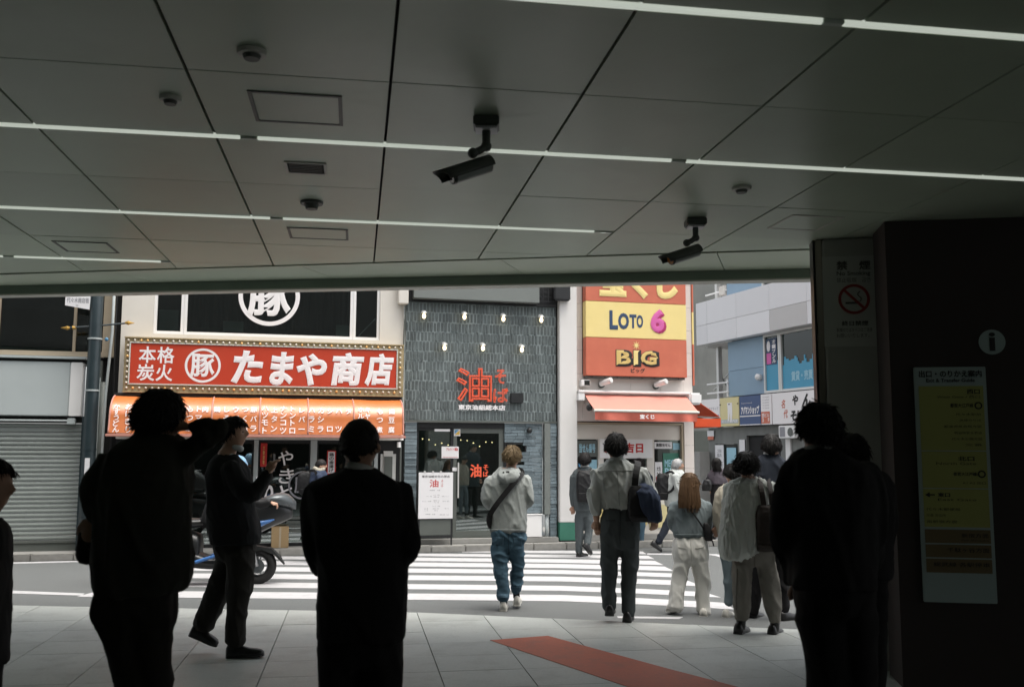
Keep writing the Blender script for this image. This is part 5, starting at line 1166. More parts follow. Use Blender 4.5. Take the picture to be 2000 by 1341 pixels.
        for sx in (-1, 1):
            e0 = len(b.v); ec = Vector((sx*.335*hh, -.02*hh, -.04*hh))
            bb = MB(); bb.sphere((0,0,0), (0.035*hh, 0.075*hh, 0.125*hh), 12, 8); bb.torus((sx*.02*hh, 0, 0), 0.085*hh, 0.028*hh, 'x', 16, 6)
            b.add([tuple(s.hm @ (Matrix.Rotation(math.radians(-sx*16), 4, 'Z') @ Vector(p) + ec)) for p in bb.v], bb.f)
        s.skin.add(b.v, b.f)
        n0 = s.hm @ Vector((0, -.05*hh, -.30*hh)); nx, ny, nd, nr = neck if neck else (cx, chin+12, 0, 0.055/s.k)
        n1 = s.W(nx, ny, nd)
        s.skin.tube([n0, n0.lerp(n1, .35), n0.lerp(n1, .7), n1, n1+(n1-n0).normalized()*.05], [nr*s.k*.98, nr*s.k*.95, nr*s.k, nr*s.k*1.15, nr*s.k*1.1], 16)
        eb = MB()
        for sx in (-1, 1): eb.sphere(s.hm @ Vector((sx*.125*hh, .315*hh, .02*hh)), .045*hh, 10, 8)
        s.eyes = eb
    def hair(s, m, style='short', n=260, L=0.045, vol=0.03, front=0.30, nape=-0.30, lift=0.25, seed=1, blow=(0,0,0), side=-0.12, grav=0.35, name='hair', thick=0.011):
        rg = random.Random(seed); hh = s.hh; b = MB(); nu, nv = 36, 26; t = vol*.8; n = int(n*4.0); lift *= .62; thick *= .34
        def inreg(x, y, z):      # unit sphere coordinates
            lim = front if y > 0.45 else (side + (front-side)*max(0, (y-0.05)/0.40) if y > 0.05 else nape + (side-nape)*min(1, max(0, (y+0.55)/0.6)))
            return z > lim*2.0
        for j in range(nv+1):
            ph = math.pi*j/nv
            for i in range(nu):
                th = 2*math.pi*i/nu; x, y, z = math.sin(ph)*math.sin(th), math.sin(ph)*math.cos(th), math.cos(ph)
                ok = inreg(x, y, z); jaw = max(0, -z-.05)
                k = 1.0 if ok else 0.80
                bump_ = (mnoise.noise((x*3+seed, y*3, z*3))*.5+mnoise.noise((x*8+seed, y*8, z*8))*.35)*t/hh*0.6
                wx, wy, wz = .335+t/hh, .40+t/hh, .49+t/hh*.8
                p = Vector((x*(wx*(1-.25*jaw)+bump_)*k, (y*(wy+bump_) - (.03 if y < 0 else 0))*k, z*(wz+bump_)*k))
                b.v.append(tuple(s.hm @ (p*hh)))
        for j in range(nv):
            for i in range(nu): b.f.append((j*nu+i, (j+1)*nu+i, (j+1)*nu+(i+1) % nu, j*nu+(i+1) % nu))
        cnt = 0; tries = 0; R3 = s.hm.to_3x3(); bl = Vector(blow)
        while cnt < n and tries < n*20:
            tries += 1
            x, y, z = rg.gauss(0,1), rg.gauss(0,1), rg.gauss(0,1); q = math.sqrt(x*x+y*y+z*z); x, y, z = x/q, y/q, z/q
            if not inreg(x, y, z): continue
            cnt += 1
            p = Vector((x*(.335+t/hh*.8)*(1-.25*max(0,-z-.05)), y*(.40+t/hh*.8)-(.03 if y < 0 else 0), z*(.49+t/hh*.7)))*hh
            nrm_ = Vector((x/.335, y/.4, z/.49)).normalized()
            crown = Vector((0.05, -.25, .95)).normalized(); tg = nrm_ - crown*nrm_.dot(crown) if True else nrm_
            tg = (tg - nrm_*tg.dot(nrm_)); tg = tg.normalized() if tg.length > 1e-3 else Vector((rg.uniform(-1,1), rg.uniform(-1,1), 0))
            tg = (tg + Vector((rg.gauss(0,.25), rg.gauss(0,.25), rg.gauss(0,.15)))).normalized()
            wn_, wt = R3 @ nrm_, R3 @ tg; pts = [s.hm @ p - wn_*0.004]; st = L*rg.uniform(.6, 1.25)/4; d = (wt + wn_*lift*rg.uniform(.3,1.6)).normalized()
            for k in range(4):
                pts.append(pts[-1] + d*st); d = (d + Vector((0,0,-1))*grav*(k+1)*.5 + bl*rg.uniform(.4,1.3)*.5 + Vector((rg.gauss(0,.12), rg.gauss(0,.12), rg.gauss(0,.12)))).normalized()
            r0 = thick*rg.uniform(.6,1.2)
            b.tube(pts, [r0*.8, r0, r0*.85, r0*.55, .0008], 5, False)
        return b.build(name, m, s.root, smooth=True)
    def hang(s, m, rows, name='long_hair', n=160, seed=2, amp=0.02):
        n = int(n*2.4)
        """long hair: locks hanging between rows of (py, xl, xr, dy)"""
        rg = random.Random(seed); b = MB()
        for i in range(n):
            u = rg.random(); depth = rg.uniform(-.5, 1.3); pts = []; end = rg.uniform(.62, 1.0); ph_ = rg.uniform(0, 6); wv = rg.uniform(.5, 1.8)
            for k, (py, xl, xr, dy) in enumerate(rows):
                f = k/(len(rows)-1)
                if f > end+.01: break
                jx = rg.gauss(0, .5)*(0.3+f) + wv*math.sin(f*7+ph_)*f
                pts.append(s.W(xl+(xr-xl)*u+jx, py, dy - 0.03*depth*math.sin(math.pi*min(1,max(0,u))) + 0.03*abs(u-.5)))
            if len(pts) > 2:
                r0 = 0.0052; b.tube([Vector(p) for p in pts], [r0*.7]+[r0]*(len(pts)-3)+[r0*.7, .002], 5, False)
        mb = MB(); s.rows(mb, [(py, xl+2+3*i, xr-2-3*i, 0.03, dy+0.035) for i, (py, xl, xr, dy) in enumerate(rows[:-1])], 2.2, keep=False); b.add(mb.v, mb.f)
        return b.build(name, m, s.root, smooth=True)
    def finish(s, m=None, voxel=0.009, eyes=False):
        mb = s.skin
        for it in s.inner:
            if it[0] == 'r': s.rows(mb, [(r[0], (r[1]+r[2])/2-(r[2]-r[1])/2*.72, (r[1]+r[2])/2+(r[2]-r[1])/2*.72, r[3]*.72) + tuple(r[4:]) for r in it[1]], it[2], keep=False)
            else: s.limb(mb, it[1], 0.62, keep=False, ratio=it[2])
        me = remesh(mb, voxel, 1, 0.4)
        link_mesh('body', me, m or C['skin'], s.root, smooth=True)
        if eyes: s.eyes.build('eyes', C['eye'], s.root, smooth=True)
    def collar(s, m, cx, py, w, h, dy=0.0, name='collar', tilt=0.0, hd=0.055):
        b = MB(); n = 28; r = w*s.k
        for k in range(n):
            t = 2*math.pi*k/n
            for q, (dz, sc_) in enumerate(((h*.5*s.k, .93), (-h*.5*s.k, 1.06))):
                c = s.W(cx, py, dy); b.v.append((c.x+r*sc_*math.cos(t), c.y+hd*1.1*sc_*math.sin(t), c.z+dz - tilt*math.cos(t)*r - 0.012*math.sin(t)))
        for k in range(n): b.f.append((2*k, 2*k+1, 2*((k+1) % n)+1, 2*((k+1) % n)))
        o = b.build(name, m, s.root, smooth=True); md = o.modifiers.new('s','SOLIDIFY'); md.thickness = 0.006; return o
def strap(s, m, pts, w=0.02, t=0.005, name='strap', parent=None, fr=WLD):
    """flat band through (px,py,dy) points of person s"""
    P = cat_pts([tuple(s.W(*p)) for p in pts], 0.03); P = [Vector(p) for p in P]; b = MB()
    for i, p in enumerate(P):
        tg = (P[min(i+1,len(P)-1)]-P[max(i-1,0)]).normalized(); v = Vector((0,-1,0)); v = (v-tg*v.dot(tg)); v = v.normalized() if v.length > .05 else Vector((0,0,1)); sd_ = tg.cross(v)
        for a, c in ((-1,-1),(1,-1),(1,1),(-1,1)): b.v.append(tuple(p+sd_*w*a+v*t*c))
    for i in range(len(P)-1):
        for k in range(4): b.f.append((i*4+k, i*4+(k+1) % 4, (i+1)*4+(k+1) % 4, (i+1)*4+k))
    b.f.append((0,1,2,3)); b.f.append(tuple(len(b.v)-4+k for k in range(4)))
    return b.build(name, m, parent, fr) if parent is None else b.build(name, m, parent)
from mathutils.bvhtree import BVHTree
def patch(s, obj, quad, m, name, nx=8, ny=8, off=0.003):
    """cloth piece sewn onto garment obj: a grid between four pixel corners laid on its surface"""
    me = obj.data; o = orgof(obj)[1]; bv = BVHTree.FromPolygons([v.co.copy() for v in me.vertices], [tuple(p.vertices) for p in me.polygons])
    b = MB(); okc = {}
    for j in range(ny+1):
        for i in range(nx+1):
            u, v = i/nx, j/ny
            x = (quad[0][0]*(1-u)+quad[1][0]*u)*(1-v) + (quad[3][0]*(1-u)+quad[2][0]*u)*v; y = (quad[0][1]*(1-u)+quad[1][1]*u)*(1-v) + (quad[3][1]*(1-u)+quad[2][1]*u)*v
            P = s.W(x, y, -0.6) ; d = (s.W(x, y, 0) - P).normalized()
            h = bv.ray_cast(P - o, d, 2.0)
            if h[0] is not None: okc[(i, j)] = len(b.v); b.v.append(tuple(h[0] + o + h[1]*off if h[1].dot(d) < 0 else h[0] + o - h[1]*off))
    for j in range(ny):
        for i in range(nx):
            k = [(i,j),(i+1,j),(i+1,j+1),(i,j+1)]
            if all(q in okc for q in k): b.f.append(tuple(okc[q] for q in k))
    if not b.f: return None
    o2 = b.build(name, m, obj, smooth=True); md = o2.modifiers.new('s', 'SOLIDIFY'); md.thickness = 0.004; md.offset = 1 if False else 0; return o2
def seam(s, obj, a, c, w, m, name='seam', n=16):
    dx, dy = c[0]-a[0], c[1]-a[1]; L = math.hypot(dx, dy); px, py = -dy/L*w/2, dx/L*w/2
    return patch(s, obj, [(a[0]-px, a[1]-py), (a[0]+px, a[1]+py), (c[0]+px, c[1]+py), (c[0]-px, c[1]-py)], m, name, 2, n, 0.002)
def bag_thing(s, name, label, cat, m, rows, straps=(), pock=True, e=4.0, voxel=0.012, group=None, dyo=0.0):
    c = s.W((rows[-1][1]+rows[-1][2])/2, rows[-1][0], rows[-1][4] if len(rows[-1]) > 4 else 0)
    t = thing(name, label, cat, WLD, tuple(c), group)
    mb = MB(); s.rows(mb, rows, e, keep=False); me = remesh(mb, voxel, 2); folds(me, 0.005, (7,7,7), 3); link_mesh('bag_body', me, m, t, smooth=True)
    for st in straps: strap(s, m, st[0], st[1] if len(st) > 1 else 0.018, parent=t)
    if pock:
        r = rows[len(rows)//2]; r2_ = rows[-1]; dyb = (r[4] if len(r) > 4 else 0)
        mb = MB(); s.rows(mb, [(r[0]+2, r[1]+3, r[2]-3, r[3]*.4, dyb-r[3]*.75), (r2_[0]-3, r2_[1]+3, r2_[2]-3, r2_[3]*.4, dyb-r2_[3]*.75)], 4, keep=False); link_mesh('pocket', remesh(mb, .01, 1), m, t, smooth=True)
    return t
C['hoodrib'] = fabric('hoodie_rib', (0.24,0.255,0.25)); C['denimdark'] = fabric('denim_seam', (0.028,0.05,0.075)); C['denimpocket'] = fabric('denim_pocket', (0.062,0.11,0.15)); C['shirtseam'] = fabric('shirt_seam', (0.28,0.295,0.285)); C['trouserseam'] = fabric('trouser_seam', (0.028,0.032,0.034)); C['whiteseam'] = fabric('white_seam', (0.48,0.47,0.44)); C['sweaterrib'] = fabric('sweater_rib', (0.12,0.145,0.15)); C['taupeseam'] = fabric('taupe_seam', (0.12,0.11,0.095))
gy = lambda px, py, z=0.0: atZ(px, py, z).y
# --- P1: tall dark man at left, elbow raised
p = Person('tall man in dark open overshirt with windblown hair and one elbow raised, at left', 3.5, (285, 1700))
p.wear('overshirt', C['darkolive'], [[(846,270,342,.075),(858,252,354,.09),(874,230,364,.105),(892,212,368,.115),(912,204,369,.125),(960,196,370,.14),(1030,193,370,.15),(1100,186,370,.155),(1132,186,364,.15),(1158,192,346,.14)]],
       [[(222,905,0,30),(186,940,-.02,29),(182,972,-.03,27),(186,1010,.02,17)], [(340,896,0,32),(372,878,-.03,25),(412,850,-.06,20),(434,834,-.06,17)], [(434,833,-.06,17),(402,829,-.03,15),(372,833,0,13)]], 0.011, 0.007)
p.wear('trousers', C['brownblack'], [[(1130,196,340,.12),(1190,184,342,.13),(1225,188,341,.12)]], [[(236,1200,0,50),(262,1305,0,40),(282,1480,0,36),(288,1675,0,27)], [(296,1200,0,45),(300,1305,0,35),(310,1480,.05,33),(318,1680,.05,27)]], 0.013, 0.006)
for hx, dy in ((288,0), (322,.05)): p.shoe(C['leather'], (hx,1700), (hx+12,1690), dy-.06, dy+.20, 22, 22)
p.hand(184,1008,.02,(-.1,0,-1),(0,1,0),1.0,.9); p.hand(368,834,0,(-1,0.1,.1),(0,1,0),1.0,.6)
p.head(314,764,872,-20,-4,0,(308,880,0,34)); p.hair(C['hairblack'],'short',420,0.045,0.020,.26,-.20,.12,11,(-.5,0,.06),-.06,.2)
p.finish(voxel=0.009)
hb = bag_thing(p, 'shoulder_bag', 'black bag hanging from the left hand of the tall dark man', 'bag', C['blackcloth'], [(1034,160,196,.03,.05),(1050,154,200,.05,.05),(1092,156,198,.05,.05),(1100,162,192,.04,.05)], [([(176,1012,.04),(166,1024,.05),(162,1040,.05)],.008), ([(182,1012,.04),(192,1024,.05),(194,1040,.05)],.008)])
# --- P0: profile at the left edge
p = Person('person in dark clothes at the very left edge, only the face profile inside', 4.2, (-30, 1560))
p.wear('jacket', C['suitblack'], [[(1012,-58,-2,.07),(1030,-90,12,.10),(1080,-98,14,.14),(1200,-96,10,.14),(1300,-94,6,.14)]], [[(-40,1040,-.12,28),(-44,1120,-.14,24),(-36,1190,-.1,18)]], 0.016, 0.005)
p.wear('trousers', C['suitblack'], [[(1270,-90,4,.13),(1330,-86,0,.12)]], [[(-58,1330,0,30),(-56,1540,0,20)], [(-26,1330,0,28),(-22,1540,0,20)]], 0.018, 0.004)
for hx in (-54, -24): p.shoe(C['leather'], (hx,1560), (hx+40,1562), 0, 0, 16, 16)
p.head(-24,896,1006,-90,0,0,(-30,1014,0,22)); p.hair(C['hairblack'],'short',260,0.05,0.02,.28,-.28,.2,4)
p.finish(voxel=0.012)
# --- P2: man in suit striding right
Y2 = gy(478,1279); p = Person('man in dark suit striding right with a white mask under his chin', Y2, (470,1279))
p.wear('jacket', C['suitdark'], [[(886,424,462,.06),(900,412,474,.13),(920,406,486,.19),(955,405,494,.20),(990,407,497,.18),(1030,408,505,.17),(1062,414,508,.17)]],
       [[(450,912,-.17,20),(470,950,-.20,19),(492,968,-.20,17)], [(492,968,-.20,17),(508,946,-.19,14),(524,924,-.18,11)], [(450,912,.17,20),(478,952,.20,18),(500,962,.2,16),(522,928,.15,11)]], 0.012, 0.006, (7,7,4))
p.wear('trousers', C['brownblack'], [[(1040,415,500,.14),(1070,418,498,.15),(1095,425,496,.14)]], [[(470,1080,-.07,27),(468,1140,-.08,25),(462,1200,-.08,20),(460,1252,-.08,20)], [(452,1080,.08,26),(428,1150,.08,24),(405,1200,.08,21),(398,1222,.08,20)]], 0.012, 0.006)
p.shoe(C['leather'], (444,1281), (514,1276), -.08, -.08, 11, 11); p.shoe(C['leather'], (372,1236), (424,1258), .08, .08, 11, 11)
p.hand(524,924,-.18,(.35,0,.9),(.8,.3,-.3),0.95,.8); p.hand(522,928,.12,(.3,-.2,.8),(.8,-.3,-.3),0.95,.8)
p.head(455,815,878,-88,6,0,(444,886,0,15)); p.hair(C['hairblack'],'short',300,0.05,0.018,.24,-.26,.3,21,(.2,0,.05),-.08)
p.wear('face_mask', C['mask'], [], [[(456,872,-.055,5),(467,875,-.03,6.5),(470,876,0,6.5),(467,875,.03,6.5),(456,872,.055,5)]], 0.009, 0.0, keep=False); p.collar(C['shirtwhite'], 446, 889, 17, 6, 0, tilt=.1)
p.finish(voxel=0.009, eyes=True)
ph = thing('phone', 'phone held up by the striding man in the dark suit', 'phone', WLD, tuple(p.W(534,905,-.1))); c = p.W(534,905,-.1); MB().bevbox(c.x-.005, c.x+.005, c.y-.035, c.y+.035, c.z-.06, c.z+.075, .003).build('case', C['leather'], ph); MB().box(c.x-.0062, c.x-.0052, c.y-.03, c.y+.03, c.z-.055, c.z+.07).build('screen', M['lens'], ph)
# --- P3: black suit, back to camera
p = Person('broad man in black suit seen from behind in the centre foreground', 3.9, (704,1625))
p.wear('jacket', C['suitblack'], [[(914,676,732,.07),(926,648,752,.10),(942,616,782,.12),(966,602,793,.13),(1010,604,794,.135),(1060,614,794,.135),(1130,624,795,.14),(1190,620,792,.145),(1248,622,788,.145)]],
       [[(622,958,0,27),(612,1010,-.01,25),(613,1070,-.02,23),(636,1112,.12,21),(665,1105,.24,17)], [(774,955,0,28),(786,1010,-.01,26),(797,1068,-.02,25),(775,1090,.14,20),(745,1085,.26,16)]], 0.011, 0.005, (8,8,4))
p.wear('trousers', C['suitblack'], [[(1225,626,785,.13),(1262,624,786,.13),(1300,621,786,.12)]], [[(660,1290,0,40),(660,1440,0,32),(662,1600,0,24)], [(748,1290,0,40),(746,1440,0,32),(744,1600,0,24)]], 0.013, 0.004)
for hx in (662, 744): p.shoe(C['leather'], (hx,1626), (hx,1600), -.08, .20, 20, 20)
p.hand(668,1102,.26,(.9,.3,0),(0,1,0),1.0,.6); p.hand(742,1082,.28,(-.9,.3,0),(0,1,0),1.0,.6)
p.head(703,819,922,-14,-3,0,(702,926,0,27)); p.hair(C['hairblack'],'short',420,0.022,0.010,.30,-.20,.10,5,(0,0,0),-.02,.3,thick=.008); p.collar(C['shirtwhite'], 703, 915, 29, 13, 0.0, tilt=.14, hd=.062)
p.finish(voxel=0.009)
# --- P4: hoodie and jeans
Y4 = gy(985,1191,-.1); p = Person('young man in grey hoodie and blue jeans stepping onto the crosswalk', Y4, (985,1191), -.1)
hd_ = p.wear('hoodie', C['hoodie'], [[(912,978,1012,.055),(924,964,1022,.085),(938,955,1031,.11),(965,957,1029,.125),(1000,959,1029,.125),(1030,957,1029,.12),(1039,959,1027,.115)], [(913,975,1013,.05,-.04),(926,971,1016,.075,-.085),(936,977,1010,.06,-.115),(943,988,1000,.035,-.115)]],
       [[(960,936,0,12),(952,958,-.01,12),(951,978,0,12),(962,986,.12,10),(975,980,.2,8)], [(1025,934,0,12),(1031,956,-.01,12),(1032,975,0,11.5),(1022,984,.12,10),(1010,978,.2,8)]], 0.012, 0.010, (7,7,3.2))
jn_ = p.wear('jeans', C['denim'], [[(1030,960,1026,.11),(1050,959,1027,.12),(1072,962,1024,.115)]], [[(976,1065,0,17),(978,1110,-.02,14.5),(982,1140,-.04,13),(984,1168,-.04,12)], [(1008,1065,0,17),(1011,1105,.06,13),(1009,1135,.08,12.5),(1008,1152,.10,11.5)]], 0.012, 0.010, (6,6,9))
patch(p, hd_, [(957,1032),(1029,1033),(1028,1040),(958,1039)], C['hoodrib'], 'hem_rib', 14, 3); seam(p, hd_, (975,945), (1011,945), 1.2, C['hoodrib']); patch(p, hd_, [(982,921),(985,921),(985,923.5),(982,923.5)], C['sock'], 'hood_mark', 2, 2); patch(p, hd_, [(989,920),(995,920),(995,923),(989,923)], C['sock'], 'hood_mark', 3, 2)
for q in ([(966,1048),(984,1049),(983,1064),(967,1062)], [(1002,1049),(1020,1048),(1019,1062),(1003,1064)]): patch(p, jn_, q, C['denimpocket'], 'back_pocket')
seam(p, jn_, (993,1041), (994,1080), 1.3, C['denimdark']); patch(p, jn_, [(971,1160),(996,1160),(996,1168),(972,1168)], C['denimpocket'], 'turn_up', 8, 3); patch(p, jn_, [(997,1145),(1019,1145),(1019,1152),(997,1152)], C['denimpocket'], 'turn_up', 8, 3)
p.wear('sock', C['sock'], [], [[(984,1165,-.04,7.5),(984,1180,-.04,7)], ], 0.011, 0, keep=False); p.wear('sock', C['sock'], [], [[(1008,1150,.10,7),(1009,1168,.12,6.5)]], 0.011, 0, keep=False)
p.shoe(C['sneaker'], (983,1190), (985,1180), -.10, .14, 8, 8, C['sneaker']); p.shoe(C['sneaker'], (1009,1180), (1012,1170), .06, .30, 8, 8, C['sneaker'])
p.hand(975,980,.2,(.6,.8,.1),(0,.5,.8),.9,.6); p.hand(1010,978,.2,(-.6,.8,.1),(0,.5,.8),.9,.6)
p.head(1000,871,915,-16,-4,0,(998,919,0,10)); p.hair(C['hairblond'],'short',320,0.045,0.020,.28,-.16,.28,31,(0,0,.05),0.0,.25)
p.finish(voxel=0.009)
bg_ = thing('sling_bag', 'black crossbody strap and small bag of the man in the hoodie', 'bag', WLD, tuple(p.W(957,1020,-.12)))
strap(p, C['blackcloth'], [(1012,916,.06),(1020,923,-.05),(1006,940,-.135),(985,965,-.15),(966,990,-.15),(956,1006,-.10)], 0.027, .004, parent=bg_)
mb = MB(); p.limb(mb, [(957,1004,-.08,6),(955,1016,-.06,6),(957,1030,-.04,4)], keep=False); link_mesh('pouch', remesh(mb, .012, 2), C['blackcloth'], bg_, smooth=True)
# --- P6: shirt man
Y6 = gy(1225,1213); p = Person('man in pale grey shirt carrying a navy coat over his arm', Y6, (1215,1213))
sh_ = p.wear('shirt', C['shirtgrey'], [[(893,1192,1217,.055),(905,1176,1236,.085),(920,1162,1254,.11),(945,1166,1252,.125),(975,1174,1248,.125),(994,1178,1246,.12)]],
       [[(1170,922,0,13.5),(1163,955,-.01,13),(1161,980,-.01,13),(1164,1002,0,11)], [(1250,920,0,13.5),(1266,950,0,13),(1276,978,.03,12),(1279,1000,.05,10.5)]], 0.010, 0.010, (10,10,4))
tr_ = p.wear('trousers', C['charcoal'], [[(990,1179,1246,.115),(1015,1174,1249,.13),(1050,1173,1248,.13),(1070,1176,1246,.12)]], [[(1191,1065,0,18),(1190,1110,0,16),(1189,1150,-.02,14.5),(1190,1186,-.03,14)], [(1229,1065,0,18),(1230,1110,.02,16),(1228,1150,.02,15),(1228,1194,.02,14.5)]], 0.012, 0.009, (7,7,4))
seam(p, sh_, (1168,920), (1250,918), 1.0, C['shirtseam'], 'yoke_seam', 24); seam(p, sh_, (1206,920), (1210,988), 1.2, C['shirtseam'], 'back_pleat'); seam(p, sh_, (1178,916), (1180,958), 1.0, C['shirtseam'], 'armhole_seam'); seam(p, sh_, (1240,916), (1243,956), 1.0, C['shirtseam'], 'armhole_seam')
seam(p, tr_, (1184,1016), (1202,1016), 1.6, C['trouserseam'], 'pocket_slit', 8); seam(p, tr_, (1220,1016), (1238,1016), 1.6, C['trouserseam'], 'pocket_slit', 8); seam(p, tr_, (1211,998), (1211,1062), 1.2, C['trouserseam'])
p.shoe(C['leather'], (1190,1199), (1193,1188), -.10, .14, 10, 9); p.shoe(C['leather'], (1224,1213), (1230,1202), -.06, .18, 10, 9)
p.limb(p.skin, [(1164,998,0,7),(1165,1015,.01,6)], keep=False); p.hand(1165,1016,.01,(.15,.1,-1),(.3,1,0),1.0,.6); p.hand(1280,1008,.05,(-.1,.1,-1),(-.3,1,0),1.0,.7)
p.head(1203,847,901,-4,-2,0,(1204,900,0,11.5)); p.hair(C['hairblack'],'short',420,0.05,0.018,.28,-.24,.30,41,(0,0,0.03),-.05,.28); p.collar(C['shirtgrey'], 1204.5, 894, 13.5, 8, 0, tilt=0, hd=.06)
p.wear('belt', C['leather'], [[(990,1178,1247,.118),(996,1178,1247,.118)]], [], 0.012, 0, keep=False)
p.finish(voxel=0.009)
bt = bag_thing(p, 'shoulder_bag', 'black shoulder bag on the right side of the man in the pale shirt', 'bag', C['blackcloth'], [(948,1232,1262,.05,-.12),(965,1226,1276,.07,-.12),(1005,1226,1280,.07,-.12),(1018,1234,1276,.06,-.12)], [([(1244,900,.04),(1246,905,-.08),(1242,925,-.15),(1240,948,-.16)],.030)])
ct_ = thing('draped_coat', 'navy coat draped over the right forearm of the man in the pale shirt', 'coat', WLD, tuple(p.W(1265,1015,-.14))); mb = MB(); p.rows(mb, [(946,1250,1272,.05,-.14),(962,1242,1284,.10,-.14),(985,1248,1289,.11,-.13),(1010,1258,1292,.10,-.13),(1018,1262,1290,.08,-.13)], 2.3, keep=False); me = remesh(mb, .012, 2); folds(me, .014, (9,9,2.5), 5); link_mesh('cloth', me, C['navycoat'], ct_, smooth=True)
# --- P9: girl
Y9 = gy(1345,1199,-.1); p = Person('woman with long brown hair in slate sweater and wide white trousers', Y9, (1345,1199), -.1)
sw_ = p.wear('sweater', C['sweater'], [[(968,1338,1360,.05),(977,1322,1375,.08),(990,1313,1384,.105),(1015,1313,1383,.115),(1040,1314,1381,.115),(1049,1317,1378,.105)]], [[(1318,986,0,10.5),(1313,1008,-.01,10),(1314,1026,.04,9),(1324,1034,.14,7.5)], [(1379,986,0,10.5),(1383,1008,-.01,10),(1381,1028,.05,9),(1370,1032,.14,7.5)]], 0.011, 0.008, (8,8,3))
wt_ = p.wear('trousers', C['whitetr'], [[(1044,1318,1377,.10),(1062,1314,1382,.12),(1088,1315,1384,.12),(1100,1318,1383,.11)]], [[(1333,1095,0,16),(1328,1130,0,14),(1322,1160,-.01,14),(1320,1186,-.02,15)], [(1367,1095,0,17),(1370,1130,.02,15),(1373,1165,.01,14),(1374,1193,0,14.5)]], 0.011, 0.009, (8,8,3))
patch(p, sw_, [(1316,1042),(1379,1042),(1378,1049),(1317,1049)], C['sweaterrib'], 'hem_rib', 14, 3); seam(p, wt_, (1349,1052), (1351,1096), 1.0, C['whiteseam']); seam(p, wt_, (1325,1068), (1340,1070), 1.2, C['whiteseam'], 'pocket_slit', 6); seam(p, wt_, (1358,1070), (1374,1068), 1.2, C['whiteseam'], 'pocket_slit', 6)
p.shoe(C['sneaker'], (1306,1192), (1318,1190), -.02, .12, 7.5, 6.5, C['sneaker']); p.shoe(C['sneaker'], (1374,1202), (1374,1196), -.12, .12, 9, 6.5, C['sneaker'])
p.hand(1324,1035,.15,(.6,.5,0),(0,.6,.6),.85,.5); p.hand(1370,1033,.15,(-.6,.5,0),(0,.6,.6),.85,.5)
p.head(1347,924,966,-12,-4,0,(1347,970,0,8.5)); p.hair(C['hairbrown'],'long',220,0.07,0.018,.28,-.30,.12,51,(0,0,0),-.25,.5)
p.hang(C['hairbrown'], [(932,1332,1361,-.08),(948,1328,1364,-.10),(965,1326,1366,-.115),(980,1325,1368,-.125),(992,1326,1367,-.13),(1001,1330,1364,-.135)], n=260)
p.finish(voxel=0.009)
bg_ = thing('sling_bag', 'small black bag on a thin strap at the hip of the long haired woman', 'bag', WLD, tuple(p.W(1384,1056,0))); strap(p, C['blackcloth'], [(1330,972,.02),(1352,1000,-.12),(1368,1022,-.13),(1378,1040,-.09)], .008, .003, parent=bg_); mb = MB(); p.rows(mb, [(1020,1374,1382,.02,-.10),(1036,1374,1390,.04,-.09),(1056,1378,1391,.04,-.08)], 4, keep=False); link_mesh('pouch', remesh(mb,.01,2), C['blackcloth'], bg_, smooth=True); strap(p, C['blackcloth'], [(1380,1036,-.08),(1390,1052,-.08),(1394,1066,-.08)], .006, .003, parent=bg_)
# --- P10: bob haired person in loose blouse
Y10 = gy(1470,1236); p = Person('person with black bob in loose pale blouse and taupe trousers, standing at the kerb', Y10, (1480,1237))
p.wear('blouse', C['blouse'], [[(932,1448,1480,.06),(942,1426,1505,.10),(960,1418,1512,.13),(1000,1411,1506,.155),(1045,1405,1496,.165),(1075,1405,1478,.16),(1092,1411,1448,.13)]], [[(1502,950,.02,15),(1514,980,.06,14),(1512,1010,.12,12),(1500,1020,.2,9)], [(1428,950,.06,13),(1422,990,.12,13),(1424,1020,.2,11)]], 0.010, 0.011, (20,20,1.3))
tp_ = p.wear('trousers', C['taupe'], [[(1040,1436,1508,.11),(1080,1432,1513,.13),(1105,1432,1516,.12)]], [[(1452,1100,0,20),(1448,1145,0,19),(1449,1185,0,16.5),(1449,1205,0,14.5)], [(1496,1100,0,20),(1503,1145,0,18.5),(1510,1185,0,14.5),(1513,1212,0,12)]], 0.012, 0.010, (7,7,3.5))
seam(p, tp_, (1474,1070), (1474,1108), 1.2, C['taupeseam']); seam(p, tp_, (1440,1110), (1438,1190), 1.0, C['taupeseam'])
for x, y in ((1446,1234), (1512,1238)): p.wear('boot', C['leather'], [], [[(x+2,y-32,0,9),(x+1,y-14,0,9.5),(x,y-9,0,10)]], 0.010, 0, keep=False); p.shoe(C['leather'], (x-6,y), (x+14,y-3), -.06, .16, 10, 9, name='boot_foot')
p.hand(1498,1020,.22,(-.5,.8,0),(0,.4,.8),.9,.6); p.hand(1425,1022,.22,(.4,.8,0),(0,.4,.8),.9,.6)
p.head(1459,884,934,-34,-6,0,(1462,934,0,11)); p.hair(C['hairblack'],'bob',420,0.075,0.026,.20,-.32,.25,61,(0,0,0),-.26,.45)
p.finish(voxel=0.009)
bt = bag_thing(p, 'tote_bag', 'dark brown tote bag with two straps on the shoulder of the bob haired person', 'bag', C['brownbag'], [(985,1482,1512,.05,-.13),(1000,1476,1522,.08,-.14),(1060,1476,1526,.08,-.14),(1076,1482,1522,.07,-.14)], [([(1484,934,.08),(1484,938,-.06),(1488,960,-.16),(1492,988,-.16)],.022), ([(1504,938,.06),(1503,942,-.06),(1506,964,-.16),(1508,990,-.16)],.020)])
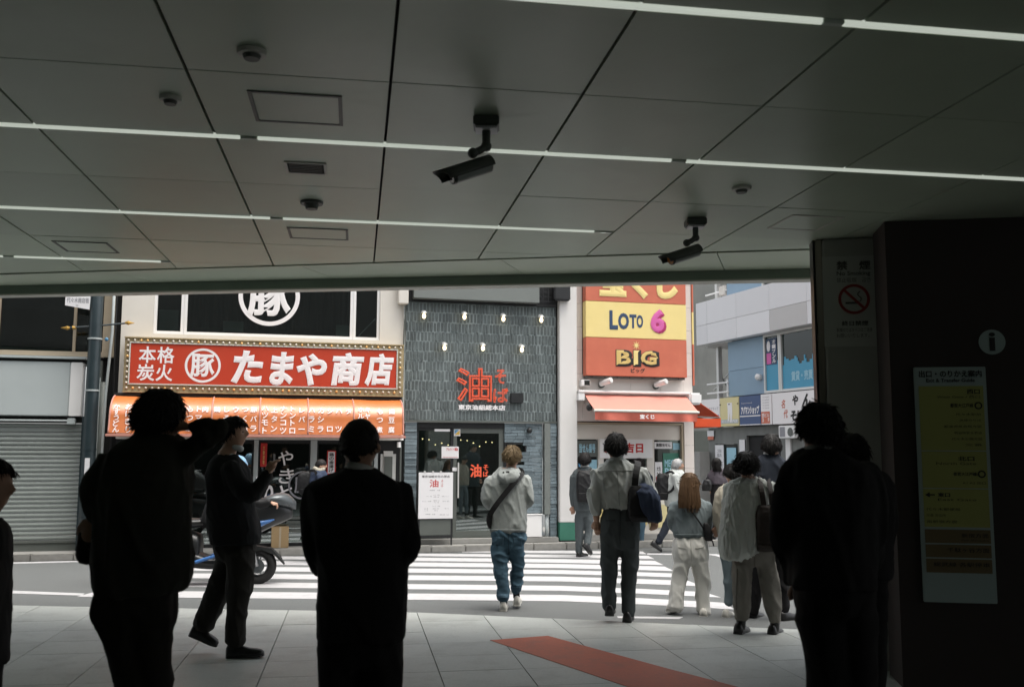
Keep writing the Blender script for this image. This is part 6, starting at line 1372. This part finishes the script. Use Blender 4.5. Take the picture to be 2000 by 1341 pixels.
# --- P11: beige coat behind the bob
Y11 = gy(1425,1203,-.1); p = Person('person in beige coat and white sneakers half hidden behind the bob haired person', Y11, (1435,1203), -.1)
p.wear('coat', C['beigecoat'], [[(944,1414,1440,.06),(958,1400,1455,.10),(985,1395,1462,.12),(1020,1397,1462,.12),(1045,1400,1460,.12)]], [[(1404,968,-.02,9),(1399,995,-.02,9),(1401,1024,0,8)]], 0.013, 0.008)
p.wear('jeans', C['denimgrey'], [[(1035,1402,1456,.11),(1070,1404,1456,.12)]], [[(1418,1070,0,14),(1423,1120,0,11),(1424,1178,0,8)], [(1446,1070,0,14),(1452,1120,0,11),(1456,1178,0,8)]], 0.013, 0.006)
p.shoe(C['sneaker'], (1416,1204), (1430,1200), -.06, .12, 8, 7, C['sneaker']); p.shoe(C['sneaker'], (1462,1205), (1474,1202), -.06, .12, 8, 7, C['sneaker'])
p.hand(1401,1026,0,(0,.2,-1),(0,1,0),.9,.5); p.head(1430,906,946,10,-14,.05,(1428,950,.02,9)); p.hair(C['hairblack'],'short',240,0.05,0.018,.25,-.30,.2,71)
p.finish(voxel=0.011)
# --- P12: navy suit man behind
Y12 = gy(1540,1210,-.1); p = Person('man in navy suit with white collar standing beyond the bob haired person', Y12, (1525,1212), -.1)
p.wear('jacket', C['suitnavy'], [[(886,1489,1520,.06),(898,1474,1534,.10),(915,1462,1545,.12),(950,1460,1548,.13),(1000,1464,1544,.13),(1040,1462,1546,.13),(1060,1464,1544,.13)]], [[(1470,918,0,14),(1464,960,0,13),(1466,1010,.05,11)], [(1540,918,0,14),(1546,960,0,13),(1544,1010,.05,11)]], 0.013, 0.006)
p.wear('trousers', C['suitblack'], [[(1040,1468,1540,.12),(1075,1468,1542,.13)]], [[(1486,1075,.05,17),(1480,1130,.08,14),(1472,1196,.1,10)], [(1524,1075,0,17),(1528,1130,0,14),(1530,1192,0,11)]], 0.013, 0.006)
p.shoe(C['leather'], (1524,1210), (1553,1207), -.04, .04, 9, 8); p.shoe(C['leather'], (1468,1206), (1484,1204), .1, .25, 9, 8)
p.hand(1466,1014,.06,(0,.1,-1),(0,1,0),1,.6); p.hand(1544,1014,.06,(0,.1,-1),(0,1,0),1,.6)
p.head(1507,848,897,-26,-2,0,(1505,892,0,11)); p.hair(C['hairblack'],'short',340,0.038,0.018,.28,-.18,.22,81,(0,0,.03),-.03,.25); p.collar(C['shirtwhite'], 1505, 889, 14, 8, 0, tilt=.22)
p.finish(voxel=0.010)
# --- P5: far man with backpack
Y5 = gy(1138,1087,-.1); p = Person('man in grey suit with black backpack reaching the far kerb', Y5, (1138,1088), -.1)
p.wear('jacket', C['suitgrey'], [[(911,1134,1152,.06),(918,1122,1160,.09),(930,1117,1162,.115),(955,1120,1160,.125),(985,1121,1160,.13),(997,1122,1158,.13)]], [[(1120,930,0,6.5),(1118,955,0,6),(1119,985,.04,5)], [(1161,928,0,6.5),(1164,955,0,6),(1161,980,.05,5)]], 0.013, 0.006)
p.wear('trousers', C['suitgrey'], [[(988,1124,1157,.11),(1008,1123,1157,.12)]], [[(1132,1005,0,9.5),(1131,1045,0,8),(1131,1079,0,7)], [(1149,1005,0,9.5),(1150,1035,0,8),(1147,1062,-.08,7)]], 0.013, 0.006)
p.shoe(C['leather'], (1128,1087), (1142,1085), -.05, .10, 5.5, 5); p.shoe(C['leather'], (1140,1064), (1155,1082), -.12, -.06, 5.5, 5)
p.hand(1119,988,.05,(0,.1,-1),(0,1,0),.95,.6); p.hand(1161,984,.06,(0,.1,-1),(0,1,0),.95,.6); p.head(1142,884,914,-18,-2,0,(1142,913,0,6.5)); p.hair(C['hairblack'],'short',260,0.05,0.017,.26,-.24,.25,91); p.collar(C['shirtwhite'], 1142, 910.5, 8.5, 4.5, 0)
p.finish(voxel=0.011)
bag_thing(p, 'backpack', 'black backpack on the man in the grey suit at the far kerb', 'backpack', C['blackcloth'], [(918,1132,1152,.05,-.16),(926,1127,1155,.08,-.18),(960,1126,1156,.10,-.19),(980,1128,1154,.09,-.18)], [([(1132,912,.0),(1131,917,-.1),(1131,924,-.14)],.022), ([(1152,912,0),(1153,917,-.1),(1152,924,-.14)],.022)])
# --- P7: man hidden behind the shirt man
Y7 = gy(1251,1067,-.1); p = Person('man in navy jacket and brown shoes hidden behind the pale shirted man', Y7, (1252,1067), -.1)
p.wear('jacket', C['suitnavy'], [[(912,1240,1256,.06),(920,1228,1268,.09),(935,1224,1272,.12),(975,1226,1270,.12),(990,1228,1268,.12)]], [[(1228,930,0,6),(1226,960,0,5.5),(1229,985,.05,5)], [(1269,930,0,6),(1273,960,0,5.5),(1270,985,.05,5)]], 0.015, 0.005)
p.wear('trousers', C['denim'], [[(982,1232,1264,.11),(1000,1232,1264,.11)]], [[(1241,1000,0,8.5),(1240,1055,.2,6)], [(1254,1000,0,8.5),(1252,1058,0,6)]], 0.015, 0.005)
p.shoe(C['brownshoe'], (1251,1067), (1254,1063), -.1, .12, 5, 5); p.shoe(C['brownshoe'], (1240,1064), (1243,1061), .12, .3, 5, 5); p.hand(1270,988,.05,(0,.1,-1),(0,1,0),.95,.5); p.hand(1229,988,.05,(0,.1,-1),(0,1,0),.95,.5)
p.head(1249,895,920,-20,-4,0,(1248,917,0,6)); p.hair(C['hairblack'],'short',220,0.05,0.017,.26,-.26,.2,95)
p.finish(voxel=0.012)
# --- P8: grey haired man with backpack striding right
Y8 = gy(1282,1078,-.1); p = Person('grey haired man in white shirt with black backpack striding right before the lottery stand', Y8, (1310,1075), -.1)
p.wear('shirt', C['shirtgrey'], [[(915,1312,1328,.06),(922,1304,1336,.12),(940,1298,1340,.17),(970,1298,1338,.16),(988,1300,1334,.15)]], [[(1318,928,-.16,7),(1322,952,-.17,6),(1334,966,-.15,5)], [(1322,928,.15,7),(1340,945,.17,5.5),(1350,952,.15,4)]], 0.013, 0.006)
p.wear('trousers', C['suitnavy'], [[(982,1302,1334,.13),(1002,1302,1334,.13)]], [[(1315,1000,-.06,9),(1300,1030,-.08,8),(1286,1058,-.08,6.5)], [(1324,1000,.08,9),(1336,1030,.08,8),(1340,1066,.08,6.5)]], 0.013, 0.006)
p.shoe(C['leather'], (1271,1062), (1292,1076), -.08, -.06, 5.5, 5); p.shoe(C['leather'], (1336,1074), (1356,1073), .08, .08, 5.5, 5); p.hand(1334,966,-.14,(.8,0,-.3),(0,1,0),.95,.5); p.hand(1350,952,.14,(.9,0,-.2),(0,1,0),.95,.5)
p.head(1324,896,922,-82,0,0,(1319,918,0,6)); p.hair(C['hairgrey'],'short',220,0.035,0.014,.26,-.22,.15,97)
p.finish(voxel=0.011, eyes=True)
bag_thing(p, 'backpack', 'black backpack on the grey haired man in white shirt', 'backpack', C['blackcloth'], [(924,1288,1306,.08,0),(932,1283,1308,.12,0),(960,1282,1309,.13,0),(976,1286,1306,.11,0)], [([(1300,924,-.13),(1312,921,-.15),(1320,935,-.18),(1314,955,-.18),(1304,962,-.15)],.020)])
# --- P13: far woman
p = Person('woman with long dark hair in mauve top by the side street shops', 18.0, (1400,1051), -.1)
p.wear('top', C['mauve'], [[(913,1394,1408,.06),(920,1386,1416,.09),(932,1384,1418,.11),(946,1388,1414,.11)]], [[(1386,926,0,4.5),(1384,940,-.03,4),(1390,950,.0,3.5)], [(1416,926,0,4.5),(1418,940,-.03,4),(1416,950,.05,3.5)]], 0.016, 0.005)
p.wear('trousers', C['suitblack'], [[(944,1388,1414,.11),(965,1386,1414,.12)]], [[(1394,965,0,7),(1394,1042,0,4.5)], [(1407,965,0,7),(1407,1042,0,4.5)]], 0.016, 0.004)
for x in (1394, 1407): p.shoe(C['leather'], (x,1051), (x+2,1049), -.1, .12, 4, 4)
p.hand(1390,952,0,(0,.2,-1),(0,1,0),.85,.5); p.hand(1416,952,.05,(0,.2,-1),(0,1,0),.85,.5); p.head(1400,894,915,-30,0,0,(1401,915,0,4.5)); p.hair(C['hairblack'],'long',160,0.06,0.016,.26,-.3,.1,99,(0,0,0),-.25,.5)
p.hang(C['hairblack'], [(900,1392,1406,-.07),(910,1391,1408,-.09),(920,1393,1410,-.10),(928,1397,1410,-.11)], n=60)
p.finish(voxel=0.014)
bag_thing(p, 'handbag', 'black handbag on the arm of the far woman in mauve', 'bag', C['leather'], [(936,1374,1388,.05,-.06),(945,1370,1390,.07,-.06),(958,1371,1389,.07,-.06)], [([(1378,938,-.06),(1382,930,-.06),(1386,938,-.06)],.008)], False)
# --- P16: passer-by in front of the izakaya
p = Person('man in dark cap and navy jacket with backpack passing the izakaya window', 14.4, (620,1091), -.1)
p.wear('jacket', C['navycoat'], [[(914,616,630,.06),(921,608,638,.12),(935,605,642,.16),(960,606,640,.16),(985,606,638,.15)]], [[(622,928,-.15,7),(630,948,-.17,6),(640,955,-.15,5)], [(624,928,.15,7),(634,950,.15,6)]], 0.015, 0.006)
p.wear('scarf', C['beigecoat'], [], [[(614,914,-.05,5),(624,919,-.07,5),(632,915,-.02,5)]], 0.012, .003, keep=False)
p.wear('trousers', C['suitblack'], [[(980,608,636,.13),(1000,608,636,.13)]], [[(618,1000,-.06,9),(612,1040,-.08,8),(604,1080,-.08,6)], [(626,1000,.08,9),(634,1040,.08,8),(636,1080,.08,6)]], 0.015, 0.005)
p.shoe(C['leather'], (600,1089), (620,1090), -.08, -.08, 5.5, 5); p.shoe(C['leather'], (632,1089), (652,1089), .08, .08, 5.5, 5); p.hand(640,955,-.14,(.8,0,-.2),(0,1,0),.95,.5)
p.head(627,897,922,-88,0,0,(622,917,0,6)); p.hair(C['hairblack'],'short',160,0.02,0.012,.10,-.10,.05,3,(0,0,0),0.02,.4,name='cap')
p.finish(voxel=0.012, eyes=True)
bag_thing(p, 'backpack', 'dark backpack on the man in the cap passing the izakaya', 'backpack', C['blackcloth'], [(920,592,608,.09,0),(928,584,610,.13,0),(952,582,610,.14,0),(966,588,606,.12,0)], [([(604,920,-.13),(614,919,-.15),(620,932,-.17),(612,952,-.17)],.020)])
# --- P14: near man in black suit at right
p = Person('man in black suit with tousled hair seen from behind in the right foreground', 3.3, (1640,1760))
p.wear('jacket', C['suitblack'], [[(874,1566,1630,.08),(888,1548,1650,.10),(912,1536,1690,.13),(950,1532,1706,.145),(1010,1534,1706,.15),(1080,1536,1704,.155),(1145,1540,1704,.16)]], [[(1545,915,0,24),(1534,970,-.01,26),(1528,1030,-.02,26),(1540,1080,.05,24),(1556,1120,.12,20)], [(1690,915,0,28),(1704,980,-.01,28),(1706,1050,0,26),(1690,1110,.12,20)]], 0.011, 0.006)
p.wear('trousers', C['suitblack'], [[(1120,1552,1700,.13),(1165,1556,1702,.14),(1200,1562,1704,.14)]], [[(1602,1200,0,48),(1616,1305,0,40),(1622,1500,0,34),(1622,1730,0,26)], [(1668,1200,0,46),(1672,1305,0,40),(1672,1500,0,34),(1672,1730,0,26)]], 0.013, 0.005)
for hx in (1624, 1672): p.shoe(C['leather'], (hx,1760), (hx,1725), -.08, .20, 22, 22)
p.hand(1560,1124,.14,(.4,.2,-.8),(0,1,0),1,.7); p.hand(1690,1114,.14,(-.3,.2,-.9),(0,1,0),1,.7)
p.head(1600,792,892,6,-2,0,(1598,898,0,27)); p.hair(C['hairblack'],'short',460,0.036,0.020,.28,-.18,.20,15,(-.1,0,.06),-.05,.2); p.collar(C['shirtgrey'], 1597, 880, 31, 12, 0, hd=.062)
p.finish(voxel=0.009)
# --- P15: dark figure beyond him
p = Person('dim man in dark suit standing in front of the grey pillar beyond the near suit', 4.9, (1690,1475))
p.wear('jacket', C['suitblack'], [[(906,1660,1695,.07),(918,1640,1718,.10),(935,1628,1736,.13),(980,1626,1742,.14),(1060,1632,1738,.14),(1130,1632,1738,.14)]], [[(1636,945,0,18),(1632,1010,0,17),(1640,1080,.05,14)], [(1730,945,0,18),(1738,1010,0,17),(1730,1080,.05,14)]], 0.015, 0.005)
p.wear('trousers', C['suitblack'], [[(1110,1640,1730,.13),(1150,1640,1732,.13)]], [[(1664,1150,0,26),(1664,1450,0,17)], [(1708,1150,0,26),(1710,1450,0,17)]], 0.016, 0.004)
for hx in (1664, 1710): p.shoe(C['leather'], (hx,1476), (hx,1460), -.08, .2, 14, 14)
p.hand(1640,1084,.05,(0,.1,-1),(0,1,0),1,.6); p.hand(1730,1084,.05,(0,.1,-1),(0,1,0),1,.6)
p.head(1664,850,924,-40,0,0,(1672,918,0,20)); p.hair(C['hairblack'],'short',280,0.05,0.018,.26,-.26,.25,19); p.collar(C['shirtwhite'], 1674, 912, 22, 10, 0, tilt=.3)
p.finish(voxel=0.012)

# ------------------------------------------------------------------ scooter and rider on the road
fc = atZ(503, 1140, -.1); scf = Frame((fc.x, fc.y, -.1), math.radians(6)); sf = math.radians(6)
K = 0.0063
C['plastic'] = mat('black_plastic', (0.014,0.015,0.016), 0.35, 0.15, 10, spec=0.5); C['bluepaint'] = mat('blue_scooter_paint', (0.05,0.16,0.42), 0.3, 0.1, 6, coat=0.3); C['silver'] = mat('silver_cowl', (0.09,0.10,0.105), 0.3, 0.15, 8, metal=0.4); C['tyre'] = mat('tyre_rubber', (0.015,0.015,0.015), 0.8); C['rim'] = mat('alloy_rim', (0.42,0.43,0.44), 0.3, 0.05, metal=0.8); C['smoke'] = mat('grey_luggage', (0.028,0.03,0.03), 0.4, 0.2, 6)
sco = thing('scooter', 'black scooter with blue trim crossing behind the man in the striding pose', 'scooter', scf, (-0.65, 0, 0))
def wheel(x, r, nm='wheel'):
    w = MB().torus((x, 0, r), r-.055, .055, 'y', 36, 12).build(nm, C['tyre'], sco, smooth=True)
    MB().torus((x, 0, r), r-.105, .014, 'y', 32, 8).build('rim', C['rim'], w, smooth=True)
    b = MB()
    for k in range(5):
        t = 2*math.pi*k/5; b.tube([(x+.03*math.cos(t), 0, r+.03*math.sin(t)), (x+(r-.10)*math.cos(t), 0, r+(r-.10)*math.sin(t))], [.016, .010], 8)
    b.cyl((x, -.05, r), (x, .05, r), .035, .035, 14); b.build('spokes', C['rim'], w); MB().tube([(x, -.062, r), (x, -.066, r)], .085, 20).build('brake_disc', C['silver'], w)
wheel(0.0, .225); wheel(-1.32, .225)
for y in (-.085, .085): MB().tube([(0.0, y, .225), (-.10, y, .55), (-.18, y*.7, .80)], [.024, .026, .022], 10).build('fork_leg', C['rim'], sco, smooth=True)
MB().prism([(-.22,.40),(-.05,.475),(.16,.44),(.27,.33),(.32,.24),(.20,.36),(.05,.42),(-.12,.38)], 'y', -.065, .065).build('front_fender', C['smoke'], sco)
def loft(secs, m, nm, parent=None, vox=.014):
    mb = MB(); n = 20; b = 0; R = [np.array(q, float) for q in secs]; R = cat_pts([(q[0], 0, q[1], q[2], q[3]) for q in R], .05)
    for r in R:
        for k in range(n):
            t = 2*math.pi*k/n; ct, st = math.cos(t), math.sin(t); f = lambda v: abs(v)**.75*(1 if v >= 0 else -1)
            mb.v.append((r[0], r[3]*f(ct), r[2]+r[4]*f(st)))
    for i in range(len(R)-1):
        for k in range(n): mb.f.append((i*n+k, i*n+(k+1) % n, (i+1)*n+(k+1) % n, (i+1)*n+k))
    mb.f.append(tuple(range(n))); mb.f.append(tuple((len(R)-1)*n+k for k in range(n)))
    return mb.build(nm, m, parent or sco, smooth=True)
loft([(.40,.86,.05,.05),(.30,.88,.13,.12),(.10,.86,.19,.19),(-.12,.80,.21,.26),(-.25,.68,.20,.28),(-.32,.52,.16,.20)], C['plastic'], 'front_cowl')
loft([(.44,.96,.04,.05),(.34,1.02,.16,.085),(.20,1.04,.24,.075),(.06,1.02,.22,.05)], C['silver'], 'headlight_cowl')
loft([(-.25,.30,.16,.10),(-.55,.27,.17,.08),(-.80,.33,.17,.12)], C['plastic'], 'floorboard')
loft([(-.70,.42,.15,.20),(-1.0,.50,.19,.22),(-1.35,.58,.18,.18),(-1.62,.66,.10,.09)], C['plastic'], 'rear_body')
loft([(-.62,.76,.12,.05),(-.9,.75,.17,.065),(-1.2,.79,.17,.06),(-1.5,.83,.13,.05)], C['leather'], 'seat')
loft([(-1.15,.98,.16,.16),(-1.35,1.03,.20,.24),(-1.6,1.02,.18,.21)], C['smoke'], 'top_box')
for y in (-1, 1):
    MB().tube([(-.95, y*.195, .26), (-.70, y*.20, .30), (-.45, y*.20, .38), (-.30, y*.20, .45)], [.012,.022,.020,.008], 8).build('blue_trim', C['bluepaint'], sco, smooth=True); MB().tube([(-.20, y*.205, .66), (.0, y*.20, .74), (.20, y*.15, .80)], [.010,.045,.010], 8).build('blue_trim', C['bluepaint'], sco, smooth=True)
    MB().tube([(-.14, y*.06, 1.02), (-.16, y*.2, 1.06), (-.22, y*.34, 1.05)], .014, 8).build('handlebar', C['plastic'], sco); MB().tube([(-.20, y*.30, 1.05), (-.24, y*.40, 1.05)], .024, 10).build('grip', C['tyre'], sco)
    MB().tube([(-.12, y*.22, 1.06), (-.10, y*.30, 1.24)], .008, 6).build('mirror_stem', C['plastic'], sco); MB().sphere((-.10, y*.32, 1.27), (.02,.07,.05)).build('mirror', C['silver'], sco, smooth=True)
MB().tube([(-.9, -.16, .22), (-1.2, -.19, .24), (-1.65, -.20, .33)], [.03,.055,.05], 12).build('exhaust', C['silver'], sco, smooth=True)
MB().bevbox(-1.46, -1.20, -.23, -.17, 1.16, 1.18, .004).build('box_latch', C['rim'], sco)
for z in (1.10, 1.19, 1.25): MB().tube([(-1.2, -.19, z), (-1.55, -.19, z)], .008, 6).build('rack_rail', C['rim'], sco)
MB().tube([(-1.66, 0, .74), (-1.70, 0, .70)], [.05,.04], 10).build('tail_lamp', M['letred'], sco)
MB().prism([(-1.62,.50),(-1.74,.30),(-1.72,.28),(-1.58,.46)], 'y', -.07, .07).build('rear_mudguard', C['plastic'], sco)
# rider
rw = lambda x, y, z: scf.w((x, y, z))
class Rider(Person):
    def W(s, px, py, dy=0.0): return atY(px, py, s.Y+dy)
rY = scf.w((-.75, 0, 0)).y
p = Person('scooter rider in black jacket and pale blue helmet, mostly hidden behind the striding man', rY, (390,1140), -.1)
p.wear('jacket', C['blackcloth'], [[(930,446,472,.07),(938,428,476,.15),(960,418,474,.19),(990,402,462,.19),(1020,392,452,.18)]], [[(455,944,-.18,11),(474,970,-.24,10),(505,982,-.26,9),(528,980,-.24,7)], [(455,944,.18,11),(474,970,.24,10),(505,982,.26,9),(528,980,.24,7)]], 0.015, .006)
p.wear('trousers', C['suitblack'], [[(1010,390,450,.17),(1030,388,450,.18)]], [[(420,1030,-.10,14),(468,1030,-.14,13),(472,1060,-.14,11),(456,1092,-.13,9)], [(420,1030,.10,14),(468,1030,.14,13),(472,1060,.14,11),(456,1092,.13,9)]], 0.015, .005)
for dy in (-.13, .13): p.shoe(C['leather'], (446,1101), (478,1100), dy, dy, 7.5, 7)
p.hand(528,980,-.24,(.9,0,-.3),(0,0,-1),.95,1.2); p.hand(528,980,.24,(.9,0,-.3),(0,0,-1),.95,1.2)
p.head(464,892,930,-84,0,0,(454,930,0,9)); p.hair(mat('pale_blue_helmet', (0.20,0.38,0.55), 0.15, 0.05, 4, coat=0.5), 'helmet', 0, .02, .035, -.02, -.36, 0, 3, (0,0,0), -.30, 0, name='helmet')
p.finish(voxel=0.012, eyes=True)
